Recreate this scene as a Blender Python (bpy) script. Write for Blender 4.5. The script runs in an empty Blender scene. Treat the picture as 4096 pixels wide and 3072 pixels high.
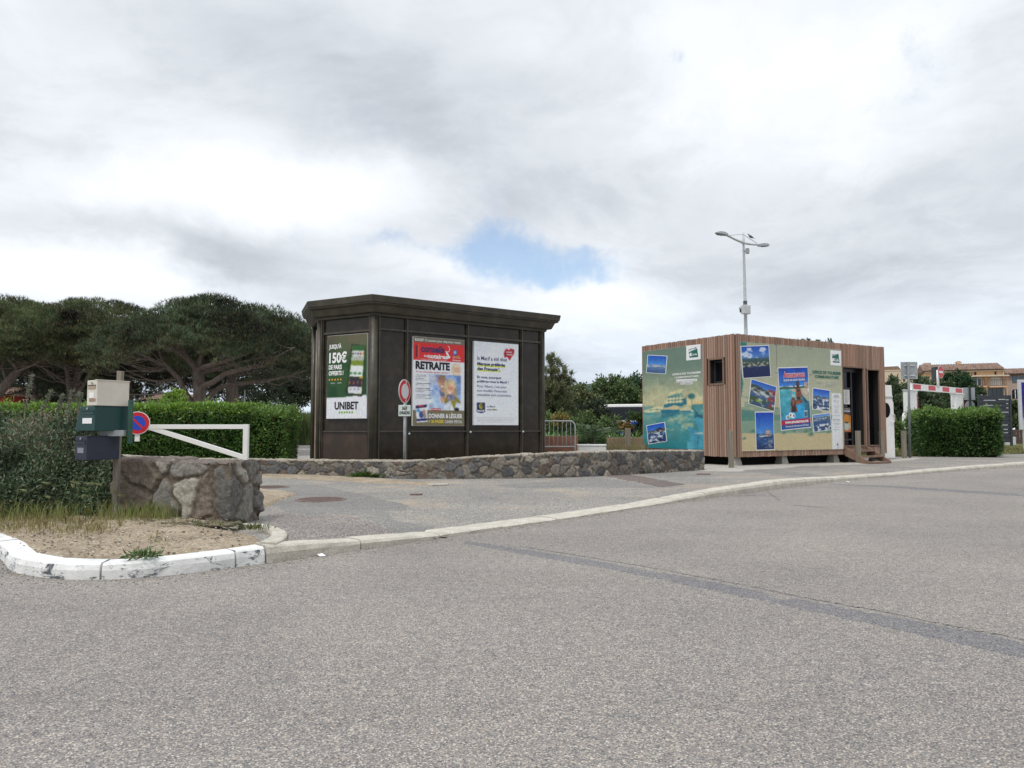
import bpy, math, random
import numpy as np
from mathutils import Vector, Matrix
random.seed(7); rng = np.random.default_rng(7)
R = math.radians
scene = bpy.context.scene
COL = scene.collection
# ------------------------------------------------------------------ camera
FPX, HOR, EYE = 3000.0, 1715.0, 1.15
PITCH = math.atan((HOR-1536)/FPX)
cam_d = bpy.data.cameras.new('camera'); cam = bpy.data.objects.new('camera', cam_d); COL.objects.link(cam)
cam.location = (0, 0, EYE); cam.rotation_euler = (math.pi/2+PITCH, 0, 0)
cam_d.sensor_width = 36; cam_d.lens = FPX/4096*36; cam_d.clip_end = 5000; cam_d.clip_start = 0.05
scene.camera = cam
CP, SP = math.cos(PITCH), math.sin(PITCH)
def ray(px, py):                       # direction seen in the photograph (4096 x 3072)
    a = (px-2048)/FPX; b = -(py-1536)/FPX
    return np.array([a, CP-b*SP, SP+b*CP])
def at(px, py, Y):
    d = ray(px, py); return np.array([0, 0, EYE])+d*(Y/d[1])
def gp(px, py, z=0.0):
    d = ray(px, py); return np.array([0, 0, EYE])+d*((z-EYE)/d[2])
# ------------------------------------------------------------------ render / view
scene.render.engine = 'CYCLES'
scene.view_settings.view_transform = 'Standard'; scene.view_settings.look = 'None'
scene.view_settings.exposure = 0.2; scene.view_settings.gamma = 1
# ------------------------------------------------------------------ world
SUN_EL, SUN_AZ = R(58), R(215)         # high, behind the cloud, from behind-left of the camera
W = bpy.data.worlds.new("World"); scene.world = W; W.use_nodes = True
nt = W.node_tree; nt.nodes.clear()
class G:                               # tiny node helper
    def __init__(s, tree): s.t = tree
    def n(s, kind, **kw):
        x = s.t.nodes.new(kind)
        for k, v in kw.items(): setattr(x, k, v)
        return x
    def put(s, sock, v):
        if isinstance(v, bpy.types.NodeSocket): s.t.links.new(v, sock)
        elif v is not None: sock.default_value = v
    def m(s, op, a, b=None, c=None):
        x = s.n('ShaderNodeMath', operation=op); s.put(x.inputs[0], a); s.put(x.inputs[1], b); s.put(x.inputs[2], c); return x.outputs[0]
    def vm(s, op, a, b=None):
        x = s.n('ShaderNodeVectorMath', operation=op); s.put(x.inputs[0], a); s.put(x.inputs[1], b); return x.outputs[0]
    def noise(s, vec, scale, detail=4, rough=.5, dist=0, out=0, dim='3D'):
        x = s.n('ShaderNodeTexNoise', noise_dimensions=dim); s.put(x.inputs['Vector'], vec); s.put(x.inputs['Scale'], scale)
        s.put(x.inputs['Detail'], detail); s.put(x.inputs['Roughness'], rough); s.put(x.inputs['Distortion'], dist); return x.outputs[out]
    def vor(s, vec, scale, feature='F1', out='Distance', rnd=1.0):
        x = s.n('ShaderNodeTexVoronoi', feature=feature); s.put(x.inputs['Vector'], vec); s.put(x.inputs['Scale'], scale); s.put(x.inputs['Randomness'], rnd); return x.outputs[out]
    def ramp(s, f, stops, interp='LINEAR'):
        x = s.n('ShaderNodeValToRGB'); x.color_ramp.interpolation = interp; e = x.color_ramp.elements
        while len(e) < len(stops): e.new(0.5)
        for k, (p, c) in enumerate(stops):
            e[k].position = p; e[k].color = (*c, 1) if not isinstance(c, (int, float)) else (c, c, c, 1)
        s.put(x.inputs[0], f); return x.outputs[0]
    def mix(s, f, a, b, blend='MIX'):
        x = s.n('ShaderNodeMix', data_type='RGBA', blend_type=blend); s.put(x.inputs[0], f)
        for i, v in ((6, a), (7, b)):
            if isinstance(v, (tuple, list)) and len(v) == 3: v = (*v, 1)
            s.put(x.inputs[i], v)
        return x.outputs[2]
    def mr(s, v, a, b, c=0., d=1.):
        x = s.n('ShaderNodeMapRange', interpolation_type='SMOOTHSTEP'); s.put(x.inputs[0], v)
        for i, q in enumerate((a, b, c, d)): s.put(x.inputs[i+1], q)
        return x.outputs[0]
g = G(nt)
dirv = g.vm('NORMALIZE', g.n('ShaderNodeTexCoord').outputs['Generated'])
sep = g.n('ShaderNodeSeparateXYZ'); g.put(sep.inputs[0], dirv)
dx, dy, dz = sep.outputs
hz = g.m('MAXIMUM', g.m('ADD', dz, 0.24), 0.03)
comb = g.n('ShaderNodeCombineXYZ'); g.put(comb.inputs[0], g.m('DIVIDE', dx, hz)); g.put(comb.inputs[1], g.m('DIVIDE', dy, hz)); g.put(comb.inputs[2], 3.7)
plane = comb.outputs[0]
warp = g.noise(plane, 0.55, 4, .55, 0, 1)
wpl = g.vm('ADD', plane, g.vm('SCALE', warp)) ; 
wpl.node.inputs[1].links[0].from_node.inputs['Scale'].default_value = 1.1
n1 = g.noise(wpl, 0.75, 7, .56)
n2 = g.noise(wpl, 2.2, 7, .6)
sc = g.n('ShaderNodeVectorMath', operation='SCALE'); g.put(sc.inputs[0], dirv); sc.inputs['Scale'].default_value = 1
wn = g.n('ShaderNodeSeparateXYZ'); g.put(wn.inputs[0], g.noise(dirv, 3.6, 6, .6, 0, 1))
az = g.m('ADD', g.m('ARCTAN2', dx, dy), g.m('MULTIPLY', g.m('SUBTRACT', wn.outputs[0], .5), .34))
el = g.m('ADD', g.m('ARCSINE', dz), g.m('MULTIPLY', g.m('SUBTRACT', wn.outputs[1], .5), .15))
def blob(px2, py2, rx, ry, amp, p=1):   # centre and radii in the 2212-wide view of the photograph
    k = 4096/2212
    d = ray(px2*k, py2*k); a0 = math.atan2(d[0], d[1]); e0 = math.asin(d[2]/np.linalg.norm(d))
    u = g.m('DIVIDE', g.m('SUBTRACT', az, a0), rx*k/FPX); v = g.m('DIVIDE', g.m('SUBTRACT', el, e0), ry*k/FPX)
    q = g.m('ADD', g.m('MULTIPLY', u, u), g.m('MULTIPLY', v, v))
    return g.m('MULTIPLY', g.m('EXPONENT', g.m('MULTIPLY', q, -1.0)), amp)
def total(lst):
    s = lst[0]
    for q in lst[1:]: s = g.m('ADD', s, q)
    return s
#SKYBLOBS
bright = total([blob(*b) for b in [
 (430, 400, 330, 75, .36), (690, 420, 240, 60, .22), (90, 585, 260, 70, .42), (330, 620, 260, 50, .30), (1010, 590, 150, 45, .30), (1640, 250, 330, 190, .34),
 (1900, 140, 240, 120, .16), (1200, 690, 180, 45, .22), (420, 60, 240, 60, -.05), (1530, 500, 190, 90, .12), (1350, 60, 220, 60, .05),
 (830, 230, 260, 120, -.20), (600, 80, 320, 70, -.10), (60, 290, 190, 70, -.20), (450, 520, 210, 50, -.27), (1290, 420, 200, 110, -.13), (1120, 470, 150, 50, -.13),
 (1950, 420, 260, 60, -.10), (1900, 610, 330, 60, -.14), (300, 690, 500, 45, .16), (1500, 690, 300, 60, .10), (1330, 655, 140, 30, .12), (2120, 660, 200, 40, -.06), (1250, 180, 170, 70, -.08), (760, 640, 100, 30, .1)]])
n3 = g.noise(wpl, 4.2, 7, .62); crisp = g.m('ADD', g.m('MULTIPLY', g.m('SUBTRACT', g.mr(n3, .40, .60), .5), .085), g.m('MULTIPLY', g.m('SUBTRACT', g.mr(n1, .40, .58), .5), .13))
val = g.m('ADD', g.m('ADD', g.m('ADD', bright, crisp), .605), g.m('ADD', g.m('MULTIPLY', g.m('SUBTRACT', n1, .5), .50), g.m('MULTIPLY', g.m('SUBTRACT', n2, .5), .46)))
cloudc = g.ramp(val, [(.12, (.40, .43, .475)), (.36, (.53, .565, .615)), (.56, (.665, .70, .75)), (.74, (.775, .815, .865)), (.95, (.88, .905, .935))])
bluef = total([blob(*b) for b in [(1080, 572, 115, 36, .88), (1250, 615, 120, 36, .82), (1160, 588, 120, 40, .5), (840, 525, 70, 20, .70), (950, 545, 80, 20, .48), (1440, 110, 22, 16, .45), (1260, 570, 50, 20, .5), (1170, 640, 160, 16, .3), (1430,580,60,30,.2), (1160, 625, 150, 24, .38), (1110, 530, 70, 24, .35)]])
bluem = g.mr(g.m('ADD', bluef, g.m('MULTIPLY', g.m('SUBTRACT', g.noise(dirv, 8, 8, .68), .5), 2.3)), .20, 1.25)
cloudc = g.mix(g.mr(dz, .02, .22, 1.0, 0.0), cloudc, g.mix(1.0, cloudc, (.955, 1.01, 1.07), 'MULTIPLY'))
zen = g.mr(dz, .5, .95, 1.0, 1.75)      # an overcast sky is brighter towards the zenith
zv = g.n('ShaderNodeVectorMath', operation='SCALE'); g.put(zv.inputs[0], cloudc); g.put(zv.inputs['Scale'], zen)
sky = g.n('ShaderNodeTexSky', sky_type='NISHITA'); sky.sun_disc = False; sky.sun_elevation = SUN_EL; sky.sun_rotation = SUN_AZ
b1 = g.n('ShaderNodeBackground'); g.put(b1.inputs[0], sky.outputs[0]); b1.inputs[1].default_value = 0.15
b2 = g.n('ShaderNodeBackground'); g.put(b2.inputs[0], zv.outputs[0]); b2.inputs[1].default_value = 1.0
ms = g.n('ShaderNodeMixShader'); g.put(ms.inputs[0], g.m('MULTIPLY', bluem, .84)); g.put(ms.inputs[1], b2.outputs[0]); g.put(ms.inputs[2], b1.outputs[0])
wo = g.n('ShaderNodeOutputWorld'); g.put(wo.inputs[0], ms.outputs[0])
# sun, softened by cloud
sd = bpy.data.lights.new('sun', 'SUN'); sd.energy = 1.5; sd.angle = R(14); sd.color = (1, .96, .9)
so = bpy.data.objects.new('sun', sd); COL.objects.link(so)
sdir = Vector((math.sin(SUN_AZ)*math.cos(SUN_EL), math.cos(SUN_AZ)*math.cos(SUN_EL), math.sin(SUN_EL)))
so.rotation_euler = sdir.to_track_quat('Z', 'Y').to_euler(); so.location = (0, 0, 30)

# ------------------------------------------------------------------ materials
def lin(r, gg=None, b=None):
    if gg is None: r, gg, b = r
    f = lambda c: ((c/255)/12.92 if c/255 <= .04045 else (((c/255)+.055)/1.055)**2.4)
    return (f(r), f(gg), f(b))
def mat(name, base=None, rough=.6, metal=0., build=None, spec=.5, bump=None, alpha=None):
    m = bpy.data.materials.new(name); m.use_nodes = True; t = m.node_tree; h = G(t)
    bs = t.nodes['Principled BSDF']
    bs.inputs['Roughness'].default_value = rough; bs.inputs['Metallic'].default_value = metal
    bs.inputs['Specular IOR Level'].default_value = spec
    if base is not None and not callable(base): bs.inputs['Base Color'].default_value = (*base, 1)
    if build: build(h, bs)
    return m
def objco(h): return h.n('ShaderNodeTexCoord').outputs['Object']
def gen_geo(h): return h.n('ShaderNodeNewGeometry').outputs['Position']
def addbump(h, bs, height, strength=.5, dist=.01):
    b = h.n('ShaderNodeBump'); b.inputs['Strength'].default_value = strength; b.inputs['Distance'].default_value = dist
    h.put(b.inputs['Height'], height); h.put(bs.inputs['Normal'], b.outputs[0])
def painted(name, c, rough=.45, var=.12, dirt=.25, scale=6, metal=0.):   # paint with faint wear, grime
    def bld(h, bs):
        p = gen_geo(h)
        n = h.noise(p, scale, 5, .6); n2_ = h.noise(p, scale*9, 3, .6)
        c1 = h.mix(h.mr(n, .35, .75), tuple(x*(1-var) for x in c), tuple(min(1, x*(1+var)) for x in c))
        c2 = h.mix(h.m('MULTIPLY', h.mr(n2_, .52, .8), dirt), c1, tuple(x*.45+.02 for x in c))
        h.put(bs.inputs['Base Color'], c2)
        h.put(bs.inputs['Roughness'], h.mr(n2_, .3, .7, rough-.08, rough+.15))
        addbump(h, bs, n2_, .12, .004)
    return mat(name, None, rough, metal, bld)
def vcol(name, rough=.6, noise=.0, nscale=20, bump=0., bscale=60, spec=.4, trans=0., attr='Col'):
    def bld(h, bs):
        a = h.n('ShaderNodeAttribute', attribute_name=attr).outputs['Color']
        p = gen_geo(h)
        c = a
        if noise: c = h.mix(1.0, a, h.ramp(h.noise(p, nscale, 6, .65), [(.25, 1-noise), (.75, 1+noise*.6)]), 'MULTIPLY')
        h.put(bs.inputs['Base Color'], c)
        if bump: addbump(h, bs, h.noise(p, bscale, 6, .65), bump, .02)
        if trans:
            tr = h.n('ShaderNodeBsdfTranslucent'); h.put(tr.inputs[0], h.mix(1.0, c, (1.0, 1.0, .55), 'MULTIPLY'))
            mx = h.n('ShaderNodeMixShader'); mx.inputs[0].default_value = trans
            h.put(mx.inputs[1], bs.outputs[0]); h.put(mx.inputs[2], tr.outputs[0])
            out = [q for q in h.t.nodes if q.type == 'OUTPUT_MATERIAL'][0]; h.put(out.inputs[0], mx.outputs[0])
    return mat(name, None, rough, 0, bld, spec)
def asphalt(name, dark=1.0, tint=(1, 1, 1), stain=.0, size=155, tan=0.):
    def bld(h, bs):
        p = gen_geo(h)
        cell = h.vor(p, size, 'F1', 'Color')
        sx = h.n('ShaderNodeSeparateColor'); h.put(sx.inputs[0], cell)
        k = dark
        stones = h.ramp(sx.outputs[0], [(0, (.08*k, .085*k, .098*k)), (.22, (.165*k, .17*k, .178*k)), (.45, (.24*k, .24*k, .235*k)), (.6, (.26*k, .225*k, .22*k)), (.74, (.30*k, .275*k, .25*k)), (.88, (.38*k, .36*k, .32*k)), (1, (.54*k, .53*k, .49*k))], 'LINEAR')
        edge = h.vor(p, size, 'F1', 'Distance')
        binder = h.mr(edge, .45, .85)
        c = h.mix(h.m('MULTIPLY', binder, .6), stones, (.13*k, .13*k, .135*k))
        med = h.noise(p, 14, 5, .7); big = h.noise(p, .45, 5, .6, .6)
        c = h.mix(1.0, c, h.ramp(med, [(.25, .80), (.75, 1.18)]), 'MULTIPLY')
        c = h.mix(1.0, c, h.ramp(big, [(.3, (.86, .86, .88)), (.7, (1.08, 1.07, 1.04))]), 'MULTIPLY')
        trk = h.noise(h.vm('MULTIPLY', p, (.25, .9, 1)), .8, 4, .6, .3); c = h.mix(1.0, c, h.ramp(trk, [(.35, .93), (.65, 1.07)]), 'MULTIPLY')
        c = h.mix(1.0, c, (*tint, 1), 'MULTIPLY')
        if tan: c = h.mix(h.m('MULTIPLY', h.mr(h.noise(p, .9, 6, .65, .8), .5, .72), tan), c, (.42, .33, .23))
        h.put(bs.inputs['Base Color'], c)
        hh = h.m('ADD', h.m('MULTIPLY', h.m('SUBTRACT', 1., edge), .5), h.m('MULTIPLY', sx.outputs[1], .5))
        addbump(h, bs, hh, .5, .006)
    return mat(name, None, .9, 0, bld, .25)
M = {}
M['road'] = asphalt('worn_road_asphalt', 1.05, (1.05, 1.0, .945))
M['pave'] = asphalt('pavement_asphalt', 1.08, (1.02, 1.0, .95), tan=.55, size=95)
M['pave_dark'] = asphalt('newer_grey_asphalt', .94, (1.0, 1.0, .97), size=150)
M['pave_pink'] = asphalt('reddish_asphalt', .95, (1.06, .98, .95), size=80, tan=.2)
M['tar'] = asphalt('tar_seam', .80, (.99, .99, 1.03), size=170)
M['brownpatch'] = asphalt('brown_asphalt', .62, (1.12, .97, .90), size=90)
M['crack'] = mat('crack_filler', (.03, .03, .032), .8)
M['gravel'] = asphalt('car_park_gravel', 1.45, (1.0, .98, .93), size=30)
def dirt_b(h, bs):
    p = gen_geo(h)
    c = h.ramp(h.noise(p, 2.6, 9, .72, .4), [(.3, (.17, .135, .095)), (.5, (.33, .265, .185)), (.72, (.47, .39, .29))])
    cell = h.vor(p, 55, 'F1', 'Color'); sx = h.n('ShaderNodeSeparateColor'); h.put(sx.inputs[0], cell)
    c = h.mix(h.mr(sx.outputs[0], .72, .8, 0, .8), c, h.ramp(sx.outputs[1], [(0, (.16, .13, .10)), (.5, (.42, .36, .29)), (1, (.62, .56, .48))]))
    h.put(bs.inputs['Base Color'], c)
    addbump(h, bs, h.m('ADD', h.noise(p, 40, 6, .7), h.m('MULTIPLY', h.vor(p, 55), -.6)), .8, .02)
M['dirt'] = mat('sandy_dirt', None, .95, 0, dirt_b, .2)
def grassg_b(h, bs):
    p = gen_geo(h)
    c = h.ramp(h.noise(p, 1.6, 8, .7), [(.3, (.05, .075, .02)), (.5, (.12, .13, .045)), (.7, (.24, .21, .10))])
    h.put(bs.inputs['Base Color'], c); addbump(h, bs, h.noise(p, 25, 6, .7), .9, .05)
M['grassground'] = mat('rough_grass_ground', None, .95, 0, grassg_b, .2)
def conc_b(c0, c1, wear=None, wc=(.2, .2, .2)):
    def b(h, bs):
        p = gen_geo(h)
        c = h.ramp(h.noise(p, 5, 8, .68), [(.3, c0), (.7, c1)])
        sp = h.vor(p, 120, 'F1', 'Color'); sx = h.n('ShaderNodeSeparateColor'); h.put(sx.inputs[0], sp)
        c = h.mix(.45, c, h.mix(1.0, c, h.ramp(sx.outputs[0], [(0, .55), (1, 1.3)]), 'MULTIPLY'))
        if wear: c = h.mix(h.mr(h.noise(p, wear, 8, .72, .5), .54, .66), c, wc)
        h.put(bs.inputs['Base Color'], c); addbump(h, bs, h.noise(p, 50, 6, .7), .5, .01)
    return b
M['kerb'] = mat('grey_concrete_kerb', None, .9, 0, conc_b((.40, .37, .31), (.60, .565, .49)), .3)
def kerbw_b(h, bs):
    p = gen_geo(h); nn = h.n('ShaderNodeNewGeometry').outputs['Normal']; sp = h.n('ShaderNodeSeparateXYZ'); h.put(sp.inputs[0], nn)
    up = h.mr(sp.outputs[2], .3, .8)
    c = h.ramp(h.noise(p, 6, 8, .68), [(.3, (.66, .66, .64)), (.7, (.84, .84, .82))])
    mp = h.n('ShaderNodeMapping'); h.put(mp.inputs['Vector'], p); mp.inputs['Scale'].default_value = (5.5, 5.5, 11)
    chip = h.mr(h.noise(mp.outputs[0], 1, 9, .78, .6), .525, .585)     # paint chipped off, more on the struck face
    chip = h.m('MULTIPLY', chip, h.m('SUBTRACT', 1.0, h.m('MULTIPLY', up, .82)))
    c = h.mix(chip, c, (.10, .11, .125)); c = h.mix(h.mr(h.noise(p, 13, 6, .7), .58, .72, 0, .45), c, (.46, .43, .36))
    h.put(bs.inputs['Base Color'], c); addbump(h, bs, h.noise(p, 40, 6, .7), .5, .01)
M['kerbw'] = mat('chipped_white_kerb_paint', None, .75, 0, kerbw_b, .4)
M['concrete'] = mat('pale_concrete', None, .9, 0, conc_b((.30, .28, .245), (.47, .45, .40)), .3)
M['stone'] = vcol('rough_field_stone', .88, .55, 22, .9, 45, .3)
M['leaf'] = vcol('hedge_leaf', .42, 0, trans=.22, spec=.5)
M['leafmatt'] = vcol('matt_leaf', .7, 0, trans=.18, spec=.25)
M['needle'] = vcol('pine_needle', .65, 0, trans=.12, spec=.3)
M['grass'] = vcol('grass_blade', .6, 0, trans=.3, spec=.3)
M['print'] = vcol('printed_vinyl', .42, .05, 3, spec=.35)
M['core'] = mat('dark_core_fill', (.012, .018, .009), .95, spec=.1)  # near-black fill for the solid cores added inside hedges and shrub
def bark_b(c0, c1):
    def b(h, bs):
        p = gen_geo(h); mp = h.n('ShaderNodeMapping'); h.put(mp.inputs['Vector'], p); mp.inputs['Scale'].default_value = (9, 9, 3)
        n = h.noise(mp.outputs[0], 1, 7, .7); h.put(bs.inputs['Base Color'], h.ramp(n, [(.3, c0), (.7, c1)])); addbump(h, bs, n, .9, .05)
    return b
M['bark'] = mat('grey_pine_bark', None, .95, 0, bark_b((.10, .078, .066), (.28, .23, .20)), .2)
M['bark2'] = mat('brown_bark', None, .95, 0, bark_b((.03, .024, .018), (.10, .08, .06)), .2)
def wood_b(c0, c1, s=(30, 30, 1.2)):
    def b(h, bs):
        p = gen_geo(h); mp = h.n('ShaderNodeMapping'); h.put(mp.inputs['Vector'], p); mp.inputs['Scale'].default_value = s
        n = h.noise(mp.outputs[0], 1, 6, .7, .5); h.put(bs.inputs['Base Color'], h.ramp(n, [(.3, c0), (.7, c1)])); addbump(h, bs, n, .4, .006)
    return b
M['greywood'] = mat('weathered_grey_timber', None, .9, 0, wood_b((.14, .12, .095), (.30, .27, .22)), .25)
M['brownwood'] = mat('brown_timber', None, .85, 0, wood_b((.13, .085, .06), (.30, .20, .15)), .25)
M['slat'] = vcol('larch_cladding', .8, .28, 30, .3, 90, .25)
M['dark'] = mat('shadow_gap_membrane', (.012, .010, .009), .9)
M['white'] = painted('white_paint', (.78, .78, .76), .4, .04, .18)
M['offwhite'] = painted('cream_paint', (.68, .63, .54), .42, .06, .15, 5)
M['green'] = painted('dark_green_paint', (.005, .048, .046), .4, .1, .15)
M['navy'] = painted('navy_paint', (.017, .024, .045), .42, .1, .15)
M['red'] = painted('sign_red', (.56, .018, .03), .35, .05, .05)
M['blue'] = painted('sign_blue', (.02, .07, .50), .35, .05, .05)
M['galv'] = painted('galvanised_steel', (.36, .385, .40), .45, .15, .3, 8, .3)
M['galvl'] = painted('pale_steel', (.55, .57, .58), .45, .1, .15, 8, .1)
M['galvd'] = painted('dull_grey_steel', (.17, .19, .20), .5, .12, .2)
M['steeld'] = painted('dark_steel', (.045, .052, .062), .4, .1, .2, 8, .3)
M['black'] = mat('black_plastic', (.012, .012, .014), .4)
M['ink'] = mat('black_ink', (.012, .012, .016), .5)
M['inkw'] = mat('white_ink', (.82, .82, .82), .5)
M['inkg'] = mat('grey_ink', (.22, .23, .26), .5)
M['inkr'] = mat('red_ink', (.62, .02, .06), .5)
M['inkgr'] = mat('green_ink', (.012, .13, .10), .5)
M['inknavy'] = mat('navy_ink', (.015, .03, .14), .5)
M['inky'] = mat('yellow_ink', (.72, .58, .04), .5)
def kiosk_b(c, rough):
    def b(h, bs):
        p = gen_geo(h)
        c_ = h.mix(h.mr(h.noise(p, 3, 6, .65), .4, .7), tuple(x*.75 for x in c), tuple(x*1.3 for x in c))
        h.put(bs.inputs['Base Color'], c_); h.put(bs.inputs['Roughness'], h.mr(h.noise(p, 9, 5, .7), .3, .7, rough, rough+.14))
    return b
M['kframe'] = mat('bronze_lacquered_metal', None, .42, 0, kiosk_b((.058, .050, .035), .38), .5)
M['kpanel'] = mat('dark_glass_panel', None, .1, 0, kiosk_b((.036, .027, .018), .07), .3)
M['kbrown'] = mat('brown_wood_grain_panel', None, .4, 0, kiosk_b((.048, .028, .018), .3), .5)
M['glass'] = mat('dark_window_glass', (.006, .007, .010), .06, spec=.35)
M['glassb'] = mat('bluish_window_glass', (.05, .09, .12), .08, spec=.7)
M['tile'] = vcol('clay_roof_tile', .85, .4, 6, .3, 30, .3)
M['orange'] = mat('ochre_render', None, .9, 0, conc_b((.60, .40, .24), (.70, .48, .31)), .2)
M['pinkwall'] = mat('pink_beige_render', None, .9, 0, conc_b((.38, .29, .24), (.46, .36, .30)), .2)
M['creamwall'] = mat('cream_render', None, .9, 0, conc_b((.56, .47, .35), (.66, .57, .44)), .2)
M['redwall'] = mat('red_wall', None, .9, 0, conc_b((.40, .06, .04), (.50, .09, .06)), .2)
M['shutter'] = painted('pale_shutter', (.62, .60, .55), .6, .05, .1)
M['brick'] = mat('rusty_earth_bank', None, .95, 0, conc_b((.16, .075, .05), (.32, .17, .12)), .2)
M['hill'] = None
def iron_b(h, bs):
    p = gen_geo(h); n = h.noise(p, 20, 6, .7)
    h.put(bs.inputs['Base Color'], h.ramp(n, [(.3, (.13, .095, .08)), (.7, (.26, .19, .165))])); addbump(h, bs, n, .4, .004)
M['iron'] = mat('rusty_cast_iron', None, .7, .2, iron_b)

# ------------------------------------------------------------------ mesh builder
def unit(v): v = np.asarray(v, float); return v/(np.linalg.norm(v)+1e-12)
class F:                                # a local frame: u right, v up, w out of the face
    def __init__(s, o, u, v=(0, 0, 1)):
        s.o = np.asarray(o, float); s.u = unit(u); s.v = unit(v); s.w = np.cross(s.u, s.v)
    def p(s, a, b, c=0.): return s.o+s.u*a+s.v*b+s.w*c
    def px(s, px, py, c=0.):            # where a sight line meets the face
        d = ray(px, py); e = np.array([0, 0, EYE]); t = np.dot(s.o+s.w*c-e, s.w)/np.dot(d, s.w)
        q = e+d*t-s.o; return float(np.dot(q, s.u)), float(np.dot(q, s.v))
class Z:                                # a zoomed view of the photograph
    def __init__(s, fr, x0, y0, k): s.f, s.x0, s.y0, s.k = fr, x0, y0, k
    def __call__(s, x, y): return s.f.px(s.x0+x*s.k, s.y0+y*s.k)
class MB:
    def __init__(s): s.blocks = []; s.v = []; s.f = []; s.c = []; s.mi = []; s.cur = None; s.cm = 0
    def add(s, vs, fs):
        b = len(s.v); s.blocks.append((b, len(s.f))); s.v += [tuple(map(float, q)) for q in vs]; s.f += [tuple(b+i for i in f) for f in fs]
        s.c += [s.cur or (1, 1, 1)]*len(vs); s.mi += [s.cm]*len(fs); return s
    def box(s, fr, a0, a1, b0, b1, c0, c1):
        P = [fr.p(a, b, c) for c in (c0, c1) for b in (b0, b1) for a in (a0, a1)]
        return s.add(P, [(0, 2, 3, 1), (4, 5, 7, 6), (0, 1, 5, 4), (2, 6, 7, 3), (0, 4, 6, 2), (1, 3, 7, 5)])
    def quad(s, a, b, c, d): return s.add([a, b, c, d], [(0, 1, 2, 3)])
    def tube(s, pts, rad, n=8, cap=True):
        pts = [np.asarray(p, float) for p in pts]; m = len(pts)
        if not hasattr(rad, '__len__'): rad = [rad]*m
        V = []; Fc = []; ref = None
        for i, p in enumerate(pts):
            t = unit(pts[min(i+1, m-1)]-pts[max(i-1, 0)])
            if ref is None: ref = unit(np.cross(t, (0.31, .17, .93) if abs(t[2]) < .9 else (1, 0, 0)))
            ref = unit(ref-t*np.dot(ref, t)); b2 = np.cross(t, ref)
            V += [p+rad[i]*(math.cos(2*math.pi*k/n)*ref+math.sin(2*math.pi*k/n)*b2) for k in range(n)]
        for i in range(m-1):
            for k in range(n): Fc.append((i*n+k, i*n+(k+1) % n, (i+1)*n+(k+1) % n, (i+1)*n+k))
        if cap: Fc += [tuple(range(n))[::-1], tuple((m-1)*n+k for k in range(n))]
        return s.add(V, Fc)
    def disc(s, fr, a, b, c0, c1, r, n=32, ry=None):
        ry = ry or r
        V = [fr.p(a+r*math.cos(2*math.pi*k/n), b+ry*math.sin(2*math.pi*k/n), c) for c in (c0, c1) for k in range(n)]
        Fc = [tuple(range(n))[::-1], tuple(n+k for k in range(n))]+[(k, (k+1) % n, n+(k+1) % n, n+k) for k in range(n)]
        return s.add(V, Fc)
    def poly(s, fr, pts, c0, c1):       # extruded outline
        n = len(pts); V = [fr.p(a, b, c) for c in (c0, c1) for a, b in pts]
        Fc = [tuple(range(n))[::-1], tuple(n+k for k in range(n))]+[(k, (k+1) % n, n+(k+1) % n, n+k) for k in range(n)]
        return s.add(V, Fc)
    def sphere(s, c, r, nu=14, nv=9):
        r = np.ones(3)*r; V = [np.asarray(c)+r*np.array([math.sin(math.pi*j/nv)*math.cos(2*math.pi*i/nu), math.sin(math.pi*j/nv)*math.sin(2*math.pi*i/nu), math.cos(math.pi*j/nv)]) for j in range(nv+1) for i in range(nu)]
        return s.add(V, [(j*nu+i, (j+1)*nu+i, (j+1)*nu+(i+1) % nu, j*nu+(i+1) % nu) for j in range(nv) for i in range(nu)])
def wloc(o):
    v = np.zeros(3)
    while o is not None: v = v+np.array(o.location); o = o.parent
    return v
def props(o, label=None, cat=None, group=None, kind=None):
    if label: o['label'] = label
    if cat: o['category'] = cat
    if group: o['group'] = group
    if kind: o['kind'] = kind
    return o
def finish(name, me, V, m, parent, smooth=False, bevel=0):
    for q in (m if isinstance(m, (list, tuple)) else [m]): me.materials.append(q)
    o = bpy.data.objects.new(name, me); COL.objects.link(o)
    if parent is not None: o.parent = parent
    else: o.location = (float((V[:, 0].min()+V[:, 0].max())/2), float((V[:, 1].min()+V[:, 1].max())/2), float(V[:, 2].min()))
    off = wloc(o); V = V-off
    me.vertices.foreach_set('co', V.astype(np.float32).ravel()); 
    if smooth: me.polygons.foreach_set('use_smooth', np.ones(len(me.polygons), bool))
    me.update()
    if bevel:
        b = o.modifiers.new('bevel', 'BEVEL'); b.width = bevel; b.segments = 2; b.limit_method = 'ANGLE'; b.angle_limit = R(40)
    return o
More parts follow.
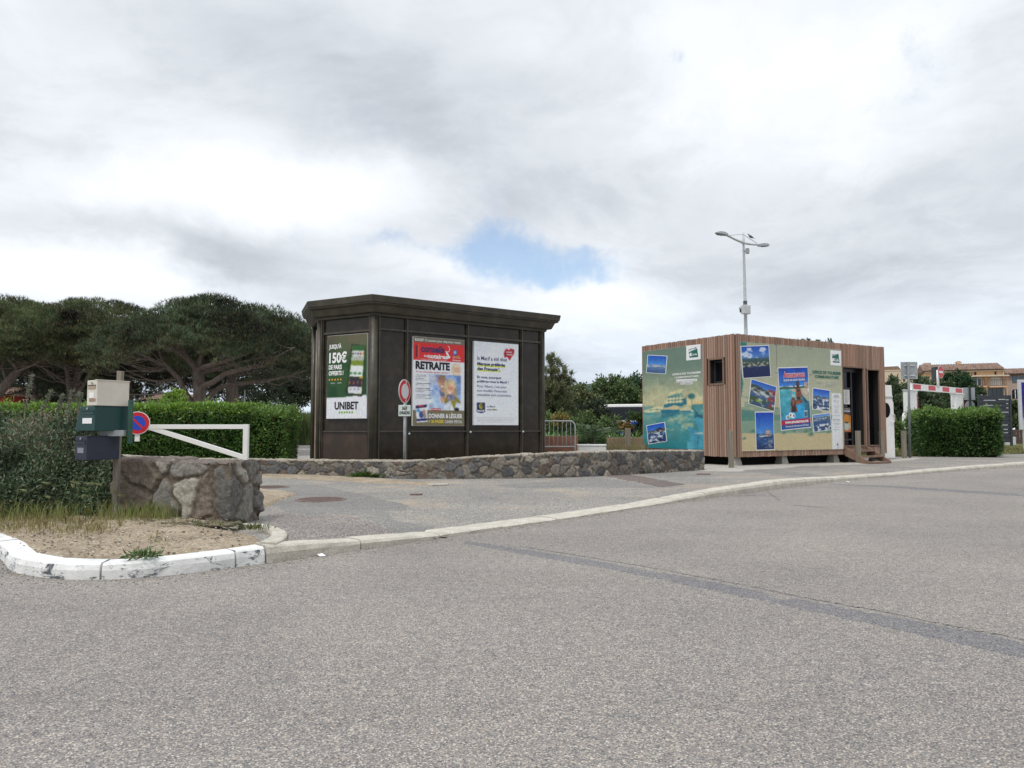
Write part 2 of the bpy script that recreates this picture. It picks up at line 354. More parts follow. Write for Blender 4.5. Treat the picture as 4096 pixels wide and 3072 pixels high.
def obj(name, mb, m, parent=None, smooth=False, bevel=0, fix=True, split=None):
    if split is None: split = name in ('lettering', 'screw', 'star', 'logo_dot')
    if split and len(mb.blocks) > 1:        # one object for each line of writing, each star, each screw
        r = None
        for i, (b, f) in enumerate(mb.blocks):
            b2, f2 = mb.blocks[i+1] if i+1 < len(mb.blocks) else (len(mb.v), len(mb.f)); q = MB(); q.add(mb.v[b:b2], [tuple(k-b for k in x) for x in mb.f[f:f2]])
            r = obj(name, q, m, parent, smooth, bevel, fix, False)
        return r
    me = bpy.data.meshes.new(name); me.from_pydata(mb.v, [], mb.f)
    V = np.array(mb.v, float)
    if any(c != (1, 1, 1) for c in mb.c):
        ca = me.color_attributes.new('Col', 'FLOAT_COLOR', 'POINT')
        ca.data.foreach_set('color', np.hstack([np.array(mb.c, np.float32), np.ones((len(mb.c), 1), np.float32)]).ravel())
    if any(mb.mi): me.polygons.foreach_set('material_index', mb.mi)
    if fix:
        import bmesh
        bm = bmesh.new(); bm.from_mesh(me); bmesh.ops.recalc_face_normals(bm, faces=bm.faces); bm.to_mesh(me); bm.free()
    return finish(name, me, V, m, parent, smooth, bevel)
def npmesh(name, V, faces, m, parent=None, colors=None, smooth=False):   # faces: (n,k) index array
    me = bpy.data.meshes.new(name); n, k = faces.shape
    me.vertices.add(len(V)); me.loops.add(n*k); me.polygons.add(n)
    me.loops.foreach_set('vertex_index', faces.astype(np.int32).ravel())
    me.polygons.foreach_set('loop_start', np.arange(0, n*k, k, dtype=np.int32)); me.polygons.foreach_set('loop_total', np.full(n, k, np.int32))
    me.vertices.foreach_set('co', V.astype(np.float32).ravel())
    me.update(calc_edges=True)
    if colors is not None:
        ca = me.color_attributes.new('Col', 'FLOAT_COLOR', 'POINT')
        ca.data.foreach_set('color', np.hstack([colors, np.ones((len(colors), 1))]).astype(np.float32).ravel())
    return finish(name, me, V, m, parent, smooth)
def thing(name, loc, label, cat, group=None):
    o = bpy.data.objects.new(name, None); COL.objects.link(o); o.location = tuple(map(float, loc)); o.empty_display_size = .2
    return props(o, label, cat, group)
def gridfaces(nu, nv):
    i = np.arange(nu*nv).reshape(nv, nu); return np.stack([i[:-1, :-1], i[:-1, 1:], i[1:, 1:], i[1:, :-1]], -1).reshape(-1, 4)
# smooth value noise for geometry
_prm = rng.random((64, 64, 64))
def vnoise(P, s=1.0):
    q = np.asarray(P, float)*s+100; i = np.floor(q).astype(int); f = q-i; f = f*f*(3-2*f); r = 0
    for a in (0, 1):
        for b in (0, 1):
            for c in (0, 1):
                w = np.abs(1-a-f[..., 0])*np.abs(1-b-f[..., 1])*np.abs(1-c-f[..., 2])
                r = r+w*_prm[(i[..., 0]+a) % 64, (i[..., 1]+b) % 64, (i[..., 2]+c) % 64]
    return r
def fbm(P, s=1.0, o=4):
    r = 0; t = 0
    for k in range(o): r = r+vnoise(P, s*2**k)*.5**k; t += .5**k
    return r/t
# leaves: each a bent diamond of four vertices
def rand_unit(n):
    v = rng.normal(size=(n, 3)); return v/np.linalg.norm(v, axis=1, keepdims=True)
def nrm(v): return v/(np.linalg.norm(v, axis=1, keepdims=True)+1e-9)
def leafmesh(name, P, D, L, Wd, Cc, m, parent=None, tri=False):
    n = len(P); L = np.broadcast_to(np.asarray(L, float), (n,))[:, None]; Wd = np.broadcast_to(np.asarray(Wd, float), (n,))[:, None]
    D = nrm(D); S = nrm(np.cross(D, rand_unit(n))); N = np.cross(D, S)
    if tri:
        V = np.stack([P-S*Wd/2, P+S*Wd/2, P+D*L], 1).reshape(-1, 3); fc = np.arange(n*3).reshape(n, 3); k = 3
    else:
        V = np.stack([P, P+D*L*.5+S*Wd/2+N*L*.08, P+D*L, P+D*L*.5-S*Wd/2+N*L*.08], 1).reshape(-1, 3); fc = np.arange(n*4).reshape(n, 4); k = 4
    return npmesh(name, V, fc, m, parent, np.repeat(Cc, k, 0))
def tints(n, base, var=.25, P=None, clump=0., cs=1.2, alt=None, altp=0.):
    base = np.array(base); c = base[None]*(1+var*(rng.random((n, 1))*2-1))
    c = c*(1+.12*(rng.random((n, 3))-.5))
    if P is not None and clump: c = c*(1+clump*(fbm(P, cs, 3)[:, None]*2-1)*2)
    if alt is not None:
        k = rng.random(n) < altp; c[k] = np.array(alt)[None]*(1+var*(rng.random((k.sum(), 1))*2-1))
    return np.clip(c, 0.002, 1)
# ------------------------------------------------------------------ lettering
def text_geo(s, bold=0.):
    cu = bpy.data.curves.new('t', 'FONT'); cu.body = s; cu.size = 1; cu.offset = bold*.75; cu.resolution_u = 3
    o = bpy.data.objects.new('t', cu); COL.objects.link(o)
    me = bpy.data.meshes.new_from_object(o.evaluated_get(bpy.context.evaluated_depsgraph_get()))
    v = np.array([x.co[:] for x in me.vertices]); f = [tuple(p.vertices) for p in me.polygons]
    bpy.data.objects.remove(o); bpy.data.curves.remove(cu); bpy.data.meshes.remove(me); return v, f
def text(mb, fr, s, u0, u1, v0, v1, w, bold=.02, slant=0., rot=0.):
    v, f = text_geo(s, bold)
    if not len(v): return
    a = (v[:, 0]-v[:, 0].min())/(np.ptp(v[:, 0])+1e-9); b = (v[:, 1]-v[:, 1].min())/(np.ptp(v[:, 1])+1e-9)
    U = u0+a*(u1-u0)+slant*b*(v1-v0); Vv = v0+b*(v1-v0)+rot*a*(u1-u0)
    mb.add([fr.p(x, y, w) for x, y in zip(U, Vv)], f)
class Cv:                               # a printed picture, painted in (0..1, 0..1) from its top left
    def __init__(s, nx, ny, c=(255, 255, 255)):
        s.nx, s.ny = nx, ny; s.X, s.Y = np.meshgrid(np.linspace(0, 1, nx), np.linspace(0, 1, ny)); s.c = np.ones((ny, nx, 3))*np.array(c)/255.
    def fill(s, m, c, a=1.):
        m = (m*a)[..., None]; s.c = s.c*(1-m)+np.array(c)/255.*m; return s
    def rect(s, x0, y0, x1, y1, c, a=1.): return s.fill(((s.X >= x0) & (s.X <= x1) & (s.Y >= y0) & (s.Y <= y1)).astype(float), c, a)
    def grad(s, y0, y1, c0, c1, x0=0., x1=1.):
        t = np.clip((s.Y-y0)/(y1-y0), 0, 1)[..., None]; k = ((s.Y >= y0) & (s.Y <= y1) & (s.X >= x0) & (s.X <= x1))[..., None]
        s.c = np.where(k, (np.array(c0)*(1-t)+np.array(c1)*t)/255., s.c); return s
    def ell(s, x, y, rx, ry, c, a=1., soft=.12, rot=0.):
        dx_, dy_ = s.X-x, s.Y-y; q = math.cos(rot)*dx_+math.sin(rot)*dy_; r = -math.sin(rot)*dx_+math.cos(rot)*dy_
        d = np.sqrt((q/rx)**2+(r/ry)**2); return s.fill(np.clip((1+soft-d)/(2*soft), 0, 1), c, a)
    def poly(s, pts, c, a=1.):
        inside = np.zeros(s.X.shape, bool); n = len(pts)
        for i in range(n):
            x1, y1 = pts[i]; x2, y2 = pts[(i+1) % n]
            if y1 == y2: continue
            cnd = ((y1 > s.Y) != (y2 > s.Y)) & (s.X < (x2-x1)*(s.Y-y1)/(y2-y1)+x1); inside ^= cnd
        return s.fill(inside.astype(float), c, a)
    def soften(s, x0, y0, x1, y1, n=3, mot=.35, f=9, seed=1):   # the softness and mottling of a printed photograph
        k = ((s.X >= x0) & (s.X <= x1) & (s.Y >= y0) & (s.Y <= y1))[..., None]; b = s.c
        for _ in range(n): q = np.pad(b, ((1, 1), (1, 1), (0, 0)), 'edge'); b = (q[1:-1, 1:-1]*2+q[:-2, 1:-1]+q[2:, 1:-1]+q[1:-1, :-2]+q[1:-1, 2:])/6
        m = fbm(np.stack([s.X*f+seed*5, s.Y*f*1.7, np.full_like(s.X, seed*2.3)], -1), 1, 4)[..., None]; m2 = fbm(np.stack([s.X*f*3+seed, s.Y*f*5, np.full_like(s.X, seed+.3)], -1), 1, 2)[..., None]
        s.c = np.where(k, np.clip(b*(1+(m-.5)*2*mot+(m2-.5)*mot), 0, 1), s.c); return s
    def noise(s, y0, y1, c, sx, sy, thr=.5, a=1., seed=0, x0=0., x1=1.):
        P = np.stack([s.X*sx+seed*7.3, s.Y*sy+seed*3.1, np.full_like(s.X, seed*1.7)], -1); n = fbm(P, 1, 4)
        k = np.clip((n-thr)/.06+.5, 0, 1)*((s.Y >= y0) & (s.Y <= y1) & (s.X >= x0) & (s.X <= x1)); return s.fill(k, c, a)
def picture(name, fr, quad, cv, w, parent, m=None):   # quad: TL, TR, BR, BL in face metres
    for _ in range(2):                  # ink spread and a little print grain
        q = np.pad(cv.c, ((1, 1), (1, 1), (0, 0)), 'edge'); cv.c = (q[1:-1, 1:-1]*4+q[:-2, 1:-1]+q[2:, 1:-1]+q[1:-1, :-2]+q[1:-1, 2:])/8
    cv.c = cv.c*(1+(rng.random(cv.c.shape)-.5)*.09)*(1+(rng.random(cv.c.shape[:2]+(1,))-.5)*.12)
    TL, TR, BR, BL = [np.array(q) for q in quad]; X = cv.X[..., None]; Y = cv.Y[..., None]
    Q = (1-Y)*((1-X)*TL+X*TR)+Y*((1-X)*BL+X*BR)
    V = fr.o+Q[..., :1]*fr.u+Q[..., 1:]*fr.v+fr.w*w
    c = np.clip(cv.c, 0, 1); c = np.where(c <= .04045, c/12.92, ((c+.055)/1.055)**2.4)
    return npmesh(name, V.reshape(-1, 3), gridfaces(cv.nx, cv.ny)[:, ::-1], m or M['print'], parent, c.reshape(-1, 3)*.94)
# ================================================================== GROUND
KX = np.array([-60, -14, -9, -6.6, -5.35, -4.57, -3.88, -3.35, -2.9, -2.5, -2.11, -1.44, -.79, -.18, .9, 2.03, 3.5, 5.2, 7.2, 9.2, 12.2, 15.7, 30, 70])
KY = np.array([55, 14.5, 10.6, 8.6, 7.5, 6.76, 6.02, 5.80, 5.86, 6.12, 6.5, 7.25, 7.95, 8.65, 9.85, 11.2, 12.8, 14.6, 16.5, 18.2, 20.5, 23.0, 33, 60])
KH = np.array([.13, .13, .13, .13, .12, .12, .12, .12, .125, .13, .135, .075, .03, .022, .018, .022, .10, .14, .09, .06, .09, .11, .12, .12])
def dens(a, b, n):
    return np.linspace(a, b, n)
# smooth the kerb line by arc length
kp = np.stack([KX, KY], 1); s0 = np.concatenate([[0], np.cumsum(np.hypot(*np.diff(kp, axis=0).T))])
def hermite(s, sv, y):
    d = np.gradient(y, sv); i = np.clip(np.searchsorted(sv, s)-1, 0, len(sv)-2); h = sv[i+1]-sv[i]; t = (s-sv[i])/h
    sec = (y[i+1]-y[i])/h; d0, d1 = d[i], d[i+1]
    return (2*t**3-3*t**2+1)*y[i]+(t**3-2*t**2+t)*h*d0+(-2*t**3+3*t**2)*y[i+1]+(t**3-t**2)*h*d1
def kline(s): return hermite(s, s0, KX), hermite(s, s0, KY), np.interp(s, s0, KH)
ss = np.arange(0, s0[-1], .05); lx, ly, lh = kline(ss)
def Kof(x): return np.interp(x, lx, ly)
def Hof(x): return np.interp(x, lx, lh)
LOT = .10
# road: one sheet to the horizon
V = []
xs = np.concatenate([[-1500, -400, -100], np.linspace(-60, 60, 25), [100, 400, 1500]]); ys = np.concatenate([[-1500, -300, -60], np.linspace(-30, 60, 19), [100, 300, 1500]])
XX, YY = np.meshgrid(xs, ys)
props(npmesh('road', np.stack([XX, YY, XX*0], -1).reshape(-1, 3), gridfaces(len(xs), len(ys)), M['road']), 'worn speckled grey asphalt road filling the foreground', 'road', kind='structure')
# rough ground behind: gravel car park, grass
def sheet(name, x0, x1, y0, y1, z, m, label, cat, n=60, amp=.0, kind='structure'):
    X, Y = np.meshgrid(np.linspace(x0, x1, n), np.linspace(y0, y1, n)); P = np.stack([X, Y, X*0], -1).reshape(-1, 3)
    P[:, 2] = z+(fbm(P, .6, 3)-.5)*amp; P[(P[:, 0] < x0+1e-6) | (P[:, 0] > x1-1e-6) | (P[:, 1] < y0+1e-6) | (P[:, 1] > y1-1e-6), 2] = -.05
    return props(npmesh(name, P, gridfaces(n, n), m, smooth=True), label, cat, kind=kind)
sheet('car_park_ground', -45, 13, 19.0, 62, .035, M['gravel'], 'pale gravel car park ground beyond the low stone wall', 'ground', 30)
# pavement: strip behind the kerb
sv = ss[(lx > -5.5) & (lx < 62)]; px_, py_, ph_ = kline(sv)
tt = np.array([.0, .15, .35, .7, 1.1, 1.7, 2.5, 4, 6, 9, 13, 18]); rows = []
def depth_max(x): return np.interp(x, [-6, 0, 3, 4.8, 5.5, 8, 12, 14, 16, 20, 62], [13, 9.5, 9.8, 8.6, 7.5, 6, 7.3, 7, 6.2, 5.2, 5])
tx = np.gradient(px_); ty = np.gradient(py_); ln = np.hypot(tx, ty); nx_, ny_ = -ty/ln, tx/ln
inner_x, inner_y = px_+nx_*.15, py_+ny_*.15
for k, t in enumerate(tt):
    y = inner_y+t*depth_max(inner_x)/18.
    z = ph_-.006+(LOT-ph_)*np.clip((t-.5)/6, 0, 1)
    rows.append(np.stack([inner_x, y, z], 1))
P = np.concatenate(rows); P[:, 2] += (fbm(P, .8, 2)-.5)*.012
props(npmesh('pavement', P, gridfaces(len(sv), len(tt)), M['pave'], smooth=True), 'sandy grey asphalt pavement sloping between kerb and stone wall', 'pavement', kind='structure')
def pavez(x, y):
    t = np.clip(((y-Kof(x)-.18)*18/depth_max(x)-.5)/6, 0, 1); return Hof(x)+(LOT-Hof(x))*t
def feather(m0, soft=.5):               # the same material with its border worn away
    m = m0.copy(); m.name = m0.name+'_worn_edge'; h = G(m.node_tree); bs = m.node_tree.nodes['Principled BSDF']
    e = h.n('ShaderNodeAttribute', attribute_name='Col').outputs['Fac']
    k = h.mr(h.m('ADD', e, h.m('MULTIPLY', h.m('SUBTRACT', h.noise(gen_geo(h), 16, 6, .75), .5), 1.1)), .5-soft/2, .5+soft/2)
    tr = h.n('ShaderNodeBsdfTransparent'); mx = h.n('ShaderNodeMixShader'); h.put(mx.inputs[0], k); h.put(mx.inputs[1], tr.outputs[0]); h.put(mx.inputs[2], bs.outputs[0])
    out = [q for q in m.node_tree.nodes if q.type == 'OUTPUT_MATERIAL'][0]; h.put(out.inputs[0], mx.outputs[0]); return m
FEA = {}
def patch(name, pxs, m, label, dz=.009, z=.08, cat='pavement patch', onroad=False, wd=.12, res=.05, soft=.5):
    pl = np.array([gp(a, b, 0 if onroad else z)[:2] for a, b in pxs])
    gx = np.arange(pl[:, 0].min()-wd, pl[:, 0].max()+wd+res, res); gy = np.arange(pl[:, 1].min()-wd, pl[:, 1].max()+wd+res, res*1.5)
    X, Y = np.meshgrid(gx, gy); Q = np.stack([X.ravel(), Y.ravel()], 1); dmin = np.full(len(Q), 9.); ins = np.zeros(len(Q), bool); n = len(pl)
    for i in range(n):
        A, B = pl[i], pl[(i+1) % n]; e = B-A; t = np.clip(((Q-A)@e)/(e@e+1e-9), 0, 1); dmin = np.minimum(dmin, np.linalg.norm(Q-A-t[:, None]*e, axis=1))
        ins ^= ((A[1] > Q[:, 1]) != (B[1] > Q[:, 1])) & (Q[:, 0] < e[0]*(Q[:, 1]-A[1])/(e[1]+1e-12)+A[0])
    sd_ = np.where(ins, dmin, -dmin)/wd; al = np.clip(.5+sd_*.5, 0, 1)
    f = gridfaces(len(gx), len(gy)); f = f[al[f].max(1) > .01]; used = np.unique(f); remap = np.zeros(len(Q), int); remap[used] = np.arange(len(used)); Q = Q[used]
    zz = (np.zeros(len(Q)) if onroad else pavez(Q[:, 0], Q[:, 1])+(fbm(np.stack([Q[:, 0], Q[:, 1], Q[:, 0]*0], 1), .8, 2)-.5)*.012)+dz; nz = fbm(np.stack([Q[:, 0], Q[:, 1], Q[:, 0]*0+3], 1), 5, 4)-.5; au = np.clip((al[used]+nz*.9-.38)/.5, 0, 1); zz = zz-.022*(1-au)
    FEA[m.name] = m
    o = npmesh(name, np.column_stack([Q, zz]), remap[f], FEA[m.name], None, np.repeat(al[used][:, None], 3, 1))
    return props(o, label, cat, kind='structure')
k6 = lambda x, y: (900+.904*x, 1780+.904*y)
k7 = lambda x, y: (2400+.7667*x, 1700+.7667*y)
patch('road_tar_seam', [(1850, 2158), (2000, 2180), (2400, 2242), (2800, 2314), (3200, 2392), (3600, 2466), (4096, 2562), (4500, 2645), (4500, 2735), (4096, 2640), (3600, 2528), (3200, 2440), (2800, 2356), (2400, 2274), (2000, 2205), (1850, 2178)], M['tar'], 'long dark tar seam running across the road', .004, onroad=True, wd=.04, res=.04)
patch('road_tar_seam', [k7(1180, 306), k7(1500, 316), k7(1900, 340), k7(2215, 360), k7(2400, 375), k7(2400, 388), k7(2215, 374), k7(1900, 355), k7(1500, 326), k7(1180, 311)], M['tar'], 'thin dark tar seam far down the road on the right', .004, onroad=True, wd=.06, res=.06)
patch('pavement_patch', [k6(150, 185), k6(400, 180), k6(620, 225), k6(810, 270), k6(800, 290), k6(690, 292), k6(760, 335), k6(920, 350), k6(925, 372), k6(820, 376), k6(640, 330), k6(560, 316), k6(330, 318), k6(240, 290), k6(140, 240)], M['pave_dark'], 'smoother dark asphalt repair around the round manhole cover')
patch('pavement_patch', [k6(150, 246), k6(240, 300), k6(330, 322), k6(560, 320), k6(640, 338), k6(740, 376), k6(570, 396), k6(270, 432), k6(250, 380), k6(190, 340)], M['pave_pink'], 'reddish coarse asphalt area beside the white kerb end', .006)
patch('pavement_patch', [k6(1180, 182), k6(1660, 148), k6(1930, 186), k6(1500, 190), k6(1300, 196)], M['pave_dark'], 'pale bluish asphalt repair below the stone wall', .005)
patch('pavement_patch', [k6(1690, 140), k6(1800, 136), k6(2050, 178), k6(1930, 186)], M['brownpatch'], 'dark brown asphalt strip in the pavement by the wall end', .013)
patch('pavement_patch', [k7(545, 200), k7(690, 212), k7(1050, 200), k7(1350, 196), k7(1640, 172), k7(1640, 176), k7(1350, 203), k7(1050, 212), k7(800, 236), k7(690, 240), k7(545, 238)], M['concrete'], 'pale concrete apron edge in front of the timber cabin', .016, z=.1)
patch('pavement_patch', [k7(700, 238), k7(900, 236), k7(1190, 268), k7(1060, 276)], M['pave_dark'], 'dark asphalt trench repair in front of the timber cabin', .008)
patch('pavement_patch', [k6(150, 128), k6(350, 133), k6(700, 152), k6(860, 168), k6(975, 172), k6(940, 186), k6(800, 176), k6(560, 166), k6(300, 152), k6(150, 148)], M['dirt'], 'drift of sandy dirt washed along the wall foot', .012)
# cracks in the road
def crack(pts, wd, label, raw=False):
    P = [gp(*(p if raw else k7(*p)), 0) for p in pts]; q = []
    for a, b in zip(P[:-1], P[1:]):
        for j in range(14): q.append(a+(b-a)*j/14+np.array([0, (rng.random()-.5)*.05, 0]))
    mb = MB(); n = len(q); mb.add([tuple(p+np.array([0, (-1 if s else 1)*wd/2*(.5+rng.random()), .003])) for s in (0, 1) for p in q], [(i, i+1, n+i+1, n+i) for i in range(n-1)])
    o = obj('road_crack', mb, M['crack']); props(o, label, 'road crack', kind='structure')
crack([(870, 345), (940, 398), (1010, 418), (1200, 434)], .03, 'thin crack in the road near the kerb'); crack([(700, 372), (860, 366), (980, 380)], .02, 'faint crack in the road by the kerb')
crack([(2080, 2186), (2250, 2212), (2400, 2238), (2600, 2270), (2800, 2308), (3000, 2345)], .010, 'open crack along the upper edge of the tar seam', True); crack([(3000, 2345), (3250, 2398), (3500, 2442), (3800, 2503), (4150, 2570)], .011, 'open crack continuing along the tar seam to the right', True)
# kerb stones
def kerbrun(sa, sb, m, name, label, seg=1.0):
    mb = MB(); s = sa; k = 0; kwf = m is M['kerb']
    while s < sb-.05:
        e = min(s+seg, sb); q = np.linspace(s+.009, e-.009, 7); x, y, h = kline(q)
        x2, y2, _ = kline(q+.01); dxy = np.stack([x2-x, y2-y], 1); dxy /= np.linalg.norm(dxy, axis=1, keepdims=True); nn = np.stack([-dxy[:, 1], dxy[:, 0]], 1)
        jz = (rng.random()-.5)*.010; jn = (rng.random()-.5)*.012; V = []; prof = [(0, -.05), (.0, .55), (.012, .88), (.03, 1.0), (.165, 1.02), (.175, .9), (.175, -.05)]; xm = x.mean(); kw = float(np.interp(xm, [-2.2, -2.0, -.8, 0, 2.0, 3.2, 6, 12], [1.08, 1.15, 1.75, 2.1, 2.1, 1.6, 1.5, 1.6])); gap = .002
        for i in range(7):
            for a, b in prof:
                hh = (h[i]+(.012 if kwf else 0))*b if b > 0 else -.03
                wob = (vnoise(np.array([[x[i]*9, y[i]*9, b*3]]))[0]-.5)*.014
                V.append((x[i]+nn[i, 0]*(a*kw+jn+wob), y[i]+nn[i, 1]*(a*kw+jn+wob), hh+jz*(b > .5)+(wob*.5 if b > .5 else 0)))
        n = len(prof); Fc = [(i*n+j, i*n+j+1, (i+1)*n+j+1, (i+1)*n+j) for i in range(6) for j in range(n-1)]+[tuple(range(n)), tuple(6*n+j for j in range(n))[::-1]]
        mb.add(V, Fc); s = e; k += 1
    return props(obj(name, mb, m, bevel=0), label, 'kerb', kind='structure')
sW = float(np.interp(-2.11, lx, ss)); sS = float(np.interp(-14, lx, ss))
kerbrun(sS, sW, M['kerbw'], 'white_kerb', 'chipped white painted kerb curving round the dirt verge')
kerbrun(sW, float(np.interp(60, lx, ss)), M['kerb'], 'grey_kerb', 'worn grey concrete kerb edging the pavement')
# dirt verge
tv = np.concatenate([np.linspace(0, 3, 26), [3.5, 4.5, 6]]); sv2 = np.linspace(0, 1, 120)
rows = []
for t in tv:
    xr = np.interp(t, [0, .5, .9, 1.3, 1.9, 2.6, 6], [-2.16, -2.27, -2.42, -2.66, -3.0, -3.2, -3.4])
    x = -12+(xr+12)*sv2**.6; y = Kof(x)+.18+t
    P = np.stack([x, y, x*0], 1); edge = np.minimum((xr-x)/.35, 1)
    z = .125+.05*np.clip(t/1.2, 0, 1)*edge+(fbm(P, 2.2, 4)-.5)*.07*np.clip(t/.5, 0.1, 1)*edge
    if t == 0: z = z-.07
    rows.append(np.stack([x, y, np.where(xr-x < .004, z-.05, z+.004)], 1))
P = np.concatenate(rows)
def vergez(x, y): return .137+.05*min(max((y-Kof(x))/1.2, 0), 1)
props(npmesh('dirt_verge', P, gridfaces(120, len(tv)), M['dirt'], smooth=True), 'sandy dirt verge behind the white kerb', 'ground', kind='structure')
# small kerb returning from the white kerb to the wall
mb = MB(); q = np.array([(-2.12, 6.60), (-2.13, 6.9), (-2.20, 7.2), (-2.34, 7.5), (-2.58, 7.78), (-2.80, 7.95)]); 
i2 = np.linspace(0, 5, 26); rx = hermite(i2, np.arange(6.), q[:, 0]); ry = hermite(i2, np.arange(6.), q[:, 1]); V = []
for i in range(26):
    d = np.array([rx[min(i+1, 25)]-rx[max(i-1, 0)], ry[min(i+1, 25)]-ry[max(i-1, 0)]]); d /= np.hypot(*d); nn = np.array([-d[1], d[0]])
    for a, b in ((-.06, 0.07), (-.06, .150), (-.045, .160), (.075, .163), (.085, .14), (.085, .08)): V.append((rx[i]+nn[0]*a, ry[i]+nn[1]*a, b+(vnoise(np.array([[rx[i]*8, ry[i]*8, a]]))[0]-.5)*.012))
mb.add(V, [(i*6+j, i*6+j+1, (i+1)*6+j+1, (i+1)*6+j) for i in range(25) for j in range(5)]+[tuple(range(6)), tuple(25*6+j for j in range(6))[::-1]])
props(obj('grey_kerb', mb, M['kerb'], smooth=False), 'short curved concrete kerb closing off the dirt verge', 'kerb', kind='structure')
sheet('grass_field', -45, 12.6, 56, 140, .16, M['grassground'], 'rough grass field beyond the car park', 'ground', 40, .3)
# grass verge under the right-hand hedge
X, Y = np.meshgrid(np.linspace(13.3, 46, 60), np.linspace(0, 1, 40)); yb = Kof(X)+depth_max(X)-.45+np.where(X < 14.6, 0.2, 0)
P = np.stack([X, yb+Y*40, X*0+.115], -1).reshape(-1, 3); P[:, 2] += (fbm(P, .9, 3)-.5)*.07
props(npmesh('grass_verge', P, gridfaces(60, 40), M['grassground'], smooth=True), 'rough grass verge around the clipped hedge on the right', 'ground', kind='structure')
# distant hill
xs = np.linspace(-500, 500, 160); tsl = np.linspace(0, 1, 40); X, T = np.meshgrid(xs, tsl)
P = np.stack([X, 300+T*160, X*0], -1).reshape(-1, 3)
ridge = 25*np.exp(-((X-46)/40)**2)+8*np.exp(-((X+160)/150)**2)+9*np.exp(-((X-260)/150)**2)
P[:, 2] = (ridge*np.sin(T*math.pi/2)**.8).ravel()+(fbm(P, .09, 4)-.5)*5.0*np.clip(T.ravel()*3, 0, 1)
def hill_b(h, bs):
    p = gen_geo(h); h.put(bs.inputs['Base Color'], h.ramp(h.noise(p, .22, 8, .7), [(.35, (.035, .055, .045)), (.6, (.075, .105, .08)), (.75, (.13, .155, .13))])); addbump(h, bs, h.vor(p, .25), .8, 2.)
M['hill'] = mat('wooded_hill', None, .95, 0, hill_b, .1)
props(npmesh('hill', P, gridfaces(160, 40), M['hill'], smooth=True), 'low wooded hill on the horizon', 'hill', kind='structure')

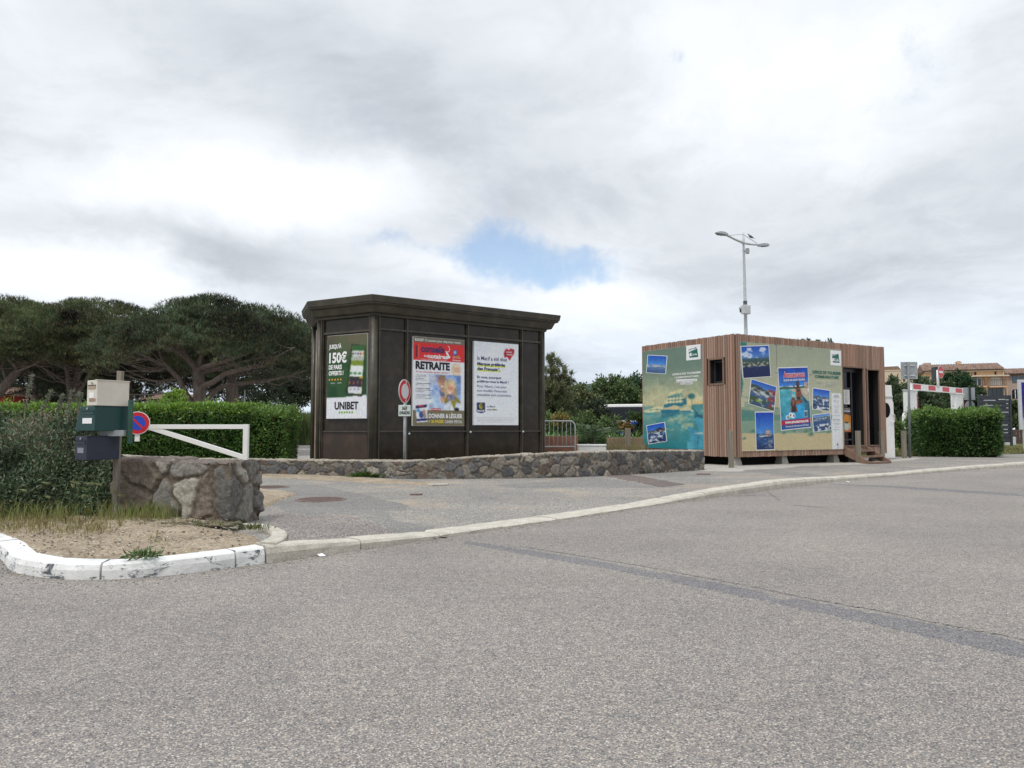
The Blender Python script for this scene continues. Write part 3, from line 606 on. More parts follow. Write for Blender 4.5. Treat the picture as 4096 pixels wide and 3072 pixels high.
# ================================================================== STONE WALLS
def stone_wall(name, path, top, th, res, sites_per_m3, label, group=None, depth=.04, pal=None, zb=.05, seed=1, mortar=(.17, .15, .125), rag=.03, sq=(1, 1, 1.35), face=(.05, .13), capc=None):
    r2 = np.random.default_rng(seed); path = np.array(path, float); top = np.array(top, float)
    L = np.concatenate([[0], np.cumsum(np.hypot(*np.diff(path, axis=0).T))]); s = np.arange(0, L[-1]+res, res); s = np.clip(s, 0, L[-1]); s = np.unique(s)
    x = np.interp(s, L, path[:, 0]); y = np.interp(s, L, path[:, 1]); tp = np.interp(s, L, top)
    tx_ = np.gradient(x, s); ty_ = np.gradient(y, s); l = np.hypot(tx_, ty_); n_ = np.stack([-ty_/l, tx_/l], 1)   # points back
    t_ = np.stack([tx_/l, ty_/l], 1)
    hmax = tp.max(); nv = int((hmax-zb)/res); nt_ = max(4, int(th/res))
    prof = [(0, b) for b in np.linspace(0, 1, nv)]+[(a, 1) for a in np.linspace(0, 1, nt_)[1:]]+[(1, b) for b in np.linspace(1, 0, max(4, nv//3))[1:]]
    a = np.array([p[0] for p in prof])*th; b = np.array([p[1] for p in prof])
    X = x[:, None]+n_[:, :1]*a; Y = y[:, None]+n_[:, 1:]*a; Zz = zb+(tp[:, None]-zb)*b[None]
    P = np.stack([X, Y, Zz], -1)
    # outward normals
    fn = np.zeros((len(s), len(prof), 3)); fr_ = (a <= 1e-6) & (b < 1); bk = (a >= th-1e-6) & (b < 1); tpm = ~fr_ & ~bk
    fn[:, fr_, :2] = -n_[:, None]; fn[:, bk, :2] = n_[:, None]; fn[:, tpm, 2] = 1
    fn[:, (a <= 1e-6) & (b == 1)] = np.concatenate([-n_, np.ones((len(s), 1))], 1)[:, None]*.6
    Pf = P.reshape(-1, 3)
    # closed ends
    ne = nt_; ends = []
    vol_lo = Pf.min(0)-.1; vol_hi = Pf.max(0)+.1
    def sites():
        # jittered points near the surface
        cell = sites_per_m3**(-1/3.); gx = [np.arange(vol_lo[i], vol_hi[i]+cell, cell/(sq[i] if i < 3 else 1)*(1)) for i in range(3)]
        S = np.stack(np.meshgrid(*gx, indexing='ij'), -1).reshape(-1, 3); S += (r2.random(S.shape)-.5)*cell*.85
        return S
    S = sites()
    from mathutils import kdtree
    scl = np.array(sq); 
    sub = Pf[r2.integers(0, len(Pf), min(len(Pf), 6000))]
    kd0 = kdtree.KDTree(len(sub)); [kd0.insert(q, i) for i, q in enumerate(sub)]; kd0.balance()
    lim = 2.2*sites_per_m3**(-1/3.)
    S = np.array([q for q in S if kd0.find(q)[2] < lim])
    kd = kdtree.KDTree(len(S)); [kd.insert(q*scl, i) for i, q in enumerate(S)]; kd.balance()
    pal = np.array(pal or [(.125, .12, .118), (.165, .16, .155), (.095, .095, .10), (.22, .195, .165), (.27, .24, .20), (.16, .125, .10), (.34, .31, .26), (.14, .14, .145), (.20, .185, .165)])
    sc_ = pal[r2.integers(0, len(pal), len(S))]*(.8+.4*r2.random((len(S), 1))); push = r2.random(len(S))
    cs_ = sites_per_m3**(-1/3.)
    def disp(Pq, Nq):
        out = np.empty_like(Pq); cc = np.empty_like(Pq)
        wob = np.stack([fbm(Pq+k*17, 7, 3)-.5 for k in range(3)], -1)*min(cs_*.5, .10)
        nf = fbm(Pq, 14, 3); nc = fbm(Pq, 30, 3)
        for i, (p, w_) in enumerate(zip(Pq, wob)):
            r_ = kd.find_n((p+w_)*scl, 2); d1, d2 = r_[0][2], r_[1][2]; k = r_[0][1]; e = (d2-d1)/cs_
            m_ = min(max((e-face[0])/face[1], 0), 1); m_ = m_*m_*(3-2*m_)
            out[i] = p+Nq[i]*(depth*(m_*(.45+.75*push[k])-.4)+(nf[i]-.5)*rag)
            cc[i] = (sc_[k]*(.7+.6*nc[i]))*m_+np.array(mortar)*(.75+.5*nc[i])*(1-m_)
        return out, cc
    V1, C1 = disp(Pf, fn.reshape(-1, 3)); m_ = len(prof)
    if capc is not None:
        kk = np.tile((a > -1)*(b >= .999), len(s)); w_ = np.clip(.25+1.5*fbm(Pf[kk], 4, 3), 0, .9)[:, None]; C1[kk] = C1[kk]*(1-w_)+np.array(capc)*w_*(.7+.6*fbm(Pf[kk], 20, 2)[:, None])
    faces = [gridfaces(m_, len(s))]; Vs = [V1]; Cs = [C1]
    for end, sg in ((0, -1), (len(s)-1, 1)):
        A, B = np.meshgrid(np.linspace(0, 1, ne), np.linspace(0, 1, nv))
        # end cap welded by sampling the same profile corners
        Pe = np.stack([x[end]+n_[end, 0]*A*th, y[end]+n_[end, 1]*A*th, zb+(tp[end]-zb)*B], -1).reshape(-1, 3)
        Ne = np.tile(np.array([t_[end, 0]*sg, t_[end, 1]*sg, 0]), (len(Pe), 1)); A_, B_ = A.ravel(), B.ravel()
        Ne[A_ < 1e-6, :2] -= n_[end]; Ne[A_ > 1-1e-6, :2] += n_[end]; Ne[B_ > 1-1e-6, 2] += 1
        Ve, Ce = disp(Pe, Ne); G1 = V1.reshape(len(s), m_, 3)[end]; C1_ = C1.reshape(len(s), m_, 3)[end]; Ge = Ve.reshape(nv, ne, 3); Gc = Ce.reshape(nv, ne, 3); Ge[:, 0] = G1[:nv]; Gc[:, 0] = C1_[:nv]; Ge[-1] = G1[nv-1:nv-1+ne]; Gc[-1] = C1_[nv-1:nv-1+ne]; base = sum(len(v) for v in Vs)
        fe = gridfaces(ne, nv)+base; faces.append(fe if sg < 0 else fe[:, ::-1]); Vs.append(Ve); Cs.append(Ce)
    Vv = np.concatenate(Vs); Fa = np.concatenate(faces)
    o = npmesh(name, Vv, Fa[:, ::-1], M['stone'], None, np.clip(np.concatenate(Cs), .01, 1), smooth=True)
    # snap cap borders to nearest sheet vertices so the solid has no slits
    return props(o, label, 'stone wall', group)
LW = [(-4.9, 9.6, 0), (-4.6, 8.62, 0)]
stone_wall('stone_wall', [(-4.50, 8.50), (-4.05, 8.40), (-3.5, 8.22), (-3.03, 8.13)], [.80, .79, .77, .79], .62, .015, 17,
           'chunky rough stone wall stub beside the leaning mailbox post', depth=.042, seed=31, rag=.040, sq=(1, 1, 1.0), zb=.06,
           capc=(.17, .135, .115), face=(.035, .085), mortar=(.17, .14, .108), pal=[(.23, .22, .195), (.18, .17, .16), (.25, .235, .20), (.40, .37, .31), (.19, .155, .125), (.18, .17, .155), (.29, .27, .235)])
wpx = [(700, 1893), (1045, 1897), (1352, 1902), (1623, 1914), (1894, 1915), (2166, 1911), (2437, 1902), (2640, 1890), (2817, 1879)]
wp = [gp(a, b, LOT)[:2] for a, b in wpx]; wz = []
for (a, b), t, p in zip(wpx, [1832, 1834, 1838, 1841, 1825, 1810, 1801, 1799, 1798], wp): wz.append(at(a, t+5, p[1])[2])
wp = [(-11, 19.8)]+[tuple(p) for p in wp]; wz = [.47]+wz
stone_wall('stone_wall', wp, wz, .42, .024, 95, 'long low stone wall curving in front of the kiosk', mortar=(.20, .175, .14), depth=.034, seed=5, rag=.022, sq=(1, 1, 1.35), face=(.02, .075), capc=(.40, .355, .29))
# ================================================================== KIOSK
Pc = at(1490, 1800, 18.2)[:2]; Pr = at(2178, 1800, 21.3)[:2]; Pl = at(1268, 1800, 19.1)[:2]
def gz(px, py, Y): return float(at(px, py, Y)[2])
KT = gz(1487, 1180, 18.0)               # top of cornice
KB = gz(1490, 1256, 18.2)               # bottom of cornice
kd1 = unit(np.append(Pc-Pl, 0)); kd2 = unit(np.append(Pr-Pc, 0))
f1 = F((*Pl, .05), kd1); f2 = F((*Pc, .05), kd2); L1 = float(np.linalg.norm(Pc-Pl)); L2 = float(np.linalg.norm(Pr-Pc))
Pb = Pl+np.array([-.50, 1.35]); Pbr = Pr+np.array([-1.7, 1.75]); Pbl = Pb+np.array([.6, 1.5])
outline = [Pl, Pc, Pr, Pbr, Pbl, Pb]    # counter-clockwise seen from above
kiosk = thing('kiosk', (*(Pc+(0.6, 1.2)), .05), 'tall dark bronze glazed advertising kiosk behind the low stone wall', 'kiosk')
def ring(pts, d):
    n = len(pts); out = []
    for i in range(n):
        a, b, c = pts[i-1], pts[i], pts[(i+1) % n]
        e1 = (b-a)/np.linalg.norm(b-a); e2 = (c-b)/np.linalg.norm(c-b); n1 = np.array([e1[1], -e1[0]]); n2 = np.array([e2[1], -e2[0]])
        q = (n1+n2)/(1+n1@n2); out.append(b+q*d)
    return out
def loft(mb, pts, prof, capb=True, capt=True):
    n = len(pts); V = []
    for d, z in prof: V += [(*q, z) for q in ring(pts, d)]
    Fc = [(j*n+i, j*n+(i+1) % n, (j+1)*n+(i+1) % n, (j+1)*n+i) for j in range(len(prof)-1) for i in range(n)]
    if capb: Fc.append(tuple(range(n))[::-1])
    if capt: Fc.append(tuple((len(prof)-1)*n+i for i in range(n)))
    mb.add(V, Fc)
mb = MB(); loft(mb, outline, [(-.05, .05), (-.05, KB+.02)]); obj('wall', mb, M['kpanel'], kiosk)
H_ = KT-KB; mb = MB()
loft(mb, outline, [(.0, KB-.04), (.04, KB-.04), (.05, KB+.02), (.13, KB+.03), (.145, KB+.10*H_), (.205, KB+.46*H_), (.25, KB+.49*H_), (.28, KB+.55*H_), (.265, KB+.60*H_), (.29, KB+.62*H_), (.315, KT-.01), (.30, KT)])
obj('cornice', mb, M['kframe'], kiosk, bevel=.006)
# posts and rails on each visible face
b1_ = KB-.05
def post(fr, u, wd=.09, dp=.05, nm='mullion', hw=.035):
    mb = MB(); dp = .022; mb.box(fr, u-wd/2, u+wd/2, 0, b1_, -.045, dp-.02); mb.box(fr, u-hw/2, u+hw/2, 0, b1_, dp-.02+.002, dp+.012); obj(nm, mb, M['kframe'], kiosk, bevel=.005)
mb = MB()
for q, r in ((Pc, .10), (Pl, .07), (Pr, .06), (Pb, .07)):
    i = [k for k, o_ in enumerate(outline) if o_ is q][0]; c = np.array(ring(outline, -.03)[i])
    mb = MB(); mb.tube([(*c, .05), (*c, KB-.03)], r, 16); obj('corner_post', mb, M['kframe'], kiosk, smooth=True)
z4a = Z(f1, 1180, 1150, .4522); z4b = Z(f2, 1180, 1150, .4522); z5 = Z(f2, 1600, 1200, .4221)
for x in (236,): post(f1, z4a(x, 700)[0], .09)
post(f1, z4a(662, 700)[0], .07)
for u in (z4b(735, 700)[0]+.02, z4b(988, 700)[0], z5(640, 700)[0], z5(1155, 700)[0]): post(f2, u, .075)
post(f2, L2-.10, .09)
def rail(fr, u0, u1, v, h=.05):
    mb = MB(); mb.box(fr, u0, u1, v-h/2, v+h/2, -.047, .018); obj('rail', mb, M['kframe'], kiosk, bevel=.004)
vt = z5(350, 320)[1]; vb_ = z5(350, 1245)[1]
rail(f2, .1, L2-.15, vt); rail(f2, .1, L2-.15, vb_, .035); rail(f2, .1, L2-.15, .14, .18)
v1t = z4a(450, 410)[1]; v1b = z4a(450, 1275)[1]
rail(f1, .2, L1-.12, v1t+.04); rail(f1, .2, L1-.12, v1b, .035); rail(f1, .2, L1-.12, .14, .18)
mb = MB(); mb.box(f1, z4a(250, 0)[0], z4a(650, 0)[0], .25, v1b-.03, -.046, -.02); obj('base_panel', mb, M['kbrown'], kiosk)
for x, y in ((80, 1268), (660, 1252), (1158, 1248)):
    u, v = z5(x, y); mb = MB(); mb.sphere(f2.p(u, v, .045), .028); obj('lock_knob', mb, M['galvl'], kiosk, smooth=True)
# pale slim side panel on the far-left face
fl = F((*Pb, .05), np.append(Pl-Pb, 0)); LL = float(np.linalg.norm(Pl-Pb))
mb = MB(); mb.box(fl, .42*LL, .80*LL, .15, KB-.25, -.04, -.01); obj('side_panel', mb, painted('beige_panel', (.30, .24, .17), .5, .3, .4, 3), kiosk)
# --- posters
def poster(fr, u0, u1, v0, v1, cv, frame_m=None):
    mb = MB(); mb.box(fr, u0, u1, v0, v1, -.047, .022); p = obj('poster', mb, M['inkw'], kiosk)
    picture('print', fr, [(u0+.005, v1-.005), (u1-.005, v1-.005), (u1-.005, v0+.005), (u0+.005, v0+.005)], cv, .026, p); return p
# betting poster (left face)
uA, _ = z4a(288, 800); uB, _ = z4a(643, 800); vA = z4a(460, 1160)[1]; vB = z4a(460, 418)[1]
cv = Cv(70, 130, (40, 62, 34)); cv.grad(0, .26, (92, 84, 66), (44, 70, 40)); cv.grad(.26, .76, (30, 72, 34), (22, 66, 36)); cv.noise(0, .76, (66, 100, 52), 3, 4, .55, .4, 3)
cv.ell(.85, .1, .5, .16, (120, 112, 88), .5, .6); cv.rect(0, .745, 1, 1, (226, 228, 234)); cv.poly([(0, .765), (1, .722), (1, .77), (0, .77)], (226, 228, 234))
# phone
cv.poly([(.50, .675), (.62, .115), (.97, .145), (.90, .735), (.86, .745), (.53, .71)], (28, 34, 30))
cv.poly([(.53, .665), (.64, .125), (.945, .15), (.88, .72), (.84, .725), (.55, .695)], (96, 128, 40))
def pb(y0, y1, c, a=1.):                # a band across the leaning phone screen
    L_ = lambda y: .64-(y-.125)*.20; R_ = lambda y: .945-(y-.15)*.115
    cv.poly([(L_(y0)+.012, y0), (R_(y0)-.012, y0+.012), (R_(y1)-.012, y1+.012), (L_(y1)+.012, y1)], c, a)
pb(.13, .19, (46, 96, 52)); pb(.195, .262, (206, 210, 212)); pb(.264, .31, (176, 178, 172)); pb(.312, .37, (118, 140, 46)); pb(.37, .50, (222, 228, 228)); pb(.502, .535, (40, 46, 42)); pb(.535, .62, (52, 40, 54)); pb(.62, .70, (214, 216, 222))
for i, c in enumerate([(60, 70, 66), (96, 110, 104), (70, 74, 80), (170, 40, 40), (190, 150, 50)]): cv.ell(.655+i*.062, .232+i*.002, .020, .013, c)
for i in range(3): cv.ell(.60+i*.11, .463+i*.004, .045, .014, (60, 130, 70)); cv.ell(.60+i*.1, .655, .018, .01, (90, 94, 100))
for i in range(4): cv.ell(.58+i*.10, .575+.006*(i % 2), .018, .022, (190, 120, 90), .6)
cv.ell(.86, .52, .05, .013, (200, 160, 40)); cv.rect(.3, .95, .75, .952, (150, 150, 155))
pu = poster(f1, uA, uB, vA, vB, cv)
wU = uB-uA; hU = vB-vA; A_ = lambda x, y: (uA+x*wU, vB-y*hU)
def T(mb, fr, A, s, x0, x1, yt, yb, w=.03, bold=.03, slant=0., rot=0.): 
    (a, d), (b, c) = A(x0, yb), A(x1, yt); text(mb, fr, s, a, b, d, c, w, bold, slant, rot)
mb = MB()
for s_, x0, x1, yt, yb in (("JUSQU'À", .05, .36, .095, .175), ('150€', .055, .50, .198, .335), ('DE PARIS', .05, .38, .355, .41), ('OFFERTS !', .05, .42, .428, .482)): T(mb, f1, A_, s_, x0, x1, yt, yb, bold=.05, slant=.02)
for x in (.05, .22): T(mb, f1, A_, 'App Store' if x < .1 else 'Google Play', x+.05, x+.16, .566, .582, bold=0)
obj('lettering', mb, M['inkw'], pu)
mb = MB(); T(mb, f1, A_, 'UNIBET', .21, .80, .80, .893, bold=.05); obj('lettering', mb, M['ink'], pu)
mb = MB()
for i in range(5):
    a, b = A_(.07+i*.072, .532); pts = [(a+.035*math.cos(math.pi/2+k*math.pi/5)*(1 if k % 2 == 0 else .42), b+.035*math.sin(math.pi/2+k*math.pi/5)*(1 if k % 2 == 0 else .42)) for k in range(10)]
    mb.poly(f1, pts, .027, .030)
obj('star', mb, mat('gold_ink', (.75, .38, .04), .5), pu)
mb = MB()
for i in range(6): a, b = A_(.335+i*.063, .925); mb.disc(f1, a, b, .027, .030, .029, 14)
obj('logo_dot', mb, mat('lime_ink', (.18, .42, .04), .5), pu)
# magazine poster
def wbox(z, xl, xr, yt, yb): 
    return z(xl, (yt+yb)/2)[0], z(xr, (yt+yb)/2)[0], z((xl+xr)/2, yb)[1], z((xl+xr)/2, yt)[1]
a0, a1, c0, c1 = wbox(z5, 118, 605, 362, 1194)
cv = Cv(110, 190, (236, 240, 246))
cv.rect(0, 0, 1, .065, (122, 116, 96)); cv.rect(0, .062, 1, .262, (222, 52, 54)); cv.rect(0, .825, 1, 1, (126, 118, 92))
cv.rect(.10, .075, .105, .25, (240, 150, 140)); cv.rect(.045, .10, .075, .23, (60, 40, 50), .7)
cv.ell(.81, .155, .045, .038, (70, 90, 170)); cv.ell(.81, .15, .03, .02, (180, 200, 230)); 
cv.ell(.835, .355, .095, .075, (226, 196, 160)); cv.ell(.835, .355, .082, .064, (240, 222, 190))
# photograph on the cover: a smiling couple in winter clothes
cv.grad(.415, .82, (112, 146, 205), (178, 200, 236), .30, .93); cv.noise(.415, .80, (160, 186, 228), 4, 5, .5, .7, 4, .30, .93); cv.ell(.42, .47, .08, .05, (205, 190, 200), .6, .6)
cv.poly([(.30, .415), (.30, .82), (.42, .82), (.36, .62), (.45, .415)], (226, 234, 246), .55)
cv.poly([(.36, .82), (.38, .66), (.47, .60), (.66, .60), (.72, .66), (.70, .82)], (184, 208, 240)); cv.poly([(.50, .60), (.60, .60), (.62, .68), (.55, .70)], (110, 116, 150))
cv.poly([(.52, .56), (.61, .56), (.60, .61), (.54, .62)], (206, 150, 124)); cv.ell(.555, .505, .078, .078, (206, 152, 126)); cv.ell(.556, .452, .075, .035, (172, 136, 118)); cv.ell(.556, .545, .05, .026, (188, 148, 130)); cv.ell(.556, .55, .024, .007, (246, 240, 236)); cv.ell(.53, .497, .010, .006, (70, 50, 46)); cv.ell(.583, .497, .010, .006, (70, 50, 46)); cv.ell(.556, .52, .009, .014, (190, 126, 104))
cv.ell(.715, .56, .125, .10, (196, 180, 142)); cv.ell(.655, .62, .05, .06, (188, 168, 128)); cv.ell(.80, .63, .05, .07, (178, 158, 120))
cv.poly([(.62, .82), (.60, .70), (.68, .65), (.84, .66), (.92, .72), (.91, .82)], (150, 140, 44)); cv.poly([(.60, .76), (.72, .70), (.80, .82), (.60, .82)], (228, 236, 246)); cv.poly([(.84, .72), (.93, .74), (.93, .82), (.80, .82)], (214, 226, 244)); cv.ell(.85, .81, .05, .02, (24, 26, 50))
cv.ell(.72, .575, .07, .072, (222, 168, 140)); cv.ell(.71, .615, .032, .010, (248, 240, 238)); cv.ell(.695, .565, .011, .006, (64, 50, 46)); cv.ell(.745, .568, .011, .006, (64, 50, 46)); cv.ell(.72, .59, .009, .013, (208, 146, 120))
cv.poly([(.66, .525), (.70, .495), (.76, .50), (.79, .54), (.72, .52)], (206, 190, 150)); cv.poly([(.65, .645), (.80, .645), (.82, .69), (.72, .71), (.66, .68)], (96, 94, 130)); cv.noise(.64, .71, (170, 170, 196), 22, 30, .5, .7, 6, .65, .82)
cv.ell(.57, .70, .045, .035, (214, 160, 134)); cv.ell(.60, .685, .02, .03, (216, 164, 138))
cv.soften(.30, .415, .94, .82, 2, .28, 9, 3)
cv.poly([(.045, .77), (.26, .755), (.285, .955), (.075, .965)], (238, 240, 246)); cv.poly([(.048, .775), (.258, .760), (.262, .79), (.052, .81)], (40, 44, 90)); cv.poly([(.07, .925), (.275, .915), (.28, .94), (.075, .95)], (44, 50, 110)); cv.poly([(.10, .773), (.20, .766), (.20, .785), (.10, .792)], (200, 60, 80)); cv.ell(.10, .83, .035, .02, (90, 170, 210)); cv.ell(.16, .875, .045, .04, (60, 90, 150)); cv.ell(.21, .85, .03, .03, (190, 150, 130)); cv.ell(.225, .89, .03, .03, (170, 150, 140)); 
cv.rect(.34, .80, .53, .826, (206, 40, 50))
pm = poster(f2, a0, a1, c0, c1, cv); wM, hM = a1-a0, c1-c0; Am = lambda x, y: (a0+x*wM, c1-y*hM)
mb = MB(); T(mb, f2, Am, 'BUDGET', .03, .20, .022, .05, bold=.04); T(mb, f2, Am, '10 astuces pour dépenser moins', .22, .92, .020, .058, bold=.01)
T(mb, f2, Am, 'notaires', .27, .66, .188, .238, bold=.05); T(mb, f2, Am, 'des', .20, .26, .198, .226, bold=.02); T(mb, f2, Am, 'Immobilier, patrimoine et conseils pratiques', .14, .64, .245, .258, bold=.01)
T(mb, f2, Am, 'DONNER & LÉGUER', .30, .96, .848, .912, bold=.05); T(mb, f2, Am, 'CAHIER SPÉCIAL', .61, .96, .927, .968, bold=.015); T(mb, f2, Am, 'Gratuit', .76, .92, .232, .252, bold=.02)
T(mb, f2, Am, 'PATRIMOINE', .35, .52, .806, .821, bold=.02); T(mb, f2, Am, 'Faites le point', .76, .92, .208, .222, bold=.02)
# running spark figure in the masthead
for k in range(9):
    t = -1.2+k*.42; u, v = Am(.655+.045*math.cos(t), .118+.034*math.sin(t)); mb.disc(f2, u, v, .027, .030, .010+.004*(k % 2), 10)
u, v = Am(.64, .16); mb.poly(f2, [(u-.03, v+.04), (u+.02, v+.02), (u+.09, v-.09), (u+.12, v-.10), (u+.09, v-.15), (u-.01, v-.16), (u+.03, v-.09), (u-.01, v-.04)], .027, .0295)
obj('lettering', mb, M['inkw'], pm)
mb = MB(); T(mb, f2, Am, 'conseils', .145, .60, .09, .172, bold=.05); obj('lettering', mb, M['inknavy'], pm)
mb = MB(); T(mb, f2, Am, 'RETRAITE', .045, .705, .275, .365, bold=.07); y = .43
for ln, q in enumerate(['• Âge et montant', 'de votre pension', 'Comment faire', 'pour les calculer', '', '• Retraite, succession', 'Mode d’emploi', '', '• Portrait du retraité', 'Le libellé d’un investisseur', 'à la location', '', '• Cumul emploi-retraite', 'Comment peut-on', 'travailler à l’âge légal']):
    if q: T(mb, f2, Am, q, .05, .05+len(q)*.0125, .425+ln*.0185, .437+ln*.0185, bold=.03 if '•' in q else .0)
obj('lettering', mb, M['ink'], pm)
mb = MB(); T(mb, f2, Am, 'À vos marques, prêts, partez !', .05, .70, .38, .405, bold=.02)
for i, q in enumerate(['DÉCOUVREZ', 'toutes les infos', 'sur votre ville']): T(mb, f2, Am, q, .775, .895, .325+i*.02, .338+i*.02, bold=.01)
obj('lettering', mb, M['inkr'], pm)
mb = MB(); T(mb, f2, Am, '+ 36 PAGES', .30, .585, .93, .968, bold=.05); T(mb, f2, Am, 'Nouvelle', .77, .90, .188, .203, bold=.02); obj('lettering', mb, M['inky'], pm)
# insurance poster
a0b, a1b, c0b, c1b = wbox(z5, 695, 1117, 405, 1186)
cv = Cv(90, 160, (240, 244, 250)); cv.noise(0, 1, (234, 240, 250), 2, 3, .5, .5, 2)
cv.rect(.075, .282, .70, .300, (214, 226, 60)); cv.rect(.075, .338, .59, .355, (214, 226, 60)); cv.poly([(.06, .735), (.245, .735), (.245, .845), (.155, .86), (.06, .845)], (24, 34, 96)); cv.ell(.155, .775, .05, .035, (206, 190, 40), 1, .1); cv.ell(.168, .772, .03, .020, (24, 34, 96)); cv.ell(.165, .775, .016, .012, (206, 190, 40))
cv.ell(.735, .115, .062, .05, (196, 44, 60)); cv.ell(.835, .105, .06, .048, (196, 44, 60)); cv.poly([(.675, .12), (.895, .105), (.81, .20), (.79, .20)], (196, 44, 60)); cv.poly([(.66, .12), (.72, .10), (.74, .15), (.68, .18)], (170, 40, 56)); cv.poly([(.86, .07), (.91, .06), (.90, .11), (.86, .12)], (170, 40, 56)); cv.rect(.40, .806, .50, .820, (200, 214, 60))
pq = poster(f2, a0b, a1b, c0b, c1b, cv); wQ, hQ = a1b-a0b, c1b-c0b; Aq = lambda x, y: (a0b+x*wQ, c1b-y*hQ)
mb = MB()
for s_, x1, y0, h, bd in (('la Macif a été élue', .73, .175, .048, .01), ('Marque préférée', .69, .248, .050, .05), ('des Français*.', .58, .305, .048, .05), ('Et vous, pourquoi', .60, .412, .038, .03), ('préférez-vous la Macif ?', .77, .462, .038, .03), ('Pour Albert, c’est pour', .73, .522, .038, .0), ('son modèle d’assureur', .74, .572, .030, .0), ('mutualiste sans actionnaire.', .83, .622, .030, .0)):
    T(mb, f2, Aq, s_, .07, x1, y0, y0+h, bold=bd)
T(mb, f2, Aq, 'La Macif,', .285, .47, .765, .79, bold=.01); T(mb, f2, Aq, 'c’est vous.', .285, .51, .80, .822, bold=.02); obj('lettering', mb, M['inknavy'], pq)
mb = MB(); T(mb, f2, Aq, 'MACIF', .075, .23, .818, .842, bold=.05); T(mb, f2, Aq, 'MARQUE', .72, .85, .098, .118, bold=.03, rot=.03); T(mb, f2, Aq, 'PRÉFÉRÉE', .73, .86, .128, .145, bold=.03, rot=.03); obj('lettering', mb, M['inkw'], pq)
mb = MB()
for i in range(4): T(mb, f2, Aq, 'Étude réalisée auprès d’un échantillon représentatif de la population française, mutuelle assurance', .08, .90-.02*i, .905+i*.018, .914+i*.018, bold=0)
T(mb, f2, Aq, 'Réf. 12 – 04', .935, .945, .88, .93, bold=0); obj('lettering', mb, M['inkg'], pq)

# ================================================================== TIMBER CABIN (tourist office)
CA = at(2949, 1860, 21.0)[:2]; CB = at(2574, 1830, 24.2)[:2]; CC = at(3546, 1830, 24.5)[:2]
cz0 = gz(2949, 1828, 21.0); cz1 = gz(2949, 1336, 21.0)
fL = F((*CB, 0), np.append(CA-CB, 0)); fR = F((*CA, 0), np.append(CC-CA, 0)); LA = float(np.linalg.norm(CA-CB)); LR = float(np.linalg.norm(CC-CA))
cabin = thing('timber_cabin', (*(CA+CC+CB-CA)/2, .08), 'brown slatted timber tourist office cabin raised on concrete blocks', 'cabin')
# slatted cladding: real battens over a dark membrane
zR = Z(fR, 2920, 1320, .3376); zD = Z(fR, 3300, 1320, .3376); zL = Z(fL, 2550, 1320, .3195)
wu0, wu1 = zL(912, 520)[0], zL(1075, 520)[0]; wv0, wv1 = zL(1000, 668)[1], zL(1000, 372)[1]
du0, du1 = zD(208, 900)[0], zD(452, 900)[0]; dv0, dv1 = zD(330, 1365)[1], zD(330, 450)[1]
su0, su1 = zD(505, 900)[0], zD(640, 900)[0]; sv0, sv1 = zD(560, 1362)[1], zD(560, 478)[1]
def cladding(fr, L, holes, pitch=.072, nm='cladding', th=.028):
    mb = MB(); n = int(L/pitch); pp = L/n
    for i in range(n):
        u0, u1 = i*pp+.010, (i+1)*pp-.010; uc = (u0+u1)/2; k = .75+.5*random.random(); b = random.random()
        base = np.array((.37, .22, .155))*(1-b*.6)+np.array((.31, .25, .21))*b*.6
        mb.cur = tuple(base*k); iv = [(cz0-random.random()*.012, cz1+random.random()*.015)]
        for a, b_, c, d in holes:
            if a-.02 < uc < b_+.02: iv = [(iv[0][0], c), (d, iv[-1][1])]
        w = th+random.random()*.004
        for lo, hi in iv: mb.box(fr, u0, u1, lo, hi, .004, w)
    return obj(nm, mb, M['slat'], cabin, fix=False)
cladding(fL, LA, [(wu0-.05, wu1+.05, wv0-.05, wv1+.05)], .085)
cladding(fR, LR, [(du0-.05, du1+.05, dv0-.05, dv1+.04), (su0-.04, su1+.04, sv0-.05, sv1+.04)], .072)
fB = F((*(CC+CB-CA), 0), np.append(CB-CC-CB+CA, 0)*1.0 if False else np.append(CB-(CC+CB-CA), 0)); fE = F((*CC, 0), np.append(CB-CA, 0))
cladding(fE, LA, [], .12); cladding(fB, LR, [], .12)
# body box with the openings left as recesses
mb = MB(); D0 = .30
def wallbox(fr, L, holes, d=.30):
    us = sorted({0, L, *[h[0] for h in holes], *[h[1] for h in holes]})
    for a, b in zip(us[:-1], us[1:]):
        hs = [h for h in holes if h[0] <= a+1e-6 and h[1] >= b-1e-6]
        if hs: mb.box(fr, a, b, cz0+.01, hs[0][2], -d, 0); mb.box(fr, a, b, hs[0][3], cz1-.02, -d, 0)
        else: mb.box(fr, a, b, cz0+.01, cz1-.02, -d, 0)
wallbox(fL, LA, [(wu0, wu1, wv0, wv1)]); 
wallbox(fR, LR, [(du0, du1, dv0, dv1), (su0, su1, sv0, sv1)])
mb.box(fB, .0, LR, cz0+.01, cz1-.02, -.2, 0); mb.box(fE, .0, LA, cz0+.01, cz1-.02, -.2, 0)
obj('wall', mb, M['dark'], cabin, fix=False)
mb = MB(); c4 = [(*CA,), (*CC,), (*(CC+CB-CA),), (*CB,)]; ring4 = ring([np.array(c) for c in c4], -.05)
mb.add([(*q, z) for z in (cz0+.02, cz0+.12) for q in ring4], [(0, 3, 2, 1), (4, 5, 6, 7), (0, 1, 5, 4), (1, 2, 6, 5), (2, 3, 7, 6), (3, 0, 4, 7)]); obj('floor', mb, M['dark'], cabin)
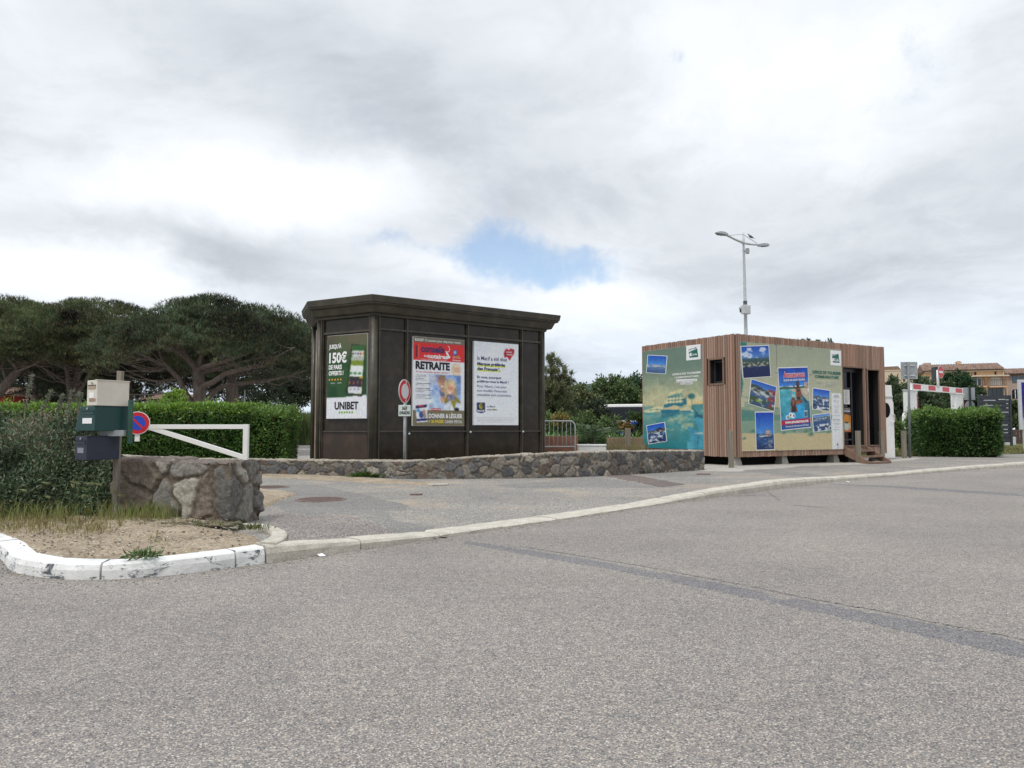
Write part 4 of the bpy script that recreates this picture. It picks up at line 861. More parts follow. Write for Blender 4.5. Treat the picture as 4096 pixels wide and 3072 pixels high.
mb = MB(); mb.add([(*q, z) for z in (cz1-.14, cz1-.05) for q in ring4], [(0, 3, 2, 1), (4, 5, 6, 7), (0, 1, 5, 4), (1, 2, 6, 5), (2, 3, 7, 6), (3, 0, 4, 7)]); obj('roof', mb, M['steeld'], cabin)
# concrete blocks
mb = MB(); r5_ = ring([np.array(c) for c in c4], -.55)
mb.add([(*q, z) for z in (.04, cz0+.03) for q in r5_], [(0, 3, 2, 1), (4, 5, 6, 7), (0, 1, 5, 4), (1, 2, 6, 5), (2, 3, 7, 6), (3, 0, 4, 7)]); obj('under_cabin_shade', mb, M['dark'], cabin)  # black box added under the floor to stand in for the deep shade there
def block(fr, u, w=.15, back=.3):
    mb = MB(); V = [fr.p(u+a*k, .06 if k2 == 0 else cz0+.02, -back/2-.06+b*k) for k2, k in ((0, w), (1, w*.62)) for a, b in ((-1, -1), (1, -1), (1, 1), (-1, 1))]
    mb.add(V, [(0, 3, 2, 1), (4, 5, 6, 7), (0, 1, 5, 4), (1, 2, 6, 5), (2, 3, 7, 6), (3, 0, 4, 7)]); obj('foundation_block', mb, M['concrete'], cabin)
for x in (85, 680, 1290): block(fR, max(.14, zR(x, 1500)[0]), .15)
block(fR, LR-.3); block(fR, LR*.8); block(fL, .4); block(fL, LA*.5); block(fB, .4); block(fB, LR-.4)
# window in the left face
def winframe(fr, u0, u1, v0, v1, m, nm, t=.05, w0=-.02, w1=.045):
    mb = MB()
    mb.box(fr, u0-t, u1+t, v1, v1+t, w0, w1); mb.box(fr, u0-t, u1+t, v0-t, v0, w0, w1); mb.box(fr, u0-t, u0, v0, v1, w0, w1-.003); mb.box(fr, u1, u1+t, v0, v1, w0, w1-.003)
    return obj(nm, mb, m, cabin, bevel=.003)
wf = winframe(fL, wu0, wu1, wv0, wv1, M['brownwood'], 'window')
mb = MB(); mb.box(fL, wu0, wu1, wv0, wv1, -.2, -.17); obj('pane', mb, M['glass'], wf)
mb = MB(); mb.cm = 0; t = .05
for a, b, c, d in ((wu0+.03, wu1-.03, wv1-t-.02, wv1-.02), (wu0+.03, wu1-.03, wv0+.02, wv0+t+.02), (wu0+.03, wu0+.03+t, wv0+t+.02, wv1-t-.02), (wu1-t-.03, wu1-.03, wv0+t+.02, wv1-t-.02)): mb.box(fL, a, b, c, d, -.17+.002, -.12)
obj('frame', mb, M['steeld'], wf)
# door with notices, and side light
df = winframe(fR, du0, du1, dv0, dv1, M['brownwood'], 'door', .045)
mb = MB(); mb.box(fR, du0, du1, dv0, dv1, -.26, -.22); obj('pane', mb, M['glass'], df)
uq = zD(370, 800)[0]
mb = MB()
for a, b, c, d in ((du0+.0, du1, dv1-.12, dv1), (du0, du0+.06, dv0, dv1-.12), (uq-.05, uq+.02, dv0, dv1-.12), (du1-.07, du1, dv0, dv1-.12), (du0+.06, uq-.05, dv0+.15, dv0+.20), (du0+.06, uq-.05, zD(300, 690)[1]-.03, zD(300, 690)[1]+.03)): mb.box(fR, a, b, c, d, -.21, -.15)
obj('frame', mb, M['black'], df)
def sheetp(x0, x1, y0, y1, cv, parent, w=-.14, nm='notice', z=zD):
    u0, u1, v0, v1 = wbox(z, x0, x1, y0, y1); mb = MB(); mb.box(fR, u0, u1, v0, v1, w-.004, w); p = obj(nm, mb, M['inkw'], parent)
    return picture(nm, fR, [(u0, v1), (u1, v1), (u1, v0), (u0, v0)], cv, w+.004, parent), (u0, u1, v0, v1)
def textsheet(seed, c=(214, 212, 208), lines=12):
    cv = Cv(24, 36, c); r = random.Random(seed)
    for i in range(lines): y = .08+.86*i/lines; cv.rect(.15+.1*r.random(), y, .6+.3*r.random(), y+.03, (130, 128, 130), .8)
    return cv
sheetp(266, 338, 705, 878, textsheet(1), df); sheetp(212, 260, 800, 885, textsheet(2, lines=5), df)
cv = Cv(36, 70, (196, 120, 34)); cv.rect(0, 0, 1, .33, (52, 40, 50)); cv.ell(.5, .5, .62, .22, (206, 132, 36)); cv.poly([(0, .45), (.35, .6), (.9, .62), (1, .8), (.75, .95), (.3, .92), (0, .7)], (176, 178, 160)); cv.ell(.55, .78, .22, .14, (196, 200, 190)); cv.ell(.6, .62, .18, .03, (40, 36, 44)); cv.ell(.85, .45, .02, .16, (46, 36, 34)); cv.poly([(0, .85), (.5, .98), (1, .9), (1, 1), (0, 1)], (176, 84, 40))
_, (pu0, pu1, pv0, pv1) = sheetp(226, 350, 915, 1208, cv, df, -.138, 'notice')
mb = MB(); text(mb, fR, 'COGOLIN', pu0+.35*(pu1-pu0), pu1-.06*(pu1-pu0), pv1-.19*(pv1-pv0), pv1-.12*(pv1-pv0), -.131, .04); text(mb, fR, 'LES MARINES DE', pu0+.25*(pu1-pu0), pu1-.06*(pu1-pu0), pv1-.085*(pv1-pv0), pv1-.05*(pv1-pv0), -.131, .02); obj('lettering', mb, M['inkw'], df)
sf = winframe(fR, su0, su1, sv0, sv1, M['brownwood'], 'window', .035)
mb = MB(); mb.box(fR, su0, su1, sv0, sv1, -.24, -.20); obj('pane', mb, M['glass'], sf)
cv = Cv(20, 60, (40, 42, 44)); cv.noise(0, 1, (120, 124, 110), 4, 9, .5, .8, 5); cv.noise(.5, 1, (150, 130, 100), 5, 12, .55, .8, 9); cv.rect(0, .0, 1, .3, (26, 27, 30))
u0, u1, v0, v1 = wbox(zD, 508, 552, 520, 1340); picture('display_strip', fR, [(u0, v1), (u1, v1), (u1, v0), (u0, v0)], cv, -.19, sf)
mb = MB(); mb.box(fR, u1, u1+.05, sv0, sv1, -.198, -.15); obj('frame', mb, M['black'], sf)
# steps
zs0, zs1 = zD(215, 1370)[0], zD(480, 1370)[0]; mb = MB()
st = thing('wooden_steps', fR.p((zs0+zs1)/2, .09, .4), 'brown wooden steps up to the cabin door', 'steps')
top_ = dv0-.04
for u in (zs0+.03, zs1):
    mb = MB(); pts = [(.05, top_), (.05, top_-.28), (.62, .09), (.84, .09), (.84, .16)]
    fs = F(fR.p(u, 0, 0), fR.w); fs = F(fR.p(u, 0, 0), fR.w, (0, 0, 1)); mb.poly(fs, pts, -.025, .025); obj('stringer', mb, M['brownwood'], st, bevel=.003)
for k in range(3):
    d = .08+.26*k; zt = top_-.02-(top_-.09)/3.*(k+.55); mb = MB(); mb.box(fR, zs0+.06, zs1-.03, zt-.045, zt, d, d+.27); obj('tread', mb, M['brownwood'], st, bevel=.003)
# printed panels
def quadz(z, q): return [z(*p) for p in q]
pl = quadz(zL, [(75, 270), (830, 178), (835, 1500), (88, 1475)])
lu0, lu1 = (pl[0][0]+pl[3][0])/2, (pl[1][0]+pl[2][0])/2; lv1 = (pl[0][1]+pl[1][1])/2; lv0 = (pl[2][1]+pl[3][1])/2
pr = quadz(zR, [(110, 125), (1305, 250), (1335, 1418), (120, 1430)])
ru0, ru1 = (pr[0][0]+pr[3][0])/2, (pr[1][0]+pr[2][0])/2; rv1 = (pr[0][1]+pr[1][1])/2; rv0 = (pr[2][1]+pr[3][1])/2
PW = .045
def panel(fr, u0, u1, v0, v1, cv, nm):
    mb = MB(); mb.box(fr, u0, u1, v0, v1, .033, PW); p = obj(nm, mb, M['galvl'], cabin)
    picture('print', fr, [(u0+.004, v1-.004), (u1-.004, v1-.004), (u1-.004, v0+.004), (u0+.004, v0+.004)], cv, PW+.003, p); return p
def bil(z, xy, A):                      # zoom pixel -> normalised panel coordinate
    u, v = z(*xy); return ((u-A[0])/(A[1]-A[0]), (A[3]-v)/(A[3]-A[2]))
AL = (lu0, lu1, lv0, lv1); AR = (ru0, ru1, rv0, rv1)
nL = lambda x, y: bil(zL, (x, y), AL); nR = lambda x, y: bil(zR, (x, y), AR)
# left panel: green and sand duotone of a marina
cv = Cv(150, 260); cv.grad(0, .2, (98, 124, 112), (104, 130, 116)); cv.grad(.2, .55, (104, 130, 116), (196, 192, 150)); cv.grad(.55, .64, (190, 188, 146), (150, 176, 156)); cv.grad(.64, 1.01, (120, 164, 156), (18, 118, 132))
cv.noise(.36, .60, (214, 204, 152), 5, 12, .56, .3, 3); cv.noise(.64, 1, (34, 132, 146), 5, 26, .5, .55, 5); cv.noise(.66, .82, (206, 206, 160), 9, 34, .56, .55, 8, .38, .85)
def cp(pts, c, a=1.): cv.poly([nL(*p) for p in pts], c, a)
def ce(x, y, rx, ry, c, a=1., s_=.15): q = nL(x, y); cv.ell(q[0], q[1], rx/760., ry/1270., c, a, s_)
cp([(265, 590), (268, 590), (270, 950), (266, 950)], (226, 218, 180), .8)
for x, y in ((110, 800), (140, 760), (180, 720)): cp([(x, y), (x+2, y), (x+3, 980), (x, 980)], (220, 212, 172), .5)
cp([(85, 960), (160, 950), (350, 965), (350, 1000), (85, 1005)], (86, 150, 150), .7)
cp([(375, 870), (420, 800), (430, 780), (500, 760), (575, 740), (580, 940), (350, 960), (345, 930)], (214, 208, 160)); cp([(395, 830), (500, 800), (560, 790), (575, 800), (575, 815), (400, 850)], (60, 130, 140), .8)
for y in (845, 885, 925):
    for k in range(5): ce(405+k*42, y-k*3, 15, 10, (44, 112, 130), .9)
cp([(385, 905), (590, 880), (590, 888), (385, 914)], (236, 230, 190)); cp([(385, 865), (585, 838), (585, 845), (390, 872)], (236, 230, 190)); cp([(582, 860), (625, 850), (632, 930), (585, 940)], (36, 104, 128))
cp([(345, 930), (580, 915), (585, 955), (350, 970)], (24, 106, 138)); cp([(630, 850), (690, 850), (690, 970), (630, 950)], (214, 200, 146)); ce(690, 830, 42, 34, (46, 110, 118)); cp([(688, 850), (696, 850), (698, 940), (688, 940)], (70, 110, 110))
cp([(735, 860), (760, 835), (835, 830), (835, 900), (735, 905)], (216, 206, 160)); cp([(695, 915), (740, 890), (835, 880), (835, 930), (690, 935)], (222, 198, 138)); cp([(690, 935), (835, 930), (835, 1000), (770, 1030), (690, 990)], (70, 140, 148))
cp([(90, 1010), (180, 985), (220, 960), (340, 955), (330, 1015), (120, 1035)], (222, 214, 166)); cp([(160, 1000), (300, 990), (300, 998), (160, 1008)], (60, 120, 130))
cp([(300, 1000), (520, 990), (560, 1020), (500, 1040), (320, 1055)], (22, 106, 134)); cp([(300, 998), (420, 960), (470, 940), (520, 950), (560, 990), (500, 998)], (216, 196, 150)); cp([(535, 1000), (590, 970), (650, 965), (700, 1000), (690, 1030), (560, 1035)], (216, 206, 160)); cp([(545, 1015), (690, 1005), (680, 1032), (570, 1036)], (40, 120, 146))
cp([(310, 1060), (560, 1035), (540, 1060), (320, 1110)], (28, 108, 130), .8)
cp([(690, 960), (780, 1060), (835, 1060), (835, 1110), (720, 1110), (740, 1040)], (30, 90, 112)); cp([(720, 1110), (760, 1090), (835, 1115), (835, 1490), (760, 1490), (800, 1300), (760, 1180)], (64, 156, 186)); cp([(640, 1210), (720, 1225), (790, 1300), (760, 1490), (690, 1490), (680, 1340)], (58, 150, 182)); cp([(640, 1390), (720, 1412), (716, 1490), (632, 1490)], (76, 164, 190)); cp([(772, 1320), (776, 1320), (770, 1490), (764, 1490)], (20, 90, 120)); cp([(730, 1290), (835, 1285), (835, 1300), (740, 1302)], (214, 214, 196)); cp([(700, 970), (800, 1070), (796, 1078), (694, 980)], (24, 80, 100))
cv.soften(0, .3, 1, 1, 2, .16, 12, 5); cv.c = cv.c*.88+np.array([.72, .74, .68])*.12
p1_ = panel(fL, lu0, lu1, lv0, lv1, cv, 'printed_panel')
def seaphoto(nx, ny, hz_, seed, land=(150, 150, 150), sky0=(28, 92, 200), sky1=(110, 165, 225), sea0=(60, 110, 170), sea1=(20, 50, 110), lt=.06, boats=0, mount=False):
    cv = Cv(nx, ny); cv.grad(0, hz_, sky0, sky1); cv.grad(hz_, 1.01, sea0, sea1)
    if mount: cv.poly([(.25, hz_), (.55, hz_-.14), (.72, hz_-.2), (.95, hz_-.08), (1, hz_)], (40, 56, 90))
    cv.noise(hz_-lt, hz_+lt*.7, land, 14, 22, .46, 1, seed); cv.noise(hz_-lt*.3, hz_+lt, (226, 226, 224), 18, 30, .55, .9, seed+3); cv.noise(hz_-lt*.5, hz_+lt*.5, (60, 66, 60), 16, 20, .58, .8, seed+5)
    cv.noise(hz_, 1, (120, 150, 190), 6, 24, .56, .35, seed+1)
    cv.soften(0, 0, 1, 1, 0, .18, 10, seed)
    if boats: cv.noise(hz_+.05, 1, (224, 228, 232), 7, 11, .52, .95, seed+7); cv.noise(hz_+.05, 1, (24, 50, 90), 12, 16, .58, .8, seed+9)
    return cv
def photo(fr, z, q, cv, parent, w=PW+.006, rim=.022):
    Q = [np.array(z(*p)) for p in q]; c = sum(Q)/4; Qo = [c+(p-c)*(1+rim/np.linalg.norm(p-c)*1.4) for p in Q]
    mb = MB(); mb.poly(fr, [tuple(p) for p in Qo[::-1]], PW+.004, w); o = obj('photo', mb, M['inkw'], parent)
    picture('photo', fr, [tuple(p) for p in Q], cv, w+.003, parent); return o
photo(fL, zL, [(148, 318), (382, 330), (364, 546), (130, 532)], seaphoto(50, 50, .58, 3, (170, 160, 160), (24, 88, 190), (90, 150, 215), (110, 140, 175), (50, 80, 130)), p1_)
photo(fL, zL, [(132, 1200), (352, 1158), (378, 1388), (155, 1424)], seaphoto(50, 50, .40, 8, (110, 90, 80), (26, 82, 190), (80, 140, 215), (60, 100, 150), (20, 40, 90), .1, 1, True), p1_)
def logo(fr, z, sq, cube, parent, txt):
    mb = MB(); Q = [z(*p) for p in sq]; mb.poly(fr, Q[::-1], PW+.004, PW+.007); a = obj('logo', mb, M['inkw'], parent)
    mb = MB(); mb.poly(fr, [z(*p) for p in cube][::-1], PW+.0075, PW+.010); obj('logo', mb, M['inkgr'], parent)
    mb = MB(); (x0, y0, x1, y1), s1 = txt[0]; u0, v0 = z(x0, y1); u1, v1 = z(x1, y0); text(mb, fr, s1, u0, u1, v0, v1, PW+.013, .02)
    (cx, cy, k) = txt[1]; pts = [(cx-.35*k, cy-.9*k), (cx+.45*k, cy-.8*k), (cx+.1*k, cy-.2*k), (cx+.5*k, cy+.3*k), (cx+.2*k, cy+k), (cx-.6*k, cy+.7*k), (cx-.8*k, cy-.1*k)]; mb.poly(fr, [z(*p) for p in pts][::-1], PW+.011, PW+.013)
    obj('logo', mb, M['inkw'], parent); mb = MB()
    (x0, y0, x1, y1), s2, sl = txt[2]; u0, v0 = z(x0, y1); u1, v1 = z(x1, y1); text(mb, fr, s2, u0, u1, v0, v0+.045, PW+.010, .02, rot=sl); obj('lettering', mb, M['inkgr'], parent)
logo(fL, zL, [(625, 198), (804, 178), (804, 366), (626, 384)], [(658, 278), (764, 232), (776, 338), (668, 348)], p1_, [((703, 290, 762, 322), 'Golfe'), (686, 308, 24), ((654, 222, 756, 262), 'OFFICE DE TOURISME', .14)])
def L_(mb, fr, z, s, x0, yb0, x1, yt1, bold=.03, dw=0):     # baseline-left and cap-height-right zoom pixels
    u0, v0 = z(x0, yb0); u1, v1 = z(x1, yt1); text(mb, fr, s, u0, u1, v0, v1, PW+.010+dw, bold)
mb = MB(); L_(mb, fL, zL, 'OFFICE DE TOURISME', 453, 572, 808, 516, .05); L_(mb, fL, zL, 'COMMUNAUTAIRE', 480, 608, 780, 564, .05); 
Q = [(500, 622), (760, 612), (760, 642), (502, 658)]; mb.poly(fL, [zL(*p) for p in Q][::-1], PW+.004, PW+.007); Q = [(554, 658), (702, 650), (702, 680), (555, 684)]; mb.poly(fL, [zL(*p) for p in Q][::-1], PW+.004, PW+.007); obj('lettering', mb, M['inkw'], p1_)
mb = MB(); L_(mb, fL, zL, 'BUREAU DES MARINES', 508, 652, 752, 620, .0); L_(mb, fL, zL, 'DE', 562, 678, 588, 658, .0); L_(mb, fL, zL, 'COGOLIN', 596, 678, 696, 654, .04); obj('lettering', mb, M['inkg'], p1_)
# right panel: beach background
cv = Cv(220, 220); cv.grad(0, .5, (150, 160, 138), (186, 186, 156)); cv.grad(.5, 1.01, (190, 188, 156), (200, 184, 142))
def rp(pts, c, a=1.): cv.poly([nR(*p) for p in pts], c, a)
cv.noise(0, .6, (166, 172, 148), 2, 3, .5, .2, 2)
rp([(115, 945), (260, 960), (420, 1000), (640, 1010), (1190, 1010), (1200, 1225), (115, 1232)], (96, 138, 120)); rp([(115, 1080), (1200, 1060), (1200, 1225), (115, 1232)], (140, 164, 140), .6); rp([(115, 945), (260, 960), (420, 1000), (300, 1070), (115, 1075)], (60, 124, 116), .8)
rp([(115, 1228), (1200, 1222), (1200, 1430), (115, 1430)], (196, 180, 138)); cv.noise(.5, .7, (80, 130, 118), 8, 20, .55, .5, 4)
rp([(105, 125), (182, 135), (180, 190), (110, 200)], (30, 110, 104)); rp([(105, 400), (132, 580), (140, 640), (118, 800), (108, 800)], (30, 110, 104)); cv.noise(0, .95, (200, 196, 160), 30, 30, .64, .12, 9)
for x, y, s_ in ((250, 1205, 30), (620, 1225, 22), (740, 1200, 20), (880, 1205, 26), (940, 1240, 34), (930, 1190, 24), (150, 1290, 20), (1150, 1215, 20)):
    q = nR(x, y); cv.ell(q[0], q[1], s_/1200., s_*.55/1200., (90, 130, 104), .9, .4); cv.ell(q[0]+.008, q[1]-.008, s_*.5/1200., s_*.4/1200., (60, 110, 92), .9, .4)
rp([(1186, 748), (1300, 755), (1325, 1418), (1195, 1418)], (232, 234, 238))
cv.c = cv.c*.90+np.array([.80, .80, .72])*.10
p2_ = panel(fR, ru0, ru1, rv0, rv1, cv, 'printed_panel')
mb = MB()
for x in (537,): 
    u, _ = zR(x, 400); mb.box(fR, u-.004, u+.004, zR(x, 455)[1], rv1-.01, PW+.0035, PW+.0055)
for x, y in ((295, 152), (520, 178), (542, 180), (730, 200), (920, 222), (942, 224), (528, 508), (545, 510), (932, 530), (944, 532), (530, 925), (548, 926), (540, 1420), (755, 1422), (960, 1420), (1130, 1418)): u, v = zR(x, y); mb.disc(fR, u, v, PW+.0035, PW+.009, .014, 8)
obj('screw', mb, M['steeld'], p2_)
# photos
cv = Cv(70, 80); cv.grad(0, .40, (22, 76, 176), (90, 140, 205)); cv.noise(.05, .38, (214, 222, 236), 4, 7, .6, .9, 3); cv.grad(.38, .64, (60, 90, 100), (44, 64, 48)); cv.noise(.34, .44, (70, 100, 130), 5, 8, .5, .9, 2); cv.noise(.5, .66, (186, 178, 166), 14, 20, .52, .9, 7); cv.grad(.64, 1.01, (14, 34, 84), (10, 28, 80)); cv.ell(.5, .68, .6, .03, (20, 44, 90)); cv.noise(.62, .66, (200, 190, 170), 10, 30, .5, .8, 9); cv.rect(.5, .74, .52, .75, (230, 230, 230)); cv.rect(.38, .82, .40, .83, (230, 230, 230))
photo(fR, zR, [(115, 200), (438, 188), (462, 548), (142, 570)], cv, p2_)
cv = Cv(60, 60); cv.grad(0, .35, (30, 90, 190), (100, 150, 215)); cv.poly([(0, .2), (.2, .16), (.5, .24), (.8, .3), (1, .3), (1, .5), (0, .5)], (52, 66, 62)); cv.grad(.45, 1.01, (60, 96, 140), (50, 84, 130)); cv.noise(.25, .6, (180, 180, 176), 8, 14, .52, .9, 5); cv.noise(.3, .95, (206, 212, 216), 6, 9, .62, .9, 6); cv.noise(.2, 1, (150, 50, 50), 8, 8, .54, .9, 4, .68, 1); cv.noise(.65, 1, (64, 84, 50), 6, 9, .47, .95, 8); cv.ell(.35, .78, .10, .06, (150, 180, 70), .9, .5)
photo(fR, zR, [(238, 585), (530, 678), (502, 960), (208, 870)], cv, p2_)
cv = seaphoto(40, 80, .60, 12, (60, 70, 70), (10, 66, 180), (80, 150, 220), (40, 90, 150), (14, 40, 90), .03); cv.poly([(.52, .60), (.56, .50), (.62, .47), (.78, .47), (.80, .61)], (176, 130, 110)); 
for k in range(3): cv.rect(.56, .50+.03*k, .78, .512+.03*k, (226, 210, 200))
cv.ell(.5, .65, .35, .02, (224, 224, 228)); cv.poly([(.4, .655), (.95, .655), (.9, .69), (.45, .69)], (34, 34, 50)); cv.noise(.7, 1, (170, 160, 150), 8, 20, .56, .7, 3, .5, .9)
photo(fR, zR, [(284, 978), (494, 976), (506, 1410), (298, 1418)], cv, p2_)
cv = seaphoto(50, 60, .42, 15, (70, 84, 96), (18, 78, 190), (96, 150, 216), (70, 100, 140), (24, 44, 80), .07, 1)
photo(fR, zR, [(968, 692), (1163, 720), (1158, 958), (962, 935)], cv, p2_)
cv = seaphoto(50, 50, .26, 19, (92, 100, 96), (90, 140, 205), (140, 175, 220), (50, 84, 130), (30, 60, 110), .1, 0); cv.noise(.6, 1, (220, 222, 226), 7, 8, .50, .95, 7); cv.noise(.7, 1, (40, 50, 60), 9, 9, .6, .9, 2)
photo(fR, zR, [(962, 1012), (1166, 985), (1182, 1176), (976, 1206)], cv, p2_)
# big central poster: two figures on a paddle board in a turquoise bay
cv = Cv(110, 200); cv.grad(0, .30, (14, 66, 170), (60, 130, 210)); cv.poly([(0, .31), (.15, .30), (.5, .315), (1, .30), (1, .36), (0, .36)], (70, 96, 80)); cv.noise(.24, .36, (190, 160, 140), 10, 20, .5, .9, 2, .85, 1)
cv.grad(.345, .9, (110, 190, 200), (40, 130, 170)); cv.noise(.345, .9, (60, 160, 176), 4, 14, .5, .6, 3); cv.poly([(.3, .36), (1, .34), (1, .58), (.75, .44)], (206, 190, 166)); cv.noise(.35, .5, (226, 216, 200), 6, 12, .5, .6, 4, .4, 1); cv.poly([(.7, .5), (1, .58), (1, .85), (.75, .85)], (30, 90, 110), .6)
cv.poly([(.06, .83), (.42, .62), (.70, .55), (.80, .56), (.82, .70), (.78, .83)], (46, 160, 214)); cv.poly([(.2, .83), (.46, .66), (.5, .66), (.34, .83)], (110, 200, 232), .8)
sk = (126, 78, 60); sk2 = (150, 96, 76)
cv.poly([(.46, .30), (.49, .29), (.93, .58), (.91, .60)], (50, 50, 56)); cv.ell(.47, .285, .03, .02, (60, 120, 170))
cv.ell(.625, .27, .05, .045, (64, 40, 30)); cv.ell(.62, .275, .034, .032, sk); cv.poly([(.585, .28), (.665, .28), (.68, .38), (.57, .38)], (70, 44, 32)); cv.poly([(.56, .345), (.70, .345), (.72, .43), (.70, .55), (.57, .55), (.545, .43)], sk); cv.poly([(.575, .37), (.69, .37), (.68, .395), (.58, .395)], (50, 30, 34)); cv.poly([(.575, .49), (.70, .49), (.68, .53), (.59, .53)], (50, 30, 34)); cv.poly([(.70, .35), (.74, .42), (.76, .50), (.73, .50), (.69, .42)], sk); cv.poly([(.56, .35), (.53, .45), (.56, .52), (.585, .45)], sk2)
cv.ell(.64, .56, .13, .035, sk); cv.ell(.60, .585, .10, .025, sk2)
cv.ell(.44, .55, .075, .062, (110, 58, 36)); cv.ell(.44, .565, .045, .042, sk2); cv.poly([(.36, .56), (.52, .56), (.53, .66), (.35, .66)], (104, 56, 38)); cv.ell(.44, .575, .042, .04, sk2); cv.poly([(.37, .63), (.52, .63), (.56, .73), (.36, .73)], (44, 34, 44)); cv.poly([(.35, .64), (.39, .62), (.36, .73), (.31, .73)], sk2); cv.poly([(.50, .62), (.54, .64), (.58, .73), (.53, .73)], sk)
for x, y in ((.22, .81), (.32, .775), (.42, .79)): cv.ell(x, y, .06, .042, (236, 238, 238), 1, .15); cv.ell(x+.01, y, .02, .02, (60, 60, 70))
cv.rect(.78, .72, .90, .83, (220, 224, 230)); cv.rect(.79, .735, .89, .82, (70, 110, 130)); cv.soften(0, 0, 1, 1, 1, .25, 8, 7); cv.rect(.0, .852, 1, .925, (184, 24, 62)); cv.rect(0, .925, 1, 1, (24, 84, 160)); cv.rect(0, .84, 1, .853, (46, 130, 200))
bq = [(552, 456), (900, 445), (940, 1146), (594, 1184)]
photo(fR, zR, bq, cv, p2_, PW+.009)
Bq = [np.array(zR(*p)) for p in bq]
def onbig(x, y): return (1-y)*((1-x)*Bq[0]+x*Bq[1])+y*((1-x)*Bq[3]+x*Bq[2])
eu = unit(np.append(Bq[1]-Bq[0], 0)); fr_b = F(fR.o, fR.u*eu[0]+fR.v*eu[1], -fR.u*eu[1]+fR.v*eu[0])
def onb2(x, y): q = fR.p(*onbig(x, y))-fr_b.o; return float(q@fr_b.u), float(q@fr_b.v)
def Tb(mb, s, x0, x1, yt, yb, bold=.03, dw=0.): a, b = onb2(x0, yb); c, d = onb2(x1, yt); text(mb, fr_b, s, a, c, b, d, PW+.017+dw, bold, .02)
mb = MB(); Tb(mb, 'Amusez-vous', .15, .88, .055, .165, .09); Tb(mb, 'GOLFE DE SAINT-TROPEZ', .15, .88, .186, .215, .04); Tb(mb, 'www.amusezvous.net', .12, .92, .868, .91, .04); Tb(mb, 'Votre site de réservations de 250 loisirs', .13, .92, .942, .97, .01); obj('lettering', mb, M['inkw'], p2_)
mb = MB(); Tb(mb, 'Amusez-vous', .157, .873, .06, .16, .03, .003); obj('lettering', mb, M['inkr'], p2_)
logo(fR, zR, [(1172, 240), (1298, 252), (1298, 426), (1174, 416)], [(1192, 312), (1268, 286), (1280, 392), (1204, 386)], p2_, [((1226, 340, 1268, 376), 'Golfe'), (1212, 352, 20), ((1190, 262, 1264, 308), 'OFFICE DE TOURISME', .10)])
mb = MB(); L_(mb, fR, zR, 'OFFICE DE TOURISME', 958, 512, 1295, 505+4, .05) if False else None
def Lb(mb, s, x0, x1, yc0, yc1, h, bold):   # centre line from (x0,yc0) to (x1,yc1), height in zoom px
    u0 = zR(x0, yc0)[0]; u1 = zR(x1, yc1)[0]; va = (zR(x0, yc0+h/2)[1]+zR(x1, yc1+h/2)[1])/2; vb = (zR(x0, yc0-h/2)[1]+zR(x1, yc1-h/2)[1])/2; text(mb, fR, s, u0, u1, va, vb, PW+.010, bold)
Lb(mb, 'OFFICE DE TOURISME', 958, 1295, 496, 520, 38, .05); Lb(mb, 'COMMUNAUTAIRE', 988, 1272, 548, 568, 34, .05); obj('lettering', mb, M['inkgr'], p2_)
mb = MB()
for q in ([(1012, 598), (1248, 612), (1248, 642), (1012, 628)], [(1066, 634), (1202, 642), (1202, 672), (1066, 664)]): mb.poly(fR, [zR(*p) for p in q][::-1], PW+.004, PW+.007)
obj('label_strip', mb, mat('sand_ink', lin(206, 204, 176), .5), p2_)
mb = MB(); Lb(mb, 'BUREAU DES MARINES', 1016, 1246, 614, 628, 24, .0); Lb(mb, 'DE', 1070, 1096, 648, 650, 20, .0); Lb(mb, 'COGOLIN', 1104, 1198, 652, 656, 24, .04)
for s_, y, w_ in (('HORAIRES', 772, 50), ('D’OUVERTURE', 790, 70), ('Opening hours', 806, 60), ('Juillet & août', 840, 66), ('Tous les jours', 858, 60), ('Du printemps', 898, 70), ('à l’automne', 912, 50), ('du lundi au', 944, 50), ('samedi', 960, 34), ('de 9h à 12h', 975, 60), ('et de 14h à 18h', 1010, 80), ('Hors saison', 1058, 84), ('du lundi au vendredi', 1075, 80), ('Fermé le week-end', 1105, 74), ('et jours fériés', 1120, 60), ('Accueil', 1150, 44), ('www.golfe-tourisme', 1180, 80)):
    Lb(mb, s_, 1243-w_/2, 1243+w_/2, y, y+3, 11, .03 if s_ in ('HORAIRES', 'D’OUVERTURE', 'Juillet & août', 'Hors saison', 'www.golfe-tourisme') else 0)
u, v = zR(1257, 1356); mb.poly(fR, [(u, v+.055), (u-.04, v), (u, v-.06), (u+.04, v)], PW+.008, PW+.010); Lb(mb, 'Commune', 1240, 1276, 1392, 1393, 9, 0)
obj('lettering', mb, M['inkg'], p2_)
